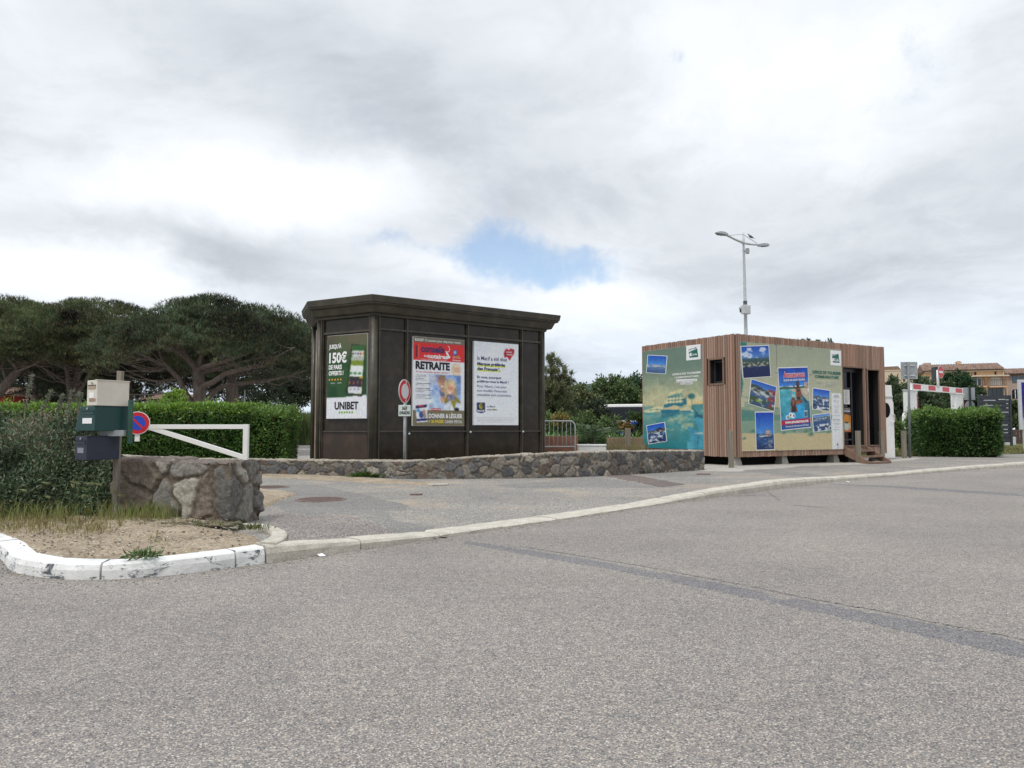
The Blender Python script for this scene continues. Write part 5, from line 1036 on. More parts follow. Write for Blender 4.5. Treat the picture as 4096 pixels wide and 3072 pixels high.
# ================================================================== VEGETATION
def boxleaves(o, ax, ay, sx, sy, h, n, bump=.10, top=1.0, z0=.1, fluff=.12, hvar=.1):
    """points on the front, sides and top of a soft box; o corner, ax/ay directions, sizes"""
    o = np.array(o, float); ax = np.append(unit(ax), 0); ay = np.append(unit(ay), 0)
    A = np.array([sx*h, sx*h, sy*h, sy*h, sx*sy*top]); k = rng.choice(5, n, p=A/A.sum()); a = rng.random(n); b = rng.random(n); c = rng.random(n)
    U = np.where(k == 0, a, np.where(k == 1, a, np.where(k == 2, 0, np.where(k == 3, 1, a)))); Vv = np.where(k == 0, 0, np.where(k == 1, 1, np.where(k == 2, a, np.where(k == 3, a, b)))); Wz = np.where(k == 4, 1, c)
    P = o[None]+ax*(U*sx)[:, None]+ay*(Vv*sy)[:, None]+np.array([0, 0, 1])*(z0+Wz*(h-z0))[:, None]
    N = np.where((k == 0)[:, None], -ay, np.where((k == 1)[:, None], ay, np.where((k == 2)[:, None], -ax, np.where((k == 3)[:, None], ax, [0, 0, 1]))))
    # round the long edges, lumpy face
    e = np.clip((Wz-.86)/.14, 0, 1)*(k < 4); P = P-N*(e**2*.24)[:, None]; 
    P = P+N*((fbm(P, 1.7, 3)-.5)*2*bump)[:, None]-N*(rng.random(n)**2*fluff)[:, None]; P[:, 2] += (fbm(P*np.array([1, 1, .2]), .9, 3)-.5)*hvar
    return P, N
def hedge(name, o, ax, ay, sx, sy, h, n, L, Wd, base, alt, altp, label, cat='hedge', clump=.35, topc=None, **kw):
    root = thing(name, (o[0], o[1], .05), label, cat)
    P, N = boxleaves(o, ax, ay, sx, sy, h, n, **kw); D = N*.8+rand_unit(n)*.9+np.array([0, 0, .45])
    c = tints(n, base, .38, P, clump, 2.2, alt, altp)
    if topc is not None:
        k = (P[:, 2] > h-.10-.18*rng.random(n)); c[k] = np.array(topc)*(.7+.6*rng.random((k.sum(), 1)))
    q = rng.random(n) < .05*(fbm(P, 1.3, 2) > .55); c[q] = np.array([.20, .13, .06])*(.6+.7*rng.random((q.sum(), 1)))
    k = rng.choice(n, 170, replace=False); k = k[P[k][:, 2] > h*.55]; Sd = N[k]*.6+rand_unit(len(k))*.4+np.array([0, 0, .9]); Sd = nrm(Sd); t = np.tile(np.linspace(.0, .22, 8), len(k))[:, None]   # stray shoots
    Ps_ = np.repeat(P[k], 8, 0)+np.repeat(Sd, 8, 0)*t; Ds_ = np.repeat(Sd, 8, 0)*.7+rand_unit(len(Ps_))*.9; P = np.concatenate([P, Ps_]); D = np.concatenate([D, Ds_]); c = np.concatenate([c, np.array(topc or base)*(.6+.6*rng.random((len(Ps_), 1)))]); n = len(P)
    leafmesh('leaves', P, D, L*(.6+.8*rng.random(n)), Wd*(.7+.6*rng.random(n)), c, M['leaf'], root)
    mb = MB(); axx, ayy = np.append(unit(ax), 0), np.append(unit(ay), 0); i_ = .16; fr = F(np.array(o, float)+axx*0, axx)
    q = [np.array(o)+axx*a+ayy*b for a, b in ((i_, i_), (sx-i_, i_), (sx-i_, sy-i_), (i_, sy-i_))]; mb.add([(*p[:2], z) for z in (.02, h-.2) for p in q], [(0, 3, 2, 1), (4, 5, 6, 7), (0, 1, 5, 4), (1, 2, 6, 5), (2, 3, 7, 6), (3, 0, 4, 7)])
    obj('dark_core', mb, M['core'], root); return root  # solid dark block added inside so the leaves are not see-through
# clipped pittosporum hedge behind the low wall
hz0 = at(300, 1622, 20.6)[2]
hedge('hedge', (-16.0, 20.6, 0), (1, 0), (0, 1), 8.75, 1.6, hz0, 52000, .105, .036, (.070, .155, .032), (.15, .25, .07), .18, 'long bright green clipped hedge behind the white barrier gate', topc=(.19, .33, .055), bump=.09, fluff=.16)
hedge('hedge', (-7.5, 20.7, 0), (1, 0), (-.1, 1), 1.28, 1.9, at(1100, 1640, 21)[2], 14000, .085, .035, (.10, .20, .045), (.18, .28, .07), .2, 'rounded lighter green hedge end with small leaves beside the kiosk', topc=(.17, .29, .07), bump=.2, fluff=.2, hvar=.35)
# hedge on the right by the height gauge
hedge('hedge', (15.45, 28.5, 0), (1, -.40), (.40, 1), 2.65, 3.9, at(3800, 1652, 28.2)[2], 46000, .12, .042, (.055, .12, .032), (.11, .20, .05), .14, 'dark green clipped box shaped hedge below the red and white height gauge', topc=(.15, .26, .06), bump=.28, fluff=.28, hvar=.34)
# big grey-green shrub, front left
def shrubpts(c, r, n, seed=0, shell=.55):
    u = rand_unit(n); u[:, 2] = np.abs(u[:, 2])*1.0-.15*rng.random(n); rr = (shell+(1-shell)*rng.random(n)**.5)
    P = np.array(c)+u*np.array(r)*rr[:, None]; P = P+u*((fbm(P, 1.6, 3)-.5)*.5)[:, None]; P[:, 2] = np.maximum(P[:, 2], .12+.06*rng.random(n)); return P, u
bush = thing('shrub', (-5.6, 9.3, .12), 'large untrimmed grey-green shrub with brown tips beside the mailboxes', 'shrub')
Ps, Ns, k_ = [], [], []
for c, r, n in (((-5.45, 9.2, .22), (1.15, .95, 1.20), 34000), ((-4.9, 9.1, .2), (.45, .5, .98), 12000), ((-6.9, 9.9, .2), (1.6, 1.2, 1.28), 22000), ((-5.8, 8.8, .15), (.95, .65, .95), 18000), ((-5.1, 8.9, .1), (.60, .45, .75), 12000), ((-4.72, 8.75, .1), (.34, .30, .55), 6000)):
    a, b = shrubpts(c, r, n); Ps.append(a); Ns.append(b)
P = np.concatenate(Ps); N = np.concatenate(Ns); kk = ~((P[:, 0] > -4.95) & (P[:, 1] < 8.42)) & (P[:, 0]/P[:, 1] < -.535); P, N = P[kk], N[kk]; n = len(P); D = N*.5+rand_unit(n)+np.array([0, 0, .5])
base = tints(n, (.105, .15, .092), .5, P, .6, 2.5); k = rng.random(n) < np.clip((P[:, 2]-.6)*.9, .08, .65)*(fbm(P, 2.5, 3) > .46); base[k] = np.array([.25, .215, .155])*(.6+.8*rng.random((k.sum(), 1)))
k = rng.random(n) < .10; base[k] = np.array([.22, .27, .20])*(.7+.6*rng.random((k.sum(), 1)))
leafmesh('leaves', P, D, .050*(.5+rng.random(n)), .016*(.7+.7*rng.random(n)), base, M['leafmatt'], bush)
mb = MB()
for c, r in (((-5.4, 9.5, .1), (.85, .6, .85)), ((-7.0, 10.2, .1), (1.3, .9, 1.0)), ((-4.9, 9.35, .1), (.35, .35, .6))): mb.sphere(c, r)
v = np.array(mb.v); mb.v = [tuple(q) for q in v+(fbm(v, 3, 2)[:, None]-.5)*.2]; obj('dark_core', mb, M['core'], bush)  # solid dark lumps added behind the shrub leaves
mb = MB()
for i in range(230):
    a = rng.random()*6.28; r = rng.random()**.5; p0 = np.array([-6.0+.95*r*math.cos(a), 9.2+.5*r*math.sin(a), .25+.4*rng.random()]); d = np.array([(rng.random()-.5)*.7, -.35+(rng.random()-.5)*.7, .9]); L = .4+.5*rng.random()
    mb.tube([p0, p0+d*L*.5, p0+d*L+np.array([0, 0, -.05])], [.005, .004, .002], 3, False)
obj('twig', mb, M['greywood'], bush, fix=False)['kind'] = 'stuff'
# tall flower stalks rising out of the shrub
for px0, py0, px1, py1 in ((100, 1640, 127, 1502), (165, 1645, 207, 1563), (230, 1650, 250, 1582), (272, 1655, 288, 1562), (312, 1650, 322, 1573)):
    a, b = at(px0, py0, 9.0), at(px1, py1, 9.0); mb = MB(); mb.tube([a-np.array([0, 0, .25]), a, (a+b)/2+[.006, 0, 0], b], [.007, .006, .005, .003], 5)
    st_ = obj('flower_stalk', mb, M['greywood'], bush, fix=False); n = 160; t = rng.random(n)**.8; P = a+(b-a)*t[:, None]+rng.normal(size=(n, 3))*.012
    leafmesh('leaves', P, rand_unit(n)+np.array([0, 0, .8]), .035, .012, tints(n, (.20, .22, .17), .3), M['leafmatt'], st_)
# ---- grass
def blades(name, P, L, W_, base, label, lean=.5, alt=(.36, .31, .17), altp=.3, kind='stuff', cat='grass'):
    n = len(P); Lh = L*(.4+.9*rng.random(n)); az_ = rng.random(n)*6.283; dl = np.stack([np.cos(az_), np.sin(az_), 0*az_], 1)*lean*(.2+rng.random((n, 1))); S = np.stack([-np.sin(az_), np.cos(az_), 0*az_], 1)*(W_/2); S = S*np.where(rng.random((n, 1)) < .5, 1, 1)
    yaw = rng.random(n)*6.283; S = np.stack([np.cos(yaw), np.sin(yaw)*.4, 0*yaw], 1)*W_/2
    M1 = P+np.array([0, 0, 1])*Lh[:, None]*.6+dl*Lh[:, None]*.3; T_ = P+np.array([0, 0, 1])*Lh[:, None]*.9+dl*Lh[:, None]
    V = np.stack([P-S, P+S, M1+S*.7, T_, M1-S*.7], 1).reshape(-1, 3); fc = (np.arange(n)*5)[:, None]+np.array([0, 1, 2, 3, 4]); c = tints(n, base, .3, P, .3, 2, alt, altp)
    o = npmesh(name, V, fc, M['grass'], None, np.repeat(c, 5, 0)); return props(o, label, cat, None, kind)
def tufts(x0, x1, y0, y1, nt_, per, zf, spread=.05):
    c = np.stack([x0+(x1-x0)*rng.random(nt_), y0+(y1-y0)*rng.random(nt_)], 1); q = np.repeat(c, per, 0)+rng.normal(size=(nt_*per, 2))*spread
    return np.column_stack([q, [zf(a, b) for a, b in q]])
P = tufts(-6.0, -3.9, 7.95, 8.75, 120, 15, lambda x, y: .18, .035); P2 = tufts(-6.6, -3.9, 7.1, 8.3, 240, 13, lambda x, y: .17, .04); P3 = tufts(-4.05, -3.7, 8.1, 8.3, 16, 22, lambda x, y: .17, .04)
blades('grass', np.concatenate([P, P3]), .20, .006, (.20, .24, .075), 'tall wispy grass along the foot of the grey-green shrub', altp=.25)
blades('grass', P2, .09, .006, (.25, .22, .10), 'short drying grass on the dirt verge', altp=.5)
P = tufts(-6.5, -3.0, 6.5, 7.9, 75, 9, lambda x, y: .165, .03); P = P[P[:, 1] > Kof(P[:, 0])+.5]
blades('grass', P, .05, .006, (.17, .18, .07), 'sparse low grass blades scattered on the sandy dirt', altp=.5)
# barley heads
for i in range(26):
    x = -5.9+1.95*rng.random(); y = 8.15+.4*rng.random(); L = .22+.2*rng.random(); d = (rng.random()-.35)*.22; mb = MB(); q = [np.array([x, y, .17]), np.array([x+d*.3, y, .17+L*.7]), np.array([x+d*.8, y, .17+L]), np.array([x+d*1.4, y, .17+L-.01])]
    if i == 0: Pb, Db, Cb = [], [], []
    m_ = 26; t = rng.random(m_); Pb.append(q[2]+(q[3]-q[2])*t[:, None]*1.0); Db.append(unit(q[3]-q[2]+[0, 0, .001])+rand_unit(m_)*.28); Pb.append(q[0]+(q[2]-q[0])*np.linspace(0, .85, 8)[:, None]); Db.append(np.tile(q[2]-q[0], (8, 1))*4)
Pb, Db = np.concatenate(Pb), np.concatenate(Db); n = len(Pb); props(leafmesh('barley_heads', Pb, Db, .07, .006, tints(n, (.26, .29, .14), .25), M['grass']), 'feathery wild barley heads nodding before the shrub', 'grass', None, 'stuff')
# weeds
def weed(c, r, n, label, base=(.06, .13, .03), L=.05, W_=.014, up=.7, name='weed', group=None):
    P = np.array(c)+rng.normal(size=(n, 3))*np.array([r, r*.8, .2*r]); P[:, 2] = c[2]+np.abs(P[:, 2]-c[2])*1.0; D = (P-np.array(c))*np.array([6, 6, 2])+rand_unit(n)*.5+np.array([0, 0, up])
    return props(leafmesh(name, P, D, L*(.6+.8*rng.random(n)), W_, tints(n, base, .3, alt=(.16, .16, .07), altp=.15), M['leaf']), label, 'weed', group)
weed((*gp(570, 2233, .14)[:2], .15), .05, 150, 'small green weed growing just inside the white kerb', L=.06, up=.3)
weed((*gp(1010, 2120, .15)[:2], .15), .07, 120, 'low weed patch in the corner of the small return kerb', (.12, .14, .05), L=.05)
weed((*gp(1465, 1908, .1)[:2], .1), .13, 420, 'broad low weed at the foot of the low wall', L=.11, W_=.035, up=.4)
weed((*gp(1545, 1903, .1)[:2], .1), .09, 200, 'small weed tuft against the low wall right of the broad weed', L=.09, W_=.03)
for i, (x, lab) in enumerate([(1850, 'tiny weed at the wall foot below the first magazine poster'), (2270, 'upright weed tuft at the middle of the low wall foot'), (2575, 'small weed near the right end of the low wall')]):
    d = np.interp(x, [1894, 2166, 2437, 2817], [1912, 1909, 1900, 1880]); weed((*gp(x, d, .1)[:2], .1), .06, 120, lab, L=.10, W_=.02, up=1.1)
# ---- umbrella pines
def limb(mb, p0, p1, r0, r1, sag=.1, n=6, seed=0, k=8):
    p0, p1 = np.array(p0, float), np.array(p1, float); L = np.linalg.norm(p1-p0); pts = []
    for i in range(n+1):
        t = i/n; q = p0+(p1-p0)*t; q = q+np.array([0, 0, -1])*sag*L*math.sin(math.pi*t)+(np.array([rng.random(), rng.random(), rng.random()])-.5)*L*.05*(0 < i < n); pts.append(q)
    mb.tube(pts, np.linspace(r0, r1, n+1), k, False); return pts
def pine(label, trunk, limbs, crown, nclump, col=(.040, .062, .036), altc=(.10, .085, .045), twigs=60, tuft=42, group='umbrella pines behind the hedge', scale=1.0, fine=90):
    """crown: (cx, cy, ztop, rx, ry, thick, droop)"""
    root = thing('umbrella_pine', (*trunk[0][0][0][:2], .05), label, 'pine tree', group)
    mb = MB(); ends = []
    for pts, r in trunk: mb.tube(pts, r, 10, False)
    obj('trunk', mb, M['bark'], root, smooth=True, fix=False)
    mb = MB(); nodes = []
    for pts, r in limbs: mb.tube(pts, r, 7, False); nodes += [(np.array(p), r[min(i, len(r)-1)]) for i, p in enumerate(pts)][1:]
    cx, cy, zt, rx, ry, th, dr = crown
    n = nclump; a = rng.random(n)*6.283; rr = rng.random(n)**.5; X = np.cos(a)*rr; Y = np.sin(a)*rr
    zt_ = zt-dr*(X*X+Y*Y)**1.35; lump = fbm(np.stack([cx+X*rx, cy+Y*ry, X*0], 1), .45, 3)-.5
    C = np.stack([cx+X*rx, cy+Y*ry, zt_+lump*1.0-th*rng.random(n)**1.35*(1.0-.3*rr)], 1)
    # twigs reach up into the crown from the limbs
    NP = np.array([q for q, _ in nodes]); 
    for i in rng.choice(n, min(n, twigs+fine), replace=False):
        d = np.linalg.norm((NP-C[i])*np.array([1, 1, .8]), axis=1)+np.where(NP[:, 2] > C[i, 2]-.1, 3, 0); j = int(np.argmin(d+rng.random(len(d))*.6)); r0 = min(nodes[j][1]*.55, .05)
        r0 = max(r0*(.4+.6*rng.random()), .012); limb(mb, NP[j], C[i], r0, .006, .10, 5, k=5)
    obj('branch', mb, M['bark'], root, smooth=True, fix=False)['kind'] = 'stuff'
    m_ = tuft; Pc_ = np.repeat(C, m_, 0); cr = np.repeat((.28+.3*rng.random(n))*scale, m_); u = rand_unit(n*m_); u[:, 2] = np.abs(u[:, 2])*.8-.12
    P = Pc_+u*cr[:, None]*np.array([1, 1, .62]); k = 4; P = np.repeat(P, k, 0); U = np.repeat(u, k, 0); D = U*.45+rand_unit(len(P))*.65+np.array([0, 0, .75])
    hi = np.repeat(np.clip((C[:, 2]-(zt_-th*.55))/(th*.5), 0, 1), m_*k)
    c = tints(len(P), col, .45, P, .95, .8); q = rng.random(len(P)) < .10+.28*(1-hi)*(fbm(P, 1.1, 2) > .5); c[q] = np.array(altc)*(.6+.7*rng.random((q.sum(), 1)))
    leafmesh('crown', P, D, (.10+.13*rng.random(len(P)))*scale, .022*scale, c, M['needle'], root, tri=True)
    return root
a_ = at
def Pn(px, py, Y): return tuple(a_(px, py, Y))
# main pine, crown sweeping to the right
Y = 33.
tr = [([Pn(800, 1660, Y)[:2]+(0.0,), Pn(800, 1600, Y), Pn(795, 1520, Y), Pn(790, 1470, Y)], [.34, .27, .25, .22])]
lm = [([Pn(790, 1480, Y), Pn(745, 1430, Y-.5), Pn(700, 1400, Y-1.2), Pn(640, 1385, Y-2)], [.14, .12, .08, .05]), ([Pn(745, 1430, Y-.5), Pn(735, 1395, Y-.4), Pn(725, 1365, Y-.2)], [.10, .07, .04]),
      ([Pn(795, 1470, Y), Pn(800, 1440, Y), Pn(815, 1400, Y+.5), Pn(840, 1350, Y+1)], [.12, .10, .07, .04]), ([Pn(800, 1475, Y), Pn(840, 1462, Y-.6), Pn(900, 1445, Y-1.2), Pn(980, 1418, Y-1.8), Pn(1060, 1390, Y-2)], [.12, .11, .085, .06, .03]),
      ([Pn(805, 1490, Y), Pn(860, 1480, Y+.6), Pn(940, 1455, Y+1.2), Pn(1050, 1430, Y+1.8)], [.10, .085, .06, .03]), ([Pn(800, 1550, Y), Pn(850, 1530, Y-.6), Pn(900, 1495, Y-1.2), Pn(990, 1470, Y-1.8), Pn(1080, 1440, Y-2.4), Pn(1180, 1390, Y-2.6)], [.14, .12, .10, .08, .05, .03]),
      ([Pn(810, 1610, Y), Pn(850, 1575, Y+.3), Pn(880, 1550, Y+.6), Pn(960, 1535, Y+.6), Pn(1060, 1525, Y+.4), Pn(1150, 1505, Y+.2), Pn(1230, 1480, Y)], [.16, .13, .11, .10, .075, .05, .03]),
      ([Pn(770, 1620, Y), Pn(735, 1560, Y-.3), Pn(715, 1515, Y-.6), Pn(670, 1470, Y-1), Pn(600, 1435, Y-1.6), Pn(520, 1400, Y-2)], [.15, .12, .11, .09, .07, .04]), ([Pn(690, 1490, Y-.8), Pn(650, 1445, Y-.8), Pn(630, 1390, Y-.8)], [.07, .05, .03])]
for k in range(9): lm.append(([Pn(900+30*k, 1500-6*k, Y-1+.4*k), Pn(1000+22*k, 1478-9*k, Y-.8+.4*k), Pn(1120+12*k, 1450-12*k, Y-.6+.4*k)], [.035, .025, .012]))
cc = Pn(860, 1300, 33); pine('main umbrella pine with thick bare limbs sweeping right towards the kiosk', tr, lm, (cc[0]+.1, 33, a_(900, 1196, 33)[2]-.42, 5.1, 4.4, 1.75, 2.0), 1250, twigs=90, tuft=44, col=(.062, .092, .050), altc=(.17, .135, .065))
Y = 37.
tr = [([Pn(305, 1680, Y)[:2]+(0.,), Pn(303, 1600, Y), Pn(305, 1540, Y), Pn(312, 1490, Y)], [.30, .22, .16, .12]), ([Pn(290, 1640, Y), Pn(278, 1560, Y-.3), Pn(268, 1490, Y-.5), Pn(252, 1430, Y-.8)], [.15, .12, .09, .06])]
lm = [([Pn(312, 1490, Y), Pn(318, 1440, Y), Pn(330, 1380, Y)], [.10, .07, .04]), ([Pn(305, 1590, Y), Pn(340, 1530, Y-.4), Pn(370, 1480, Y-.7), Pn(420, 1430, Y-1)], [.10, .08, .06, .03]), ([Pn(252, 1430, Y-.8), Pn(225, 1390, Y-1), Pn(190, 1370, Y-1.2)], [.05, .04, .02]), ([Pn(310, 1520, Y), Pn(345, 1460, Y+1), Pn(345, 1400, Y+1.5)], [.07, .05, .03]), ([Pn(300, 1560, Y), Pn(220, 1500, Y+1), Pn(120, 1440, Y+1.4)], [.08, .06, .03])]
cc = Pn(300, 1300, Y); pine('umbrella pine with slender forked trunks behind the mailboxes', tr, lm, (cc[0], Y, a_(290, 1182, Y)[2]-.5, 5.0, 4.5, 2.1, 1.9), 1150, twigs=80, col=(.075, .100, .048), altc=(.20, .15, .065))
Y = 35.
tr = [([Pn(-60, 1660, Y)[:2]+(0.,), Pn(-30, 1600, Y), Pn(30, 1530, Y), Pn(75, 1480, Y)], [.30, .25, .2, .15])]
lm = [([Pn(75, 1480, Y), Pn(110, 1440, Y), Pn(150, 1390, Y)], [.10, .07, .04]), ([Pn(30, 1530, Y), Pn(10, 1470, Y+.5), Pn(30, 1400, Y+.8)], [.10, .07, .04]), ([Pn(75, 1480, Y), Pn(20, 1420, Y-1), Pn(-30, 1370, Y-1)], [.08, .06, .03]), ([Pn(60, 1490, Y), Pn(130, 1460, Y-1), Pn(200, 1420, Y-1.5)], [.07, .05, .03])]
cc = Pn(-40, 1300, Y); pine('leaning umbrella pine at the left edge of the view', tr, lm, (cc[0], Y, a_(20, 1158, Y)[2]-.5, 4.6, 4.2, 2.3, 1.8), 900, twigs=60, col=(.080, .108, .050), altc=(.20, .155, .07))
Y = 43.
for (tx_, w, top, rx, lab) in ((930, .42, 1225, 5.6, 'dark umbrella pine with a stout trunk standing behind the main pine'), (520, .22, 1245, 5.0, 'farther umbrella pine filling the gap between the nearer pines'), (140, .25, 1250, 5.5, 'dark umbrella pine standing behind the leaning pine')):
    tr = [([Pn(tx_+10, 1680, Y)[:2]+(0.,), Pn(tx_, 1600, Y), Pn(tx_-5, 1510, Y)], [w, w*.9, w*.6])]
    lm = [([Pn(tx_-5, 1510, Y), Pn(tx_+dx_*.5, 1470, Y+dd), Pn(tx_+dx_, 1420, Y+2*dd)], [w*.4, w*.25, .04]) for dx_, dd in ((-150, 1), (-70, -1), (60, 1.2), (160, -.6), (10, 1.5))]
    cc = Pn(tx_, 1300, Y); pine(lab, tr, lm, (cc[0], Y+1, a_(tx_, top, Y)[2]-.6, rx, 4.5, 3.2, 2.2), 900, twigs=70, tuft=36, scale=1.3, col=(.040, .056, .036), altc=(.09, .07, .045))
# ---- leafy trees
def leaftree(name, label, base, blobs, L=.2, col=(.04, .07, .03), alt=None, altp=.1, n=9000, tr=.14, group=None, m=None, up=.25, cat='tree', tri=False, W_=None, clump=.4, rough=.8, stems=1):
    gain = 1.6; col = tuple(x*gain for x in col); alt = tuple(x*gain for x in alt) if alt is not None else None
    root = thing(name, (*base[:2], .05), label, cat, group); mb = MB(); top = max(b[0][2] for b in blobs)
    for s_ in range(stems):
        o_ = np.array([(rng.random()-.5)*.5*(stems > 1), (rng.random()-.5)*.5*(stems > 1), 0]); b0 = np.array([base[0], base[1], 0.])+o_
        mid = np.array([base[0]+(rng.random()-.5)*.5, base[1], top*.45]); mb.tube([b0, (b0+mid)/2, mid], [tr, tr*.8, tr*.6], 8, False)
        for c, r in blobs: limb(mb, mid, np.array(c)+(rand_unit(1)[0]*np.array(r)*.2), tr*.45, .02, .05, 5, k=6)
    obj('trunk', mb, M['bark2'], root, smooth=True, fix=False)
    Ps, Ns = [], []; vol = sum(np.prod(r)**(2/3.) for _, r in blobs)
    for c, r in blobs:
        k = int(n*np.prod(r)**(2/3.)/vol); nc = max(8, k//70); cu = rand_unit(nc)*(rng.random((nc, 1))**.4); cc_ = np.array(c)+cu*np.array(r); cc_ += (fbm(cc_, rough, 2)[:, None]-.5)*.5*min(r)
        P = np.repeat(cc_, k//nc+1, 0)[:k]; P = P+rng.normal(size=P.shape)*min(r)*.13; Ps.append(P); Ns.append((P-np.array(c))/np.array(r))
    P = np.concatenate(Ps); N = np.concatenate(Ns); P[:, 2] = np.maximum(P[:, 2], .1); c = tints(len(P), col, .4, P, clump, .9, alt, altp)
    leafmesh('crown', P, N*.5+rand_unit(len(P))+np.array([0, 0, up]), L*(.6+.8*rng.random(len(P))), (W_ or L*.5), c, m or M['leafmatt'], root, tri=tri); return root
def bl(px, py, Y, rx, rz, ry=None): return (tuple(a_(px, py, Y)), (rx, ry or rx, rz))
# scrub and trees behind the pines
for i, (px, Y, w, top, lab) in enumerate([(60, 52, 4, 1480, 'dark bush far behind the leaning pine'), (420, 54, 4.5, 1470, 'dark bush seen under the middle pine crowns'), (250, 56, 4, 1480, 'dark bush behind the forked pine trunks'), (1010, 60, 4.0, 1490, 'dark scrub right of the stout pine trunk'), (1150, 64, 3.6, 1440, 'tall dark scrub tree left of the kiosk'), (1270, 66, 4.2, 1450, 'dark scrub tree partly hidden by the kiosk'), (1420, 55, 5, 1440, 'dark tree wholly behind the kiosk left side')][:6]):
    leaftree('bush', lab, a_(px, 1650, Y), [bl(px, top+60, Y, w, 1.6), bl(px-60, top+110, Y, w, 1.5), bl(px+50, top+120, Y+1, w, 1.4)], .26, (.020, .030, .017), (.06, .07, .03), .08, 9000, .16, cat='bush', W_=.09)
leaftree('bush', 'bright yellow-green young bush behind the long hedge', a_(690, 1600, 26), [bl(690, 1620, 26, .4, .5)], .11, (.14, .22, .04), None, 0, 2500, .03, cat='bush')
leaftree('bush', 'small bright green bush behind the left part of the hedge', a_(390, 1600, 27), [bl(372, 1640, 27, .5, .3)], .11, (.12, .20, .04), None, 0, 1500, .03, cat='bush')
# grassy bank between hedge and kiosk
X_, Y_ = 26+14*rng.random(9000), 0; yy = 51+8*rng.random(22000); xx = a_(1090, 1700, 1)[0]*yy+(a_(1330, 1700, 1)[0]-a_(1090, 1700, 1)[0])*yy*rng.random(22000)
pz = np.full(len(xx), .04); blades('grass_bank', np.stack([xx, yy, pz], 1), 2.1, .05, (.15, .22, .08), 'tall green reeds and grass between the hedge and the kiosk', lean=.5, alt=(.20, .22, .11), altp=.25, cat='reeds')
# ---- right of the kiosk
ty_ = 30.
leaftree('tamarisk_tree', 'feathery grey-brown tamarisk tree rising beside the kiosk right edge', a_(2175, 1720, ty_), [bl(2215, 1465, ty_, .35, .5), bl(2245, 1500, ty_, .45, .35), bl(2200, 1520, ty_, .7, .5), bl(2150, 1560, ty_, 1.0, .7), bl(2215, 1590, ty_, .9, .6), bl(2230, 1650, ty_, .8, .5), bl(2270, 1520, ty_, .3, .25)], .16, (.115, .105, .065), (.05, .08, .035), .5, 17000, .09, up=.8, W_=.03, tri=True, stems=3)
leaftree('tree', 'olive green shrubby tree in front of the far hill', a_(2290, 1720, 34), [bl(2290, 1590, 34, .9, .75), bl(2320, 1640, 34, 1.1, .8), bl(2260, 1620, 34, .8, .8), bl(2290, 1680, 34, 1.3, .6)], .14, (.055, .075, .035), (.13, .125, .06), .25, 15000, .08)
leaftree('tree', 'low dark green shrub tree left of the parked coach', a_(2350, 1720, 33), [bl(2350, 1650, 33, .75, .6), bl(2380, 1690, 33, .8, .5), bl(2330, 1710, 33, .8, .5)], .13, (.025, .035, .022), (.07, .08, .04), .2, 9000, .07)
leaftree('tree', 'broad green tree behind the parked coach roof', a_(2450, 1700, 66), [bl(2440, 1560, 66, 1.6, 1.1), bl(2470, 1590, 66, 2.4, 1.3), bl(2420, 1610, 66, 1.8, 1.2), bl(2510, 1600, 66, 1.8, 1.2)], .30, (.055, .085, .035), (.09, .115, .05), .2, 15000, .2)
leaftree('tree', 'darker green tree touching the cabin roof line on the left', a_(2540, 1700, 70), [bl(2520, 1555, 70, 1.3, 1.2), bl(2560, 1570, 70, 2.0, 1.6), bl(2540, 1610, 70, 2.4, 1.4), bl(2600, 1600, 70, 2.2, 1.6)], .30, (.028, .055, .028), (.06, .09, .04), .15, 15000, .2)
leaftree('bush', 'low roadside scrub left of the coach nose', a_(2390, 1700, 64), [bl(2380, 1640, 64, 2.2, 1.3), bl(2330, 1630, 64, 2.4, 1.6), bl(2250, 1620, 64, 2.6, 1.8)], .28, (.04, .06, .03), (.08, .09, .05), .2, 11000, .14, cat='bush')
# spiky planting behind the crowd barrier
def strap(label, c, r, n, L, base, W_=.03):
    k = n; a = rng.random(k)*6.283; el_ = .25+1.1*rng.random(k); P = []; Fc = []; Cc = []; b = 0
    for i in range(k):
        d = np.array([math.cos(a[i]), math.sin(a[i]), 0]); s_ = np.array([-d[1], d[0], 0])*W_/2; p = np.array(c)+d*r*rng.random()*.5; LL_ = L*(.6+.6*rng.random()); pts = [p+d*LL_*t*math.cos(el_[i])*(.6+.6*t)+np.array([0, 0, LL_*(t*math.sin(el_[i])*1.3-t*t*.55)]) for t in (0, .33, .66, 1)]
        cl = np.array(base)*(1.0+1.1*rng.random())
        for j, (q, w) in enumerate(zip(pts, (.8, 1, .7, .05))): P += [q-s_*w, q+s_*w]; Cc += [cl, cl]
        Fc += [(b+2*j, b+2*j+1, b+2*j+3, b+2*j+2) for j in range(3)]; b += 8
    return props(npmesh('strap_leaf_plant', np.array(P), np.array(Fc), M['leaf'], None, np.array(Cc)), label, 'plant', 'strap leaved plants behind the low wall')
for px, py, Y, L, lab in ((2195, 1740, 25.2, .75, 'strap leaved green plant clump behind the crowd barrier left bars'), (2245, 1740, 25.4, .8, 'strap leaved green plant clump behind the crowd barrier right end'), (2300, 1745, 25.2, .8, 'strap leaved clump between crowd barrier and young palm'), (2440, 1745, 24.6, .7, 'bright strap leaved clump above the wooden planter left part'), (2478, 1740, 24.8, .75, 'bright strap leaved clump left of the grey post'), (2540, 1745, 24.7, .75, 'bright strap leaved clump right of the grey post'), (2400, 1755, 25.5, .7, 'strap leaved clump right of the young palm')):
    p = a_(px, py+20, Y); strap(lab, (p[0], p[1], .52), .25, 150, L, (.10, .19, .07), .035)
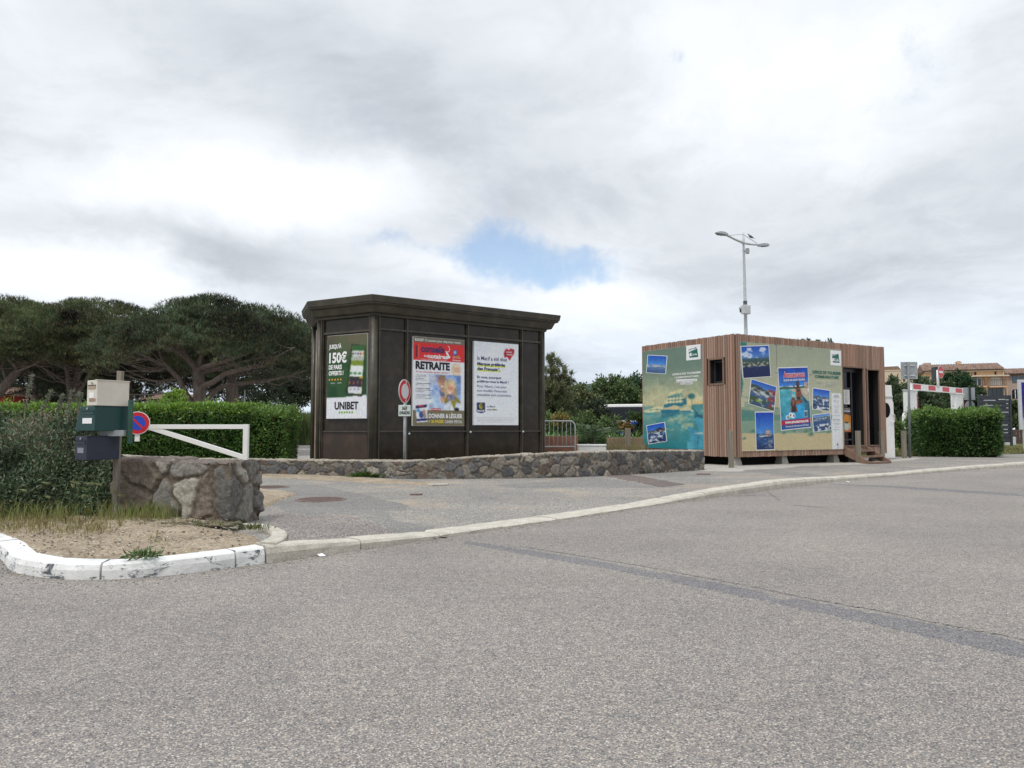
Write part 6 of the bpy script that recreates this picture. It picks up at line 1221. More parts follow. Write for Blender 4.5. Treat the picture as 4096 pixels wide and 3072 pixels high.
# young palm
pc = a_(2372, 1770, 25.0); palm = thing('young_palm', (pc[0], pc[1], .1), 'young bushy palm with arching fronds above the white planter', 'palm')
mb = MB(); mb.tube([(pc[0], pc[1], .1), (pc[0], pc[1], .55)], [.16, .12], 10); obj('trunk', mb, M['bark2'], palm, fix=False)
for i in range(30):
    a = rng.random()*6.283; el_ = .35+.95*rng.random(); L = 1.35*(.75+.4*rng.random()); d = np.array([math.cos(a), math.sin(a), 0]); pts = [np.array([pc[0], pc[1], .5])+d*L*t*math.cos(el_)*1.05+np.array([0, 0, L*(t*math.sin(el_)*1.25-t*t*.6)]) for t in np.linspace(0, 1, 9)]
    mb = MB(); mb.tube(pts, np.linspace(.012, .003, 9), 4, False); fr_ = obj('frond', mb, M['bark2'], palm, fix=False)
    pp_ = np.array(pts); t = np.repeat(np.linspace(.2, 1, 34), 2); P = np.stack([np.interp(t*8, range(9), pp_[:, q]) for q in range(3)], 1); tg = nrm(np.stack([np.gradient(P[:, q]) for q in range(3)], 1)+d*.02); sd_ = np.cross(tg, [0, 0, 1]); sg = np.tile([1, -1], 34)[:, None]
    leafmesh('leaflets', P, sd_*sg+d*.7+np.array([0, 0, .15]), .30*np.sin(np.clip(t, .15, .95)*math.pi)**.5, .022, tints(68, (.11, .17, .085), .3), M['leaf'], fr_)
# flowering shrubs
leaftree('shrub', 'reddish brown flowering shrub in the planter before the coach', a_(2505, 1760, 25.5), [bl(2505, 1703, 25.5, .26, .18)], .08, (.20, .12, .05), (.08, .10, .04), .4, 1500, .02, cat='shrub')
leaftree('shrub', 'small rusty shrub behind the crowd barrier', a_(2240, 1760, 27), [bl(2240, 1675, 27, .35, .25)], .08, (.22, .15, .05), (.10, .13, .04), .4, 2200, .02, cat='shrub')
leaftree('shrub', 'upright green oleander shrub beside the cabin left edge', a_(2560, 1760, 25.6), [bl(2555, 1700, 25.6, .35, .5), bl(2545, 1740, 25.6, .35, .3)], .11, (.055, .095, .035), None, 0, 3200, .02, cat='shrub', W_=.03, up=.9)
leaftree('shrub', 'dense green shrub row behind the crowd barrier', a_(2290, 1760, 28), [bl(2220, 1710, 28, .9, .5), bl(2300, 1720, 28, .9, .5), bl(2400, 1730, 28, .9, .5), bl(2340, 1700, 28, .8, .5)], .12, (.075, .12, .045), (.09, .11, .05), .2, 9000, .03, cat='shrub')
leaftree('bush', 'yellow green bush seen over the crowd barrier corner', a_(2190, 1680, 30), [bl(2190, 1680, 30, .35, .2)], .08, (.14, .22, .05), None, 0, 1200, .02, cat='bush')
# dry flowering weeds in front of the planter
P = np.stack([a_(2430, 1, 1)[0]*23.4+rng.random(2600)*1.35, 22.9+rng.random(2600)*.6, np.full(2600, .1)], 1); P[:, 0] = (2430-2048)/FPX*P[:, 1]+rng.random(2600)*1.2
blades('dry_grass', P, .55, .012, (.30, .25, .14), 'dry golden grass in front of the wooden planter', lean=.25, alt=(.16, .17, .08), altp=.3)
# ---- right side greenery
leaftree('tree', 'dense grey-green tree between the cabin and the height gauge', a_(3600, 1760, 43), [bl(3580, 1565, 43, 1.2, .65), bl(3650, 1575, 43, 1.4, .8), bl(3600, 1620, 43, 1.6, 1.0), bl(3680, 1620, 43, 1.3, 1.0), bl(3560, 1670, 43, 1.2, .9)], .20, (.040, .060, .034), (.075, .09, .05), .2, 22000, .15)
leaftree('tree', 'green tree seen through the height gauge opening', a_(3760, 1760, 50), [bl(3740, 1540, 50, 1.2, .5), bl(3770, 1600, 50, 1.2, .55), bl(3700, 1640, 50, .8, .4)], .20, (.042, .065, .034), (.08, .09, .05), .2, 3600, .13)
leaftree('cypress_tree', 'dark round-topped evergreen behind the right gauge post', a_(3830, 1760, 52), [bl(3828, 1530, 52, 1.0, .7), bl(3826, 1580, 52, 1.1, .9), bl(3830, 1640, 52, 1.0, .9)], .18, (.022, .048, .024), (.05, .08, .03), .12, 11000, .13)
leaftree('tree', 'smaller dark tree before the balcony of the ochre house', a_(3890, 1760, 56), [bl(3880, 1555, 56, .9, .6), bl(3895, 1600, 56, 1.0, .7), bl(3900, 1660, 56, .9, .8)], .18, (.030, .050, .028), (.06, .08, .04), .12, 8000, .12)
leaftree('bush', 'green bush to the right of the dark slatted panel', a_(4060, 1740, 58), [bl(4060, 1640, 58, .8, .9), bl(4075, 1680, 58, .9, .6)], .2, (.06, .085, .035), None, 0, 5000, .1, cat='bush')
leaftree('bush', 'low green bush behind the white cabinet next to the cabin', a_(3580, 1770, 34), [bl(3590, 1720, 34, .55, .5), bl(3610, 1760, 34, .6, .4)], .12, (.06, .10, .03), (.12, .15, .05), .2, 5000, .04, cat='bush')
# tree top sprigs seen over the cabin roof
leaftree('tree', 'thin leafy branch tips showing above the cabin roof', a_(3200, 1500, 33), [bl(3215, 1362, 33, .55, .16), bl(3135, 1368, 33, .35, .08), bl(3315, 1368, 33, .25, .12), bl(3260, 1400, 33, 1.2, .3)], .12, (.06, .085, .045), None, 0, 1900, .06, W_=.04)
# grass at the hedge foot
xx = 13.5+6.5*rng.random(9000); yb_ = Kof(xx)+depth_max(xx)-.45; P = np.stack([xx, yb_+.1+rng.random(9000)**1.5*2.4, np.full(9000, .12)], 1)
blades('grass', P, .20, .012, (.13, .16, .06), 'uneven grass between the right hand hedge and the pavement', lean=.6, alt=(.30, .27, .14), altp=.3)
xx = 18+12*rng.random(5000); yb_ = Kof(xx)+depth_max(xx)-.4; P = np.stack([xx, yb_+rng.random(5000)**1.3*5, np.full(5000, .12)], 1)
blades('grass', P, .16, .016, (.15, .16, .06), 'mown grass beyond the hedge at the right edge', lean=.6, alt=(.32, .28, .15), altp=.4)

# pebbles, crumbs of stone and a mossy ledge on the verge
def pebbles(name, P, r, cols, label, cat, flat=.6):
    n = len(P); ico = np.array([(0, 0, 1), (.9, 0, .3), (.28, .85, .3), (-.72, .53, .3), (-.72, -.53, .3), (.28, -.85, .3), (0, 0, -.6)]); tri_ = np.array([(0, 1, 2), (0, 2, 3), (0, 3, 4), (0, 4, 5), (0, 5, 1), (6, 2, 1), (6, 3, 2), (6, 4, 3), (6, 5, 4), (6, 1, 5)])
    sc = r*(.4+1.2*rng.random((n, 1, 1))**2)*np.array([1, 1, flat])*(.7+.6*rng.random((n, 1, 3))); V = P[:, None]+ico[None]*sc*(.8+.4*rng.random((n, 7, 1)))
    c = np.array(cols)[rng.integers(0, len(cols), n)]*(.7+.6*rng.random((n, 1))); return props(npmesh(name, V.reshape(-1, 3), (np.arange(n)[:, None, None]*7+tri_[None]).reshape(-1, 3), M['stone'], None, np.repeat(np.clip(c, 0, 1), 7, 0)), label, cat, None, 'stuff')
x = -6.2+4.0*rng.random(2600); y = Kof(x)+.2+rng.random(2600)**.8*2.3; k = x < np.interp(y-Kof(x), [0, .5, .9, 1.3, 1.9], [-2.2, -2.3, -2.48, -2.7, -3.0]); x, y = x[k], y[k]
z = .135+.05*np.clip((y-Kof(x)-.165)/1.2, 0, 1); pebbles('pebbles', np.stack([x, y, z], 1), .011, [(.45, .38, .28), (.30, .25, .19), (.22, .19, .16), (.58, .53, .45)], 'small pebbles and grit strewn on the dirt verge', 'pebbles')
x = -3.9+1.1*rng.random(420); y = 7.62+.30*rng.random(420)-.12*(x+3.3); z = .175+0*x; pebbles('rubble', np.stack([x, y, z], 1), .05, [(.17, .14, .10), (.10, .10, .055), (.24, .20, .15), (.12, .13, .06)], 'mossy flat rubble ledge at the foot of the stone wall stub', 'rubble', .35)
P = tufts(-4.0, -2.8, 7.5, 7.95, 40, 9, lambda x, y: .18, .03); blades('grass', P, .045, .006, (.14, .16, .06), 'tiny grass tufts on the rubble before the stone wall stub', altp=.5)
# grit gathered against the kerb on the road side
s_ = rng.random(2600)*16+float(np.interp(-5, lx, ss)); gx_, gy_, _ = kline(s_); pebbles('road_grit', np.stack([gx_+rng.random(2600)**2*.05, gy_-.02-rng.random(2600)**2.2*.35, 0*s_+.003], 1), .006, [(.42, .36, .27), (.30, .26, .20), (.50, .46, .40)], 'fine grit gathered in the gutter along the kerb', 'grit', .6)
# ================================================================== STREET OBJECTS
def world(px, py, Y): return np.array(at(px, py, Y))
FX = lambda x, y, z=0.: F((x, y, z), (1, 0, 0))          # a face turned to the road
def rbox(mb, fr, a0, a1, b0, b1, c0, c1): return mb.box(fr, a0, a1, b0, b1, c0, c1)
# ---- leaning post with three letter boxes
pA = world(460, 2068, 8.30); pB = world(482, 1485, 8.36)
post_ = MB(); dirp = unit(pB-pA); side = unit(np.cross(dirp, (0, 1, 0)))
fp = F(pA-dirp*.1, side*1.0, dirp); post_.box(fp, -.028, .028, 0, float(np.linalg.norm(pB-pA))+.1, -.03, .03)
props(obj('wooden_post', post_, M['greywood'], bevel=.004), 'leaning weathered grey post carrying the three letter boxes', 'post')
def letterbox(quad, Y, dep, m, name, label, panelc, slope=0., flare=0.):
    """quad: photo x-left, x-corner, x-right, y-top, y-bottom; narrow face to the left of the corner, long side to its right"""
    xl, xc, xr, yt, yb = quad; A = world(xc, yb, Y); zt = world(xc, yt, Y)[2]; H = zt-A[2]
    u = unit((.5, .866, 0)); o = A; kr, kl = (xr-2048)/FPX, (xl-2048)/FPX; w1 = (kr*A[1]-A[0])/(u[0]-kr*u[1]); w2 = (A[0]-kl*A[1])/(.866+kl*.5)
    f = F(o, u); e = unit((-.866, .5, 0)); f2_ = F(o, -e)      # front face with slot: from back-left to the corner
    root = thing(name, A+u*w1/2+e*w2/2, label, 'letter box', 'letter boxes stacked on the leaning post')
    P = lambda a, b, z: o+u*a+e*b+np.array([0, 0, z]); mb = MB(); s_ = slope
    V = [P(0, 0, 0), P(w1, 0, -s_*.0), P(w1, w2, 0), P(0, w2, 0), P(0, 0, H), P(w1, 0, H-s_), P(w1, w2, H-s_), P(0, w2, H-.0)]
    if flare: V[0] = V[0]-np.array([.00, 0, 0]); V[3] = V[3]+e*flare
    mb.add(V, [(0, 3, 2, 1), (4, 5, 6, 7), (0, 1, 5, 4), (1, 2, 6, 5), (2, 3, 7, 6), (3, 0, 4, 7)]); obj('body', mb, m, root, bevel=.006)
    ff = F(P(0, w2, 0), -e); L = w2            # face seen at a glancing angle on the left
    mb = MB(); mb.box(ff, .02, L-.02, H*.66, H*.80, .001, .006); fl_ = obj('flap', mb, panelc, root, bevel=.002)
    mb = MB(); mb.box(ff, .02, L-.02, H*.80, H*.815, .001, .012); obj('slot', mb, M['black'], root)
    mb = MB(); mb.box(ff, .05, L-.05, H*.30, H*.52, .001, .004); obj('name_plate', mb, M['inkw'] if m is not M['navy'] else M['inkg'], root)
    mb = MB(); mb.disc(ff, L/2, H*.90, .001, .010, .012, 12); obj('lock', mb, M['galv'], root)
    mb = MB(); mb.box(f, -.003, w1+.003, H-.004, H+.006, -.04, .008) if slope == 0 else mb.box(f, .0, .01, .01, H-.01, .001, .004); obj('lid', mb, m, root, bevel=.002)
    return root, f, ff, H, w1
YB = 7.90
r_, f_, ff_, H_b, w_b = letterbox((346, 386, 516, 1520, 1622), YB, .24, M['offwhite'], 'letter_box', 'cream letter box on top of the stack', painted('brass_paint', (.42, .33, .22), .4, .1, .2))
mb = MB(); mb.box(ff_, .05, .16, H_b*.17, H_b*.28, .001, .005); obj('name_plate', mb, painted('tan_plate', (.34, .22, .15), .5), r_)
letterbox((322, 378, 516, 1624, 1724), YB-.0, .25, M['green'], 'letter_box', 'dark green flared letter box in the middle of the stack', M['green'], flare=.10)
letterbox((306, 345, 484, 1745, 1842), YB, .25, M['navy'], 'letter_box', 'dark navy letter box at the bottom of the stack', M['navy'])
# metal carriers behind
mb = MB(); p0, p1 = world(514, 1600, 8.15), world(522, 1775, 8.15); fb_ = F(p0*0+np.array([p0[0], 8.16, 0]), (1, .1, 0)); 
mb.box(fb_, -.0, .042, world(0, 1775, 8.16)[2], world(0, 1600, 8.16)[2], -.02, .02); props(obj('carrier_plate', mb, painted('faded_green_steel', (.02, .085, .06), .5, .2, .4), bevel=.002), 'faded green steel plate behind the letter box post', 'bracket')
mb = MB(); p0 = world(400, 1732, 8.1); mb.box(FX(p0[0], 8.12, p0[2]), 0, .26, -.035, .03, -.03, .03); props(obj('carrier_bar', mb, M['galv'], bevel=.003), 'grey steel bar under the green letter box', 'bracket')
# ---- round signs
def ringdisc(fr, r, name, root, face, border, rim=None, depth=.012):
    mb = MB(); mb.disc(fr, 0, 0, -depth, 0, r, 40); obj('back_plate', mb, M['galv'], root)
    mb = MB(); mb.disc(fr, 0, 0, .001, .004, r*.985, 40); obj('rim', mb, M['white'], root)
    mb = MB(); mb.disc(fr, 0, 0, .005, .007, r*.93, 40); obj('sign_face', mb, border, root)
    if face is not None: mb = MB(); mb.disc(fr, 0, 0, .008, .010, r*face[1], 40); obj('sign_centre', mb, face[0], root)
# no parking sign in front of the gate
cs = world(550, 1692, 12.9); rS = 50*12.9/3000*.93; fS = F(cs, (1, .28, 0)); cs_root = thing('no_parking_sign', (cs[0], cs[1]+.03, world(552, 1762, 12.9)[2]), 'round blue and red no parking sign with white rim at the gate', 'road sign')
ringdisc(fS, rS, 'sign', cs_root, (M['blue'], .62), M['red'])
mb = MB(); a = math.radians(-45); fr2 = F(cs, unit(fS.u*math.cos(a)+np.array([0, 0, 1])*math.sin(a)), unit(-fS.u*math.sin(a)+np.array([0, 0, 1])*math.cos(a))); mb.box(fr2, -rS*.70, rS*.70, -rS*.085, rS*.085, .011, .014); obj('diagonal_bar', mb, M['red'], cs_root)
mb = MB(); mb.box(fS, -.04, .035, -rS*1.58, -rS*.5, -.05, -.014); obj('post', mb, M['white'], cs_root, bevel=.003)
# white barrier gate
YG = 13.2; xa, xb = world(585, 1700, YG)[0], world(995, 1700, YG)[0]; z1 = world(0, 1698, YG)[2]; z2 = world(0, 1716, YG)[2]; g_ = thing('barrier_gate', ((xa+xb)/2, YG, .1), 'white steel swing barrier gate forming a long triangle', 'barrier')
fG = F((0, YG, 0), (1, 0, 0)); mb = MB(); mb.box(fG, xa-.5, xb-.08, z2, z1, -.035, .035); obj('top_bar', mb, M['white'], g_, bevel=.004)
mb = MB(); mb.box(fG, xb-.085, xb, .08, z1+.004, -.042, .042); obj('upright', mb, M['white'], g_, bevel=.004)
pa, pb_ = world(590, 1706, YG), world(975, 1828, YG); d_ = unit(pb_-pa); fd = F(pa, d_, unit(np.cross((0, -1, 0), d_))); mb = MB(); mb.box(fd, -.25, float(np.linalg.norm(pb_-pa)), -.045, .035, -.03, .03); obj('diagonal_bar', mb, M['white'], g_, bevel=.004)
mb = MB(); u0 = xa-.50; mb.box(fG, u0-.09, u0+.0, .08, z1+.06, -.045, .045); obj('hinge_post', mb, M['white'], g_, bevel=.004)
# no entry for vehicles sign with plate, standing by the low wall
YS = 16.75; cS = world(1619, 1565, YS); rr = 48*YS/3000; fv = F(cS, unit((.36, .93, 0))); sv_ = thing('no_vehicles_sign', (cS[0], YS+.06, .1), 'red ringed white no vehicles sign with delivery plate before the kiosk', 'road sign')
ringdisc(fv, rr, 's', sv_, (painted('dull_white', (.60, .60, .60), .5, .03, .1), .62), M['red'])
fv2 = F(cS, unit((1, .22, 0))); pt = world(0, 1620, YS)[2]-cS[2]; pb2 = world(0, 1665, YS)[2]-cS[2]
mb = MB(); mb.box(fv2, -.135, .135, pb2, pt, -.012, .004); pl_ = obj('plate', mb, painted('pale_green_plate', (.62, .70, .66), .45, .03, .1), sv_, bevel=.01)
mb = MB(); text(mb, fv2, 'SAUF', -.055, .055, pb2+.16*1.0*(pt-pb2)+.1, pt-.035, .007, .05); mb2 = MB(); text(mb2, fv2, 'LIVRAISONS', -.115, .115, pb2+.04, pb2+.115, .007, .05); obj('lettering', mb, M['ink'], pl_); obj('lettering', mb2, M['ink'], pl_)
mb = MB(); mb.tube([(cS[0], cS[1]+.055, .05), (cS[0], cS[1]+.055, cS[2]+rr*.9)], .034, 12); obj('pole', mb, M['galv'], sv_, smooth=True)
# ---- manholes
def manhole(px, py, r, label):
    c = gp(px, py, .06); z = float(pavez(c[0], c[1]))+.014; f = F((c[0], c[1], z), (1, 0, 0), (0, 1, 0)); root = thing('manhole_cover', (c[0], c[1], z), label, 'manhole cover', 'manhole covers in the pavement')
    n = 40; mb = MB(); V = [f.p(q*math.cos(2*math.pi*k/n), q*math.sin(2*math.pi*k/n), w) for q, w in ((r*1.13, -.012), (r*1.12, .002), (r*1.0, .002), (r*1.0, -.006)) for k in range(n)]; mb.add(V, [(j*n+k, j*n+(k+1) % n, (j+1)*n+(k+1) % n, (j+1)*n+k) for j in range(3) for k in range(n)]); obj('frame', mb, M['iron'], root)
    mb = MB(); mb.disc(f, 0, 0, -.02, -.003, r*.985, n); 
    s_ = .055; k_ = int(r/s_)+1
    for i in range(-k_, k_+1):
        for j in range(-k_, k_+1):
            if math.hypot(i*s_, j*s_) < r*.9: mb.box(f, i*s_-.019, i*s_+.019, j*s_-.012, j*s_+.012, -.003, .004)
    obj('lid', mb, M['iron'], root)
manhole(1284, 2011, .33, 'round rusty patterned manhole cover in the dark repair'); manhole(1080, 1960, .30, 'round rusty manhole cover half hidden by the stone wall stub')
def flatcover(px, py, w, label, name='access_cover', r=False):
    c = gp(px, py, .08); z = float(pavez(c[0], c[1]))+.013; f = F((c[0], c[1], z), (1, 0, 0), (0, 1, 0)); mb = MB(); mb.disc(f, 0, 0, -.02, .006, w, 24, w*.7); return props(obj(name, mb, M['iron']), label, 'cover')
flatcover(1665, 1984, .10, 'small dark oval valve cover in the pavement'); flatcover(k7(540, 262)[0], k7(540, 262)[1], .16, 'small dark access cover near the wall end')
mb = MB(); c = gp(1753, 1940, .1); mb.disc(F((c[0], c[1], float(pavez(c[0], c[1]))), (1, 0, 0), (0, 1, 0)), 0, 0, -.02, .02, .20, 14, .22); v = np.array(mb.v); v += (fbm(v, 9, 2)[:, None]-.5)*np.array([.1, .1, .0]); mb.v = [tuple(q) for q in v]; props(obj('mortar_lump', mb, M['concrete']), 'pale flat lump of mortar on the pavement', 'mortar')
# small litter
for i, (px, py, lab, m) in enumerate([(1288, 2226, 'crumpled white scrap of paper on the road by the kerb', 'inkw'), (1643, 2161, 'dry brown leaf lying by the kerb', 'brownwood'), (3390, 1930, 'white scrap of litter near the far kerb', 'inkw')]):
    c = gp(px, py, .0); n = 7; mb = MB(); V = [(c[0]+.05*math.cos(k*.9)*(.6+.5*rng.random()), c[1]+.04*math.sin(k*.9)*(.6+.5*rng.random()), .006+.018*rng.random()) for k in range(n)]; mb.add(V+[(c[0], c[1], .03)], [(k, (k+1) % n, n) for k in range(n)]); props(obj('litter' if i != 1 else 'fallen_leaf', mb, M[m], fix=False), lab, 'litter' if i != 1 else 'leaf')
# ---- crowd barrier
YC = 23.2; x0, x1 = world(2060, 1700, YC)[0], world(2300, 1700, YC)[0]; zt_, zl_, zb2 = world(0, 1684, YC)[2], world(0, 1786, YC)[2], .1; cb = thing('crowd_barrier', ((x0+x1)/2, YC, .1), 'galvanised crowd control barrier beside the kiosk', 'barrier')
mb = MB(); R_c = .16; pts = [(x0, YC, .12), (x0, YC, zt_-R_c)]+[(x0+R_c*(1-math.cos(t)), YC, zt_-R_c+R_c*math.sin(t)) for t in np.linspace(.2, math.pi/2, 6)]+[(x1-R_c*(1-math.sin(t)), YC, zt_-R_c+R_c*math.cos(t)) for t in np.linspace(0, math.pi/2, 7)]+[(x1, YC, .12)]
mb.tube(pts, .020, 8); obj('frame', mb, M['galvl'], cb, smooth=True); mb = MB(); mb.tube([(x0, YC, zl_), (x1, YC, zl_)], .016, 8); obj('lower_rail', mb, M['galvl'], cb, smooth=True)
nb = 14
for i in range(1, nb): x = x0+(x1-x0)*i/nb; mb = MB(); mb.tube([(x, YC, zl_), (x, YC, zt_-.01)], .009, 6); obj('bar', mb, M['galvl'], cb, smooth=True)
for x in (x0+.2, x1-.2): mb = MB(); mb.tube([(x, YC-.25, .11), (x, YC, .2), (x, YC+.25, .11)], .016, 6); obj('foot', mb, M['galvl'], cb)
# earth bank edge, planters, posts
def slab(name, px0, px1, pyt, Y, dep, m, label, cat, pyb=None, bevel=.01):
    a, b = world(px0, pyt, Y), world(px1, pyt, Y); mb = MB(); mb.box(FX(0, Y), a[0], b[0], .04 if pyb is None else world(0, pyb, Y)[2], a[2], -dep, 0); return props(obj(name, mb, m, bevel=bevel), label, cat)
slab('low_brick_wall', 1950, 2312, 1744, 24.3, .3, M['brick'], 'low reddish brown wall behind the crowd barrier', 'wall')
slab('wooden_planter', 2430, 2590, 1751, 24.1, 1.4, mat('dry_wood_planter', None, .9, 0, wood_b((.17, .12, .07), (.30, .23, .15)), .2), 'brown wooden planter behind dry grass next to the cabin', 'planter')
a, b = world(2312, 1778, 23.4), world(2428, 1778, 23.4); pw = thing('white_planter', ((a[0]+b[0])/2, 23.6, .08), 'long white concrete planter just behind the low wall', 'planter'); mb = MB(); mb.box(FX(0, 23.4), a[0]+.02, b[0]-.02, .08, a[2]-.05, -.5, 0); obj('box', mb, M['white'], pw, bevel=.02); mb = MB(); mb.box(FX(0, 23.4), a[0], b[0], a[2]-.05, a[2], -.52, .02); obj('rim', mb, M['white'], pw, bevel=.01)
for px, pt_, Y, w, lab in ((2511, 1713, 23.7, .15, 'grey square wooden post before the wooden planter'), (2923, 1723, 20.0, .115, 'grey wooden post at the front corner of the cabin'), (3431, 1723, 23.0, .12, 'wooden post standing before the cabin steps'), (3526, 1725, 24.3, .12, 'wooden post right of the cabin steps'), (3614, 1723, 27.2, .13, 'wooden post nearest the hedge and grey sign pole')):
    c = world(px, pt_, Y); mb = MB(); f = F((c[0], Y, 0), (1, .12, 0)); zb_ = .06; mb.box(f, -w/2, w/2, zb_, c[2], -w/2, w/2); o_ = obj('wooden_bollard', mb, M['greywood'], bevel=.006); props(o_, lab, 'bollard', 'square wooden bollards along the pavement')
# ---- street lamp
YL = 32.; lz = lambda x, y, Y=YL: world(2800+.2893*x, 880+.2893*y, Y); b0 = world(2977, 1700, YL)
lamp = thing('street_lamp', (lz(603, 700)[0], YL, .1), 'tall white double headed street lamp behind the timber cabin', 'street lamp')
mb = MB(); xj = lz(603, 320); xt = lz(601, 172); mb.tube([(xj[0]+.045, YL, .1), (xj[0]+.035, YL, 4), (xj[0], YL, xj[2]), (xt[0], YL, xt[2])], [.095, .085, .05, .04], 14); obj('pole', mb, M['galvl'], lamp, smooth=True)
for k, (q0, q1, hd) in enumerate((((603, 318), (372, 212), ((388, 208), (224, 176))), ((603, 318), (806, 344), ((800, 352), (950, 349))))):
    dy_ = (-1.3, .9)[k]; A_, B_ = lz(*q0), lz(*q1, YL+dy_); mb = MB(); mb.tube([A_, (A_+B_)/2+np.array([0, 0, -.015]), B_], [.055, .045, .04], 10); obj('arm', mb, M['galvl'], lamp, smooth=True)
    C0, C1 = lz(*hd[0], YL+dy_), lz(*hd[1], YL+dy_*1.35); d = unit(C1-C0); u_ = unit(np.cross(d, (0, 0, 1))); fh = F(C0, d, u_) ; up_ = np.cross(u_, d)
    mb = MB(); prof = [(0, .05, .05, .06), (.12, .09, .07, .05), (.45, .19, .09, .04), (.8, .20, .07, .04), (1.0, .12, .03, .02)]; Lh = float(np.linalg.norm(C1-C0)); V = []; 
    for t, w, a1_, b1__ in prof: w *= .62; V += [C0+d*Lh*t+u_*w-up_*b1__, C0+d*Lh*t+u_*w*.8+up_*a1_, C0+d*Lh*t-u_*w*.8+up_*a1_, C0+d*Lh*t-u_*w-up_*b1__]
    mb.add(V, [(4*i+j, 4*i+(j+1) % 4, 4*i+4+(j+1) % 4, 4*i+4+j) for i in range(4) for j in range(4)]+[(3, 2, 1, 0), (16, 17, 18, 19)]); hd_ = obj('lamp_head', mb, M['galv'], lamp, bevel=.01)
    mb = MB(); V = [C0+d*Lh*t+u_*w*s_-up_*(.062) for t, w in ((.4, .09), (.85, .09)) for s_ in (1, -1)]+[C0+d*Lh*t+u_*w*s_-up_*(.03) for t, w in ((.4, .09), (.85, .09)) for s_ in (1, -1)]; mb.add(V, [(0, 1, 3, 2), (4, 6, 7, 5), (0, 4, 5, 1), (2, 3, 7, 6), (0, 2, 6, 4), (1, 5, 7, 3)]); obj('lens', mb, M['glassb'], hd_)
    s0_ = lz(600, 195 if k == 0 else 200); s1_ = lz(*((390, 215) if k == 0 else (798, 330)), YL+dy_); mb = MB(); mb.tube([s0_, s1_], .014, 6); obj('stay', mb, M['galvl'], lamp)
mb = MB(); c = lz(655, 428, YL-.2); mb.box(F(c, (1, .5, 0)), -.07, .07, -.12, .12, -.06, .06); fl2 = obj('floodlight', mb, M['galv'], lamp, bevel=.02); mb = MB(); mb.tube([lz(605, 428), lz(650, 428, YL-.15)], .025, 6); obj('bracket', mb, M['galv'], lamp)
mb = MB(); c = lz(634, 1240, YL-.3); mb.box(F(c, (1, .35, 0)), -.17, .17, -.19, .19, -.11, .11); obj('control_box', mb, M['galvl'], lamp, bevel=.02)
mb = MB(); c = lz(566, 1232, YL-.2); mb.tube([c+np.array([0, 0, .12]), c+np.array([0, 0, .0])], [.06, .09], 14); cm_ = obj('camera', mb, M['galvl'], lamp, smooth=True); mb = MB(); mb.sphere(c+np.array([.02, 0, -.07]), (.08, .08, .10)); obj('dome', mb, M['black'], cm_, smooth=True)
for k in range(3): mb = MB(); z = lz(600, 1132+18*k)[2]; mb.tube([(xj[0]+.02, YL, z), (xj[0]+.02, YL, z+.03)], .09, 14); obj('clamp', mb, M['steeld'], lamp)
# pigeon on the lamp stay
c = lz(704, 236, YL+.5); mb = MB(); 
V = []; secs = [(-.20, -.075, .012, .006), (-.13, -.045, .03, .014), (-.05, .0, .06, .06), (.03, .03, .072, .078), (.09, .075, .055, .062), (.12, .12, .034, .034), (.135, .155, .036, .034), (.155, .165, .026, .022), (.185, .155, .006, .005)]
for x, z, ry_, rz_ in secs: V += [c+np.array([-x, ry_*math.sin(t), z+rz_*math.cos(t)])*1.0 for t in np.linspace(0, 2*math.pi, 11)[:-1]]
V = [c+(v-c)*.85 for v in V]
mb.add(V, [(10*i+j, 10*i+(j+1) % 10, 10*i+10+(j+1) % 10, 10*i+10+j) for i in range(8) for j in range(10)]+[tuple(range(10))[::-1], tuple(80+j for j in range(10))]); props(obj('pigeon', mb, mat('slate_feathers', (.10, .105, .12), .7), smooth=True), 'grey pigeon perched on the street lamp stay wire', 'bird')
# ---- signs and gauge on the right
YP = 27.4; r5c = lambda x, y, Y: world(3500+.3013*x, 1400+.3013*y, Y)
c0 = r5c(442, 158, YP); root = thing('road_sign_back', (c0[0], YP, .1), 'square grey back of a road sign on a grey pole beside the hedge', 'road sign')
mb = MB(); pbm = r5c(464, 1420, YP); mb.tube([(pbm[0], YP, .08), (c0[0], YP, c0[2])], .042, 14); obj('pole', mb, M['galvd'], root, smooth=True)
a, b = r5c(346, 388, YP+.08), r5c(562, 158, YP+.08); mb = MB(); f = F((0, YP+.075, 0), (1, 0, 0)); mb.box(f, a[0], b[0], a[2], b[2], -.02, 0); obj('plate', mb, M['galv'], root, bevel=.03)
for y in (205, 340): z = r5c(0, y, YP+.02)[2]; mb = MB(); mb.box(f, a[0]+.12, b[0]-.12, z-.02, z+.02, .001, .03); obj('mounting_rail', mb, M['galvl'], root, bevel=.003)
# height gauge
Ya, Yb_ = 35., 39.3; A0 = r5c(492, 486, Ya); B0 = r5c(1168, 544, Yb_); ga = thing('height_gauge', ((A0[0]+B0[0])/2, 37, .1), 'red and white striped height gauge portal beyond the hedge', 'height gauge')
ub = unit(np.append((B0-A0)[:2], 0)); zmid = (A0[2]+B0[2])/2; fg = F((A0[0], A0[1], 0), ub); Lg = float(np.linalg.norm((B0-A0)[:2])); hb = .15
mb = MB(); mb.box(fg, 0, Lg, zmid-hb, zmid+hb, -.15, .0); bm_ = obj('beam', mb, M['white'], ga, bevel=.006)
for k, (xa_, xb_) in enumerate(((510, 610), (710, 803), (897, 985), (1072, 1155))):
    ua, _ = fg.px(3500+.3013*xa_, 1560); ub2, _ = fg.px(3500+.3013*xb_, 1560); mb = MB(); mb.box(fg, ua, ub2, zmid-hb*.72, zmid+hb*.78, .001, .005); obj('red_stripe', mb, M['red'], bm_)
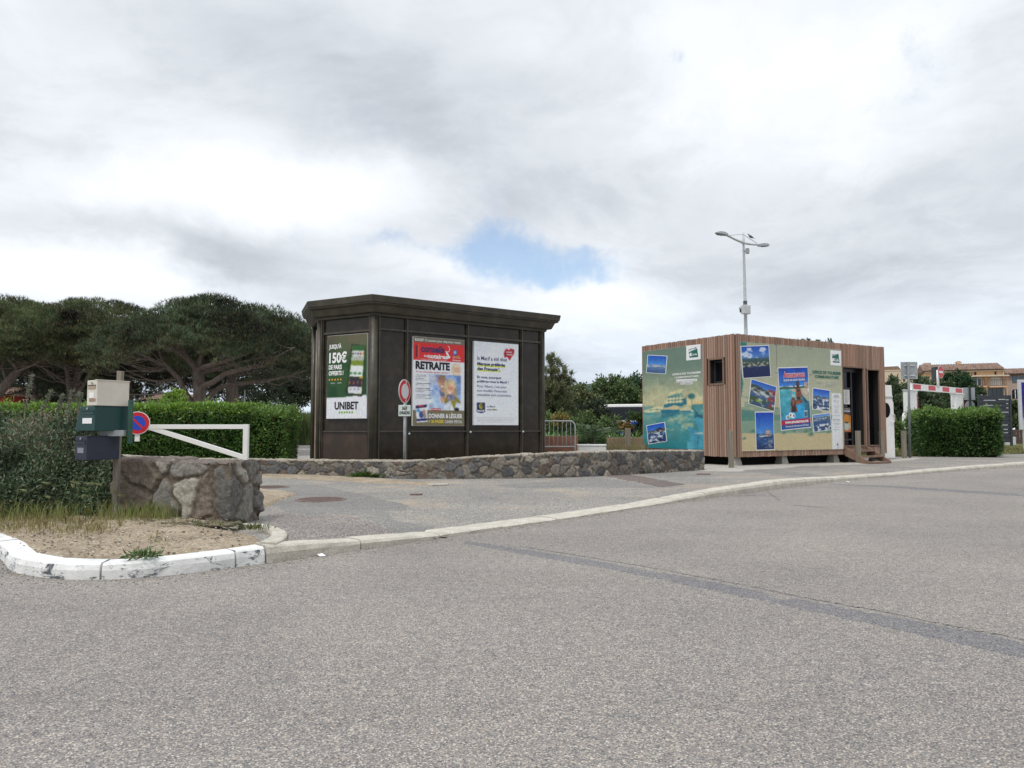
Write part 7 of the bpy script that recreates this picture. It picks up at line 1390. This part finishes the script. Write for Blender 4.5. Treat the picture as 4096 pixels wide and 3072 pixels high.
for xl_, xr_ in ((462, 578), (1088, 1190)):
    ul, _ = fg.px(3500+.3013*xl_, 1640); ur, _ = fg.px(3500+.3013*xr_, 1640); mb = MB(); mb.box(fg, ul, ur, .08, zmid-hb-.006, -.28, -.02); p_ = obj('post', mb, M['white'], ga, bevel=.006); mb = MB(); mb.box(fg, ur-.11, ur-.01, 1.0, zmid-hb-.18, -.0199, -.012); obj('red_stripe', mb, M['red'], p_)
    mb = MB(); mb.box(fg, ul-.05, ur+.05, zmid-hb-.035, zmid-hb-.004, -.31, .03); obj('cap_plate', mb, M['white'], ga)
# no entry sign above
cN = r5c(873, 292, 36.2); rN = 85*.3013*36.2/3000; fN = F(cN, unit((1, .78, 0))); ne = thing('no_entry_sign', (cN[0], cN[1], zmid+hb), 'red no entry sign with white bar mounted above the height gauge', 'road sign')
ringdisc(fN, rN, 's', ne, None, M['red']); mb = MB(); mb.box(fN, -rN*.68, rN*.68, -rN*.17, rN*.17, .008, .011); obj('white_bar', mb, M['white'], ne)
mb = MB(); pq_ = r5c(850, 380, 36.2); mb.tube([(pq_[0], 36.3, zmid), (pq_[0]+.0, 36.3, cN[2]+.1)], .06, 10); obj('post', mb, M['white'], ne, smooth=True)
a, b = r5c(803, 410, 36.8), r5c(838, 222, 36.8); mb = MB(); mb.box(F((0, 36.8, 0), (1, 0, 0)), a[0], b[0], a[2], b[2], -.35, 0); props(obj('traffic_signal_back', mb, M['steeld'], bevel=.01), 'narrow dark box with pale edge beside the no entry sign', 'signal box'); mb = MB()
# backs of two signs on one pole
YR = 46.; root = thing('road_sign_back', (r5c(1258, 0, YR)[0], YR, .1), 'grey square and round sign backs on one pole right of the gauge', 'road sign')
a, b = r5c(1168, 665, YR), r5c(1326, 500, YR); f = F((0, YR, 0), (1, 0, 0)); mb = MB(); mb.box(f, a[0], b[0], a[2], b[2], -.02, 0); obj('square_plate', mb, M['galv'], root, bevel=.03); c = r5c(1260, 743, YR); mb = MB(); mb.disc(F(c, (1, 0, 0)), 0, 0, -.02, 0, 64*.3013*YR/3000, 30, 72*.3013*YR/3000); obj('round_plate', mb, M['galv'], root); mb = MB(); mb.tube([(c[0], YR-.06, .1), (c[0], YR-.06, b[2])], .06, 10); obj('pole', mb, M['steeld'], root)
# dark slatted panel
YD = 45.; a, b = r5c(1385, 1270, YD), r5c(1785, 600, YD); f = F((0, YD, 0), (1, -.06, 0)); sp_ = thing('slatted_panel', ((a[0]+b[0])/2, YD, .1), 'tall dark grey directory panel of horizontal slats on the grass', 'panel'); o_ = a[0]; f = F((o_, YD, 0), (1, -.06, 0)); Wd_ = b[0]-a[0]
for u in (.0, Wd_-.12): mb = MB(); mb.box(f, u, u+.12, .08, b[2], -.06, .06); obj('post', mb, M['steeld'], sp_, bevel=.01)
ns = 11; mb = MB(); hs = (b[2]-.35)/ns
for i in range(ns): mb.box(f, .12, Wd_-.12, .35+i*hs+.015, .35+(i+1)*hs-.015, -.03, .03)
obj('slats', mb, M['steeld'], sp_); mb = MB(); mb.box(f, .1, Wd_-.1, .34, b[2]-.02, -.05, -.032); obj('backing', mb, M['steeld'], sp_)
mb = MB()
for u0_, u1_, k in ((.25, 1.1, 9.8), (1.3, 1.8, 10), (.3, .9, 8.6), (1.85, 2.0, 9.0), (1.85, 2.05, 9.9), (1.85, 2., 8), (1.5, 2.0, 7), (1.5, 1.9, 4), (1.6, 1.9, 3), (1.6, 1.9, 2.2)): sc__ = (Wd_-.3)/2.0; z = .35+hs*k; mb2 = MB(); mb2.box(f, .12+u0_*sc__, min(.12+u1_*sc__, Wd_-.14), z-.02, z+.02, .031, .035); obj('label_strip', mb2, M['galvl'], sp_)
# notice board at the right edge of the view
YN = 34.; a, b = r5c(1930, 1060, YN), r5c(2240, 395, YN); f = F((a[0], YN, 0), (1, -.05, 0)); w_ = b[0]-a[0]; nb_ = thing('notice_board', (a[0]+w_/2, YN, .1), 'pale grey framed board with a blue printed sheet at the right edge', 'notice board')
mb = MB(); mb.box(f, 0, w_, a[2], b[2], -.12, 0); obj('frame', mb, M['galvl'], nb_, bevel=.02); 
cv = Cv(30, 60, (40, 36, 130)); cv.grad(.5, 1.0, (60, 60, 170), (190, 196, 226)); cv.noise(0, 1, (30, 24, 96), 3, 5, .5, .6, 3); cv.ell(.3, .85, .25, .08, (230, 232, 240))
picture('poster', f, [(.12, b[2]-.12), (w_-.12, b[2]-.12), (w_-.12, a[2]+.12), (.12, a[2]+.12)], cv, .004, nb_)
for u in (.15, w_-.25): mb = MB(); mb.box(f, u, u+.1, .08, a[2], -.11, -.01); obj('leg', mb, M['galvl'], nb_)
# brown fence and pale things at the right edge
YF = 52.; a, b = r5c(1795, 1255, YF), r5c(2150, 1062, YF); f = F((a[0], YF, 0), (1, 0, 0)); fe_ = thing('wooden_fence', (a[0]+2, YF, .1), 'dark brown board fence at the far right', 'fence')
mb = MB(); W__ = (b[0]-a[0]); n = int(W__/.24)
for i in range(n): mb.box(f, i*.24, i*.24+.20, .08, b[2]+.05*math.sin(i*.5), -.04, 0)
obj('boards', mb, mat('dark_stained_boards', (.085, .05, .04), .8), fe_); mb = MB(); mb.box(f, 0, W__, .9, 1.0, -.08, -.041); obj('rail', mb, M['brownwood'], fe_)
YW = 49.; a, b = r5c(1740, 1228, YW), r5c(1872, 1155, YW); mb = MB(); mb.box(F((0, YW, 0), (1, 0, 0)), a[0], b[0], .08, b[2], -.5, 0); props(obj('utility_box', mb, M['galvl'], bevel=.03), 'low white utility box behind the slatted panel', 'box')
# white car far right behind the fence
def car(c, yaw, L, W2, Hh, m, root, van=False):
    f = F(c, (math.cos(yaw), math.sin(yaw), 0)); hw = W2/2
    pr_ = [(0, .35), (0, .75), (.08, .95), (.16*L, 1.0), (.30*L, Hh), (.78*L, Hh), (.93*L, 1.0), (L, .92), (L, .35)] if not van else [(0, .35), (0, .95), (.05, 1.02), (.10*L, 1.1), (.20*L, Hh-.05), (.28*L, Hh), (.97*L, Hh), (.995*L, Hh-.12), (L, .9), (L, .35)]
    mb = MB(); mb.poly(f, pr_, -W2, 0); obj('body', mb, m, root, bevel=.07)
    for w0_, w1_ in ((.001, .006), (-W2-.006, -W2-.001)):
        q = [(.19*L, 1.05), (.305*L, Hh-.09), (.75*L, Hh-.09), (.86*L, 1.05)] if not van else [(.16*L, 1.15), (.22*L, Hh-.16), (.40*L, Hh-.16), (.40*L, 1.15)]
        mb = MB(); mb.poly(f, q, w0_, w1_); obj('window', mb, M['glass'], root)
    for u in (.18*L, .80*L):
        for w in (-.1, -W2+.1): 
            mb = MB(); mb.disc(f, u, .32, w-.11, w+.112, .32, 24); wh = obj('wheel', mb, M['black'], root); mb = MB(); mb.disc(f, u, .32, w-.116, w+.118, .19, 18); obj('rim', mb, M['galvl'], wh)
    return f
c = r5c(1800, 1100, 60); root = thing('parked_car', (c[0]+2, 61, .1), 'white parked car with dark windows behind the brown fence', 'car'); car((c[0]-.4, 60, .05), .05, 4.2, 1.75, 1.50, M['white'], root)
# ---- white van behind the hedge
YV = 34.5; a = r5c(340, 1000, YV); van = thing('parked_van', (a[0]+2, YV+1, .1), 'white parked van with red tail lamp half hidden by the hedge', 'van')
zt_v = r5c(0, 818, YV)[2]; fv_ = F((19.77, YV, 0), (.75, .66, 0)); 
mb = MB(); prv = [(.0, .35), (-.02, 1.0), (.06, zt_v-.18), (.16, zt_v-.02), (.4, zt_v), (3.6, zt_v), (4.2, 1.15), (4.9, .95), (4.95, .4)]; mb.poly(fv_, prv, -1.8, 0); obj('body', mb, M['white'], van, bevel=.05)
# rear end faces the viewer's left: tail lamp and side windows
mb = MB(); mb.poly(fv_, [(.16, 1.10), (.20, zt_v-.16), (1.2, zt_v-.16), (1.2, 1.10)], .001, .008); obj('window', mb, M['glassb'], van); mb = MB(); mb.poly(fv_, [(1.35, 1.10), (1.35, zt_v-.16), (2.5, zt_v-.16), (2.5, 1.10)], .001, .008); obj('window', mb, M['glass'], van)
fr_v = F(fv_.p(-.03, 0, -1.8), fv_.w); lens_m = painted('red_lens', (.35, .02, .02), .25)
mb = MB(); mb.poly(fr_v, [(.22, 1.12), (1.58, 1.12), (1.50, zt_v-.18), (.30, zt_v-.18)], -.02, .03); obj('window', mb, M['glassb'], van)
for u_ in (.02, 1.64): mb = MB(); mb.box(fr_v, u_, u_+.14, .62, 1.05, -.02, .04); obj('tail_lamp', mb, lens_m, van, bevel=.01); mb = MB(); mb.box(fv_, -.04, .12, .42, .60, -.3, .014); obj('bumper', mb, M['black'], van, bevel=.02)
mb = MB(); mb.box(F(fv_.p(-.0, 0, -.9), -fv_.w), -.65, .65, 1.15, zt_v-.25, .0, .05); 
for u in (.85, 3.9):
    for w in (-.12, -1.68): mb = MB(); mb.disc(fv_, u, .33, w-.1, w+.125, .33, 24); wh = obj('wheel', mb, M['black'], van); mb = MB(); mb.disc(fv_, u, .33, w-.105, w+.13, .2, 18); obj('rim', mb, M['galv'], wh)
# ---- white cabinet right behind the cabin with a round dark opening and handle
YM = 27.0; r4 = lambda x, y, Y: world(3300+.3376*x, 1320+.3376*y, Y); a, b = r4(690, 1400, YM), r4(773, 655, YM); f = F((0, YM, 0), (1, 0, 0)); mc = thing('white_cabinet', ((a[0]+b[0])/2, YM, .1), 'narrow tall white cabinet with loop handle behind the cabin corner', 'cabinet')
mb = MB(); zA = r4(0, 655, YM)[2]; zB = r4(0, 830, YM)[2]; x1_ = r4(768, 0, YM)[0]; x2_ = r4(788, 0, YM)[0]
mb.poly(f, [(a[0], .1), (x2_, .1), (x2_-.01, zB-.1), (x1_+.02, zB), (x1_, zA), (a[0], zA)], -.35, 0); obj('body', mb, M['white'], mc, bevel=.01)
c = r4(722, 950, YM); mb = MB(); mb.disc(F(c, (1, 0, 0)), 0, 0, .002, .012, .15, 30, .27); obj('round_opening', mb, M['glass'], mc); mb = MB(); h0, h1, h2, h3 = r4(780, 990, YM-.05), r4(826, 992, YM-.05), r4(826, 1092, YM-.05), r4(782, 1095, YM-.05); mb.tube([h0, h1-[.06, 0, 0], h1-[.015, 0, .015], h1-[0, 0, .06], h2+[0, 0, .06], h2-[.015, 0, -.015], h2-[.06, 0, 0], h3], .011, 8); obj('handle', mb, M['white'], mc, smooth=True)
z = r4(0, 790, YM)[2]; mb = MB(); mb.box(f, a[0], x1_+.02, z-.03, z+.03, .001, .03); obj('ledge', mb, M['galvl'], mc)
# ---- coach
YK = 55.; zbk = lambda x, y, Y: world(2150+.3014*x, 1350+.3014*y, Y); a = zbk(852, 1130, YK); d_c = unit((11.5, -4.2, 0)); fk = F((a[0], YK, 0), d_c); ztk = zbk(860, 888, YK)[2]; ch = thing('coach', (a[0]+5, YK-1, .1), 'parked white coach with a long band of dark windows', 'coach')
zg1 = ztk-.28; zg0 = zbk(0, 1098, YK)[2]; mb = MB(); mb.poly(fk, [(.0, .4), (-.06, 1.4), (.0, ztk-.35), (.15, ztk-.05), (.4, ztk), (12, ztk), (12, .4)], -2.5, 0); obj('body', mb, M['white'], ch, bevel=.05)
mb = MB(); mb.poly(fk, [(.12, zg0), (.10, zg1-.05), (.25, zg1), (11.8, zg1), (11.8, zg0)], .002, .012); obj('window_band', mb, M['glass'], ch); mb = MB(); mb.box(fk, .3, 11.8, zg1+.005, zg1+.09, .002, .02); obj('gutter', mb, M['steeld'], ch)
mb = MB(); mb.poly(fk, [(1.0, zg0-.1), (4.2, zg0-.1), (5.2, .5), (.6, .5)], .002, .008); obj('blue_livery', mb, M['blue'], ch)
for u in (2.2, 9.0): mb = MB(); mb.disc(fk, u, .5, -.3, .015, .5, 28); wh = obj('wheel', mb, M['black'], ch); mb = MB(); mb.disc(fk, u, .5, -.3, .02, .28, 20); obj('rim', mb, M['galv'], wh)
for w in (.02, -2.52): mb = MB(); mb.tube([fk.p(.05, ztk-.2, w), fk.p(-.2, ztk-.3, w+.12), fk.p(-.22, ztk-.8, w+.12)], .03, 6); obj('mirror_arm', mb, M['white'], ch)
# ---- buildings
def tileroof(fr, u0, u1, v0, v1, dep, root, over=.4, pitchw=.22, nm='roof', back=True):
    """rows of half-round tiles running down the slope"""
    n = int((u1-u0)/pitchw); ms = 6; rows = 10; V = []; Fc = []; C_ = []
    per = n*4+1; us = np.linspace(u0, u1, per); prof = np.abs(np.sin(np.arange(per)*math.pi/4))*.07
    for j in range(rows+1):
        t = j/rows; w = over-(over+dep)*t; v = v0+(v1-v0)*t
        for u, p in zip(us, prof): V.append(fr.p(u, v+p+(.03 if j % 2 else 0), w))
    V = np.array(V); tint = np.repeat(rng.random((rows+1, n+1)), 4, 1)[:, :per]; t2 = rng.random((rows+1, per)); base = np.array([.17, .095, .068]); alt_ = np.array([.31, .22, .165]); k = tint[..., None]; C_ = base*(1-k*.7)+alt_*k*.7; C_ = C_*(.75+.5*t2[..., None]); dk = rng.random((rows+1, per)) < .12; C_[dk] *= .45
    o = npmesh(nm, V, gridfaces(per, rows+1), M['tile'], root, C_.reshape(-1, 3)); 
    mb = MB(); mb.add([fr.p(u0+.02, v0-.06, over-.03), fr.p(u1-.02, v0-.06, over-.03), fr.p(u1-.02, v1-.06, -dep), fr.p(u0+.02, v1-.06, -dep), fr.p(u1-.02, v0-.06, -2*dep-over+.03), fr.p(u0+.02, v0-.06, -2*dep-over+.03)], [(0, 1, 2, 3), (3, 2, 4, 5), (0, 5, 4, 1), (0, 3, 5), (1, 4, 2)]); obj(nm, mb, M['brownwood'], root); return o
def shut(fr, u0, u1, v0, v1, root, m, frame=M['white'], arch=0., nm='window', d=.12, bars=1):
    pts = [(u0, v0), (u1, v0), (u1, v1-arch)]+[((u0+u1)/2+(u1-u0)/2*math.cos(t), v1-arch+arch*math.sin(t)) for t in np.linspace(.2, math.pi-.2, 9)]+[(u0, v1-arch)] if arch else [(u0, v0), (u1, v0), (u1, v1), (u0, v1)]
    c_ = np.mean(pts, 0); mb = MB(); mb.poly(fr, [tuple(c_+(np.array(p)-c_)*1.08) for p in pts], .002, .035); w = obj(nm, mb, frame, root); mb = MB(); mb.poly(fr, pts, .036, .05); obj('pane', mb, m, w)
    for i in range(1, bars+1): mb = MB(); u = u0+(u1-u0)*i/(bars+1); mb.box(fr, u-.03, u+.03, v0, v1-arch*.3, .051, .07); obj('mullion', mb, frame, w)
    return w
def railing(fr, u0, u1, v0, v1, w, root, m=M['steeld'], step=.16):
    mb = MB(); mb.box(fr, u0, u1, v1-.04, v1, w-.02, w+.02); mb.box(fr, u0, u1, v0, v0+.04, w-.02, w+.02); n = int((u1-u0)/step)
    for i in range(n+1): u = u0+(u1-u0)*i/n; mb.box(fr, u-.012, u+.012, v0+.04, v1-.04, w-.012, w+.012)
    return obj('railing', mb, m, root, fix=False)
# ochre house
H0, H1 = world(3709, 1700, 77.), world(4023, 1700, 74.4); fh = F((*H0[:2], 0), np.append((H1-H0)[:2], 0)); Wh = float(np.linalg.norm((H1-H0)[:2])); z5h = Z(fh, 3500, 1400, .3013)
oh = thing('ochre_house', (*fh.p(Wh/2, 0, -4)[:2], .1), 'ochre rendered three storey house with brown tiled roof and balconies', 'house')
ze = (z5h(700, 282)[1]+z5h(1740, 258)[1])/2; zr_ = (z5h(700, 172)[1]+z5h(1690, 140)[1])/2
mb = MB(); mb.box(fh, 0, Wh, .05, ze, -8, 0); obj('wall', mb, M['orange'], oh)
tileroof(fh, -.25, Wh+.1, ze, zr_, 3.2, oh)
mb = MB(); mb.box(fh, -.1, Wh+.1, ze-.16, ze-.02, .002, .28); obj('cornice', mb, M['creamwall'], oh)
mb = MB(); u, v = z5h(1175, 150); 
for a0_, a1__, b0_, b1__ in ((-.18, .18, -.4, .10), (-.30, .30, .10, .16), (-.16, .16, .16, .26)): mb.box(F(fh.p(u, v, -3.1), fh.u), a0_, a1__, b0_, b1__, -.3, .3)
obj('chimney', mb, M['orange'], oh)
def hw(x0, x1, y0, y1): u0, v1 = z5h(x0, y0); u1, v0 = z5h(x1, y1); return u0, u1, v0, v1
for q in ((1585, 1612, 288, 325), (1315, 1345, 290, 335), (1050, 1085, 300, 335)): shut(fh, *hw(*q), oh, M['glass'], M['orange'], bars=0)
shut(fh, *hw(1258, 1410, 362, 480), oh, M['glassb'], M['white'], .35, bars=2); shut(fh, *hw(1525, 1680, 355, 485), oh, M['shutter'], M['white'], .45, bars=3); shut(fh, *hw(1505, 1725, 515, 600), oh, M['glassb'], M['steeld'], bars=3); shut(fh, *hw(1330, 1460, 520, 600), oh, M['shutter'], M['white'], bars=0)
shut(fh, *hw(740, 900, 690, 790), oh, M['glass'], M['creamwall'], bars=1); shut(fh, *hw(740, 900, 620, 665), oh, M['glass'], M['creamwall'], bars=1)
for x0_, x1_, y0_ in ((1200, 1460, 346), (1468, 1760, 340)): a0_, a1__, b0_, b1__ = hw(x0_, x1_, y0_, y0_+10); mb = MB(); mb.box(fh, a0_, a1__, b0_, b1__, .002, .8); obj('awning_box', mb, M['creamwall'], oh)
for x0_, x1_ in ((1200, 1465), (1500, 1725)): a0_, a1__, b0_, b1__ = hw(x0_, x1_, 485, 497); mb = MB(); mb.box(fh, a0_, a1__, b0_, b1__, .002, .9); obj('balcony_slab', mb, M['orange'], oh); railing(fh, a0_+.05, a1__-.05, b1__+.02, b1__+.62, .85, oh)
for x0_ in (1460, 1730): a0_, a1__, b0_, b1__ = hw(x0_+8, x0_+30, 345, 600); mb = MB(); mb.box(fh, a0_, a1__, b0_, b1__, .002, .15); obj('pilaster', mb, M['orange'], oh)
mb = MB(); u = z5h(1745, 0)[0]; mb.tube([fh.p(min(u, Wh-.05), .1, .08), fh.p(min(u, Wh-.05), ze-.2, .08)], .06, 8); obj('drainpipe', mb, M['creamwall'], oh)
# pinkish house at the right edge
G0 = world(4024, 1700, 75.6); fp2 = F((*G0[:2], 0), fh.u); z5p = Z(fp2, 3500, 1400, .3013); ph2 = thing('pinkish_house', (*fp2.p(3.5, 0, -4)[:2], .1), 'pink beige house with tiled roof at the right edge', 'house')
zp = z5p(1800, 322)[1]; zp2 = z5p(1900, 222)[1]; mb = MB(); mb.box(fp2, .02, 8, .05, zp, -8, 0); obj('wall', mb, M['pinkwall'], ph2); tileroof(fp2, .0, 8.2, zp, zp2, 3., ph2)
def pw_(x0, x1, y0, y1): u0, v1 = z5p(x0, y0); u1, v0 = z5p(x1, y1); return u0, u1, v0, v1
shut(fp2, *pw_(1822, 1905, 345, 432), ph2, M['glassb'], M['steeld'], bars=0); shut(fp2, *pw_(1925, 2010, 345, 400), ph2, M['glassb'], M['steeld'], bars=0); shut(fp2, *pw_(1812, 1910, 515, 650), ph2, M['glass'], M['white'], .3, bars=1); a0_, a1__, b0_, b1__ = pw_(1800, 1915, 655, 672); mb = MB(); mb.box(fp2, a0_, a1__, b0_, b1__, .002, .6); obj('balcony_slab', mb, M['pinkwall'], ph2); railing(fp2, a0_+.05, a1__-.05, b1__+.02, b1__+.6, .5, ph2)
# long cream building behind the trees
C0_ = world(3535, 1700, 84.); fc_ = F((*C0_[:2], 0), fh.u); z5c = Z(fc_, 3500, 1400, .3013); cbd = thing('cream_building', (*fc_.p(2.5, 0, -3)[:2], .1), 'cream flat walled building with small tiled roof beyond the trees', 'building')
zc = z5c(400, 272)[1]; mb = MB(); mb.box(fc_, -3, 5.2, .05, zc, -6, 0); obj('wall', mb, M['creamwall'], cbd); u, v = z5c(195, 268); mb = MB(); mb.poly(F(fc_.p(0, 0, -.5), fc_.u), [(u-1.2, zc-.05), (u+1.3, zc-.05), (u+.9, zc+.55), (u-1.0, zc+.5)], -2.5, 0); obj('roof', mb, M['brownwood'], cbd)
mb = MB(); mb.box(fc_, -3.05, 5.25, zc-.004, zc+.1, -6.05, .05); obj('parapet', mb, M['creamwall'], cbd)
u, v = z5c(660, 240); mb = MB(); mb.poly(F(fc_.p(0, 0, -1.5), fc_.u), [(u-.6, zc+.1), (u+.8, zc+.1), (u+.8, zc+.9), (u+.1, zc+.9)], -2.5, 0); obj('gable', mb, M['pinkwall'], cbd)
# lower wing of the ochre house seen through the gauge
W0 = world(3560, 1700, 70.); fw = F((*W0[:2], 0), (1, -.03, 0)); z5w = Z(fw, 3500, 1400, .3013); wg = thing('low_ochre_building', (*fw.p(3.5, 0, -2)[:2], .1), 'pale ochre terrace building partly hidden behind trees and gauge', 'building')
zt_w = z5w(900, 560)[1]; mb = MB(); mb.box(fw, .2, z5w(1180, 0)[0], .05, zt_w, -5, 0); obj('wall', mb, M['creamwall'], wg)
for q in ((640, 720, 600, 660), (740, 935, 700, 775), (740, 935, 600, 665), (1010, 1080, 650, 720)): u0, v1 = z5w(q[0], q[2]); u1, v0 = z5w(q[1], q[3]); shut(fw, u0, u1, v0, v1, wg, M['glass'], M['orange'], bars=1)
# low houses behind the pines
def lowhouse(px0, px1, pyt, pye, Y, wall, label, name='low_house'):
    a, b = world(px0, pye, Y), world(px1, pye, Y); f = F((a[0], Y, 0), (1, 0, 0)); w = b[0]-a[0]; r = thing(name, ((a[0]+b[0])/2, Y+2, .1), label, 'house'); zt = a[2]; mb = MB(); mb.box(f, 0, w, .03, zt, -5, 0); obj('wall', mb, wall, r); tileroof(f, -.3, w+.3, zt, world(0, pyt, Y)[2], 2.3, r)
    for k in range(2): u = w*(.22+.42*k); shut(f, u, u+w*.14, zt-1.7, zt-.45, r, M['glassb'], M['white'], bars=1)
lowhouse(575, 730, 1575, 1600, 50, M['shutter'], 'low pale house with tiled roof glimpsed between the pine trunks'); lowhouse(-260, 22, 1545, 1580, 48, M['redwall'], 'low red walled house at the left edge behind the shrub'); lowhouse(60, 300, 1560, 1592, 58, M['creamwall'], 'low cream house behind the leaning pine')
mb = MB(); c = world(979, 1560, 45); mb.tube([(c[0], 45, .05), (c[0], 45, c[2])], .04, 8); props(obj('white_pole', mb, M['white'], smooth=True), 'thin white pole standing right of the stout pine trunk', 'pole')
mb = MB(); c = world(2336, 1532, 350); mb.tube([(c[0], 350, 10), (c[0], 350, c[2])], .16, 6); props(obj('radio_mast', mb, M['galv']), 'hair-thin radio mast on the far hill', 'mast')

# ---- what stands across the road behind the camera: mirrored in the kiosk and cabin glass
for i, (x, y, r, h, lab) in enumerate([(9, -16, 2.6, 6.0, 'round street tree across the road nearest the kerb'), (18, -12, 2.4, 5.4, 'street tree across the road by the building corner'), (28, -6, 2.8, 6.4, 'larger street tree across the road to the right'), (-6, -19, 2.8, 6.5, 'street tree across the road behind on the left')]):
    leaftree('street_tree', lab, (x, y, 0), [((x, y, h-1.2), (r, r, 1.5)), ((x+.9, y+.3, h-2.2), (r*.8, r*.8, 1.3)), ((x-1, y, h-2.0), (r*.8, r*.8, 1.3))], .28, (.045, .065, .03), None, 0, 5000, .16, group='street trees across the road')
fo = F((40, -14, 0), unit((-1, -.42, 0))); ob = thing('facing_house', (*fo.p(18, 0, -4)[:2], 0), 'long pinkish two storey building across the road, mirrored in the glass', 'house'); mb = MB(); mb.box(fo, 0, 46, 0, 7.2, -8, 0); obj('wall', mb, M['pinkwall'], ob); tileroof(fo, -.4, 46.4, 7.2, 8.8, 4, ob, pitchw=.5)
for k in range(13):
    for v in (.9, 4.2): shut(fo, 1.5+k*3.4, 2.7+k*3.4, v, v+1.6, ob, M['glass'], M['white'], bars=1)
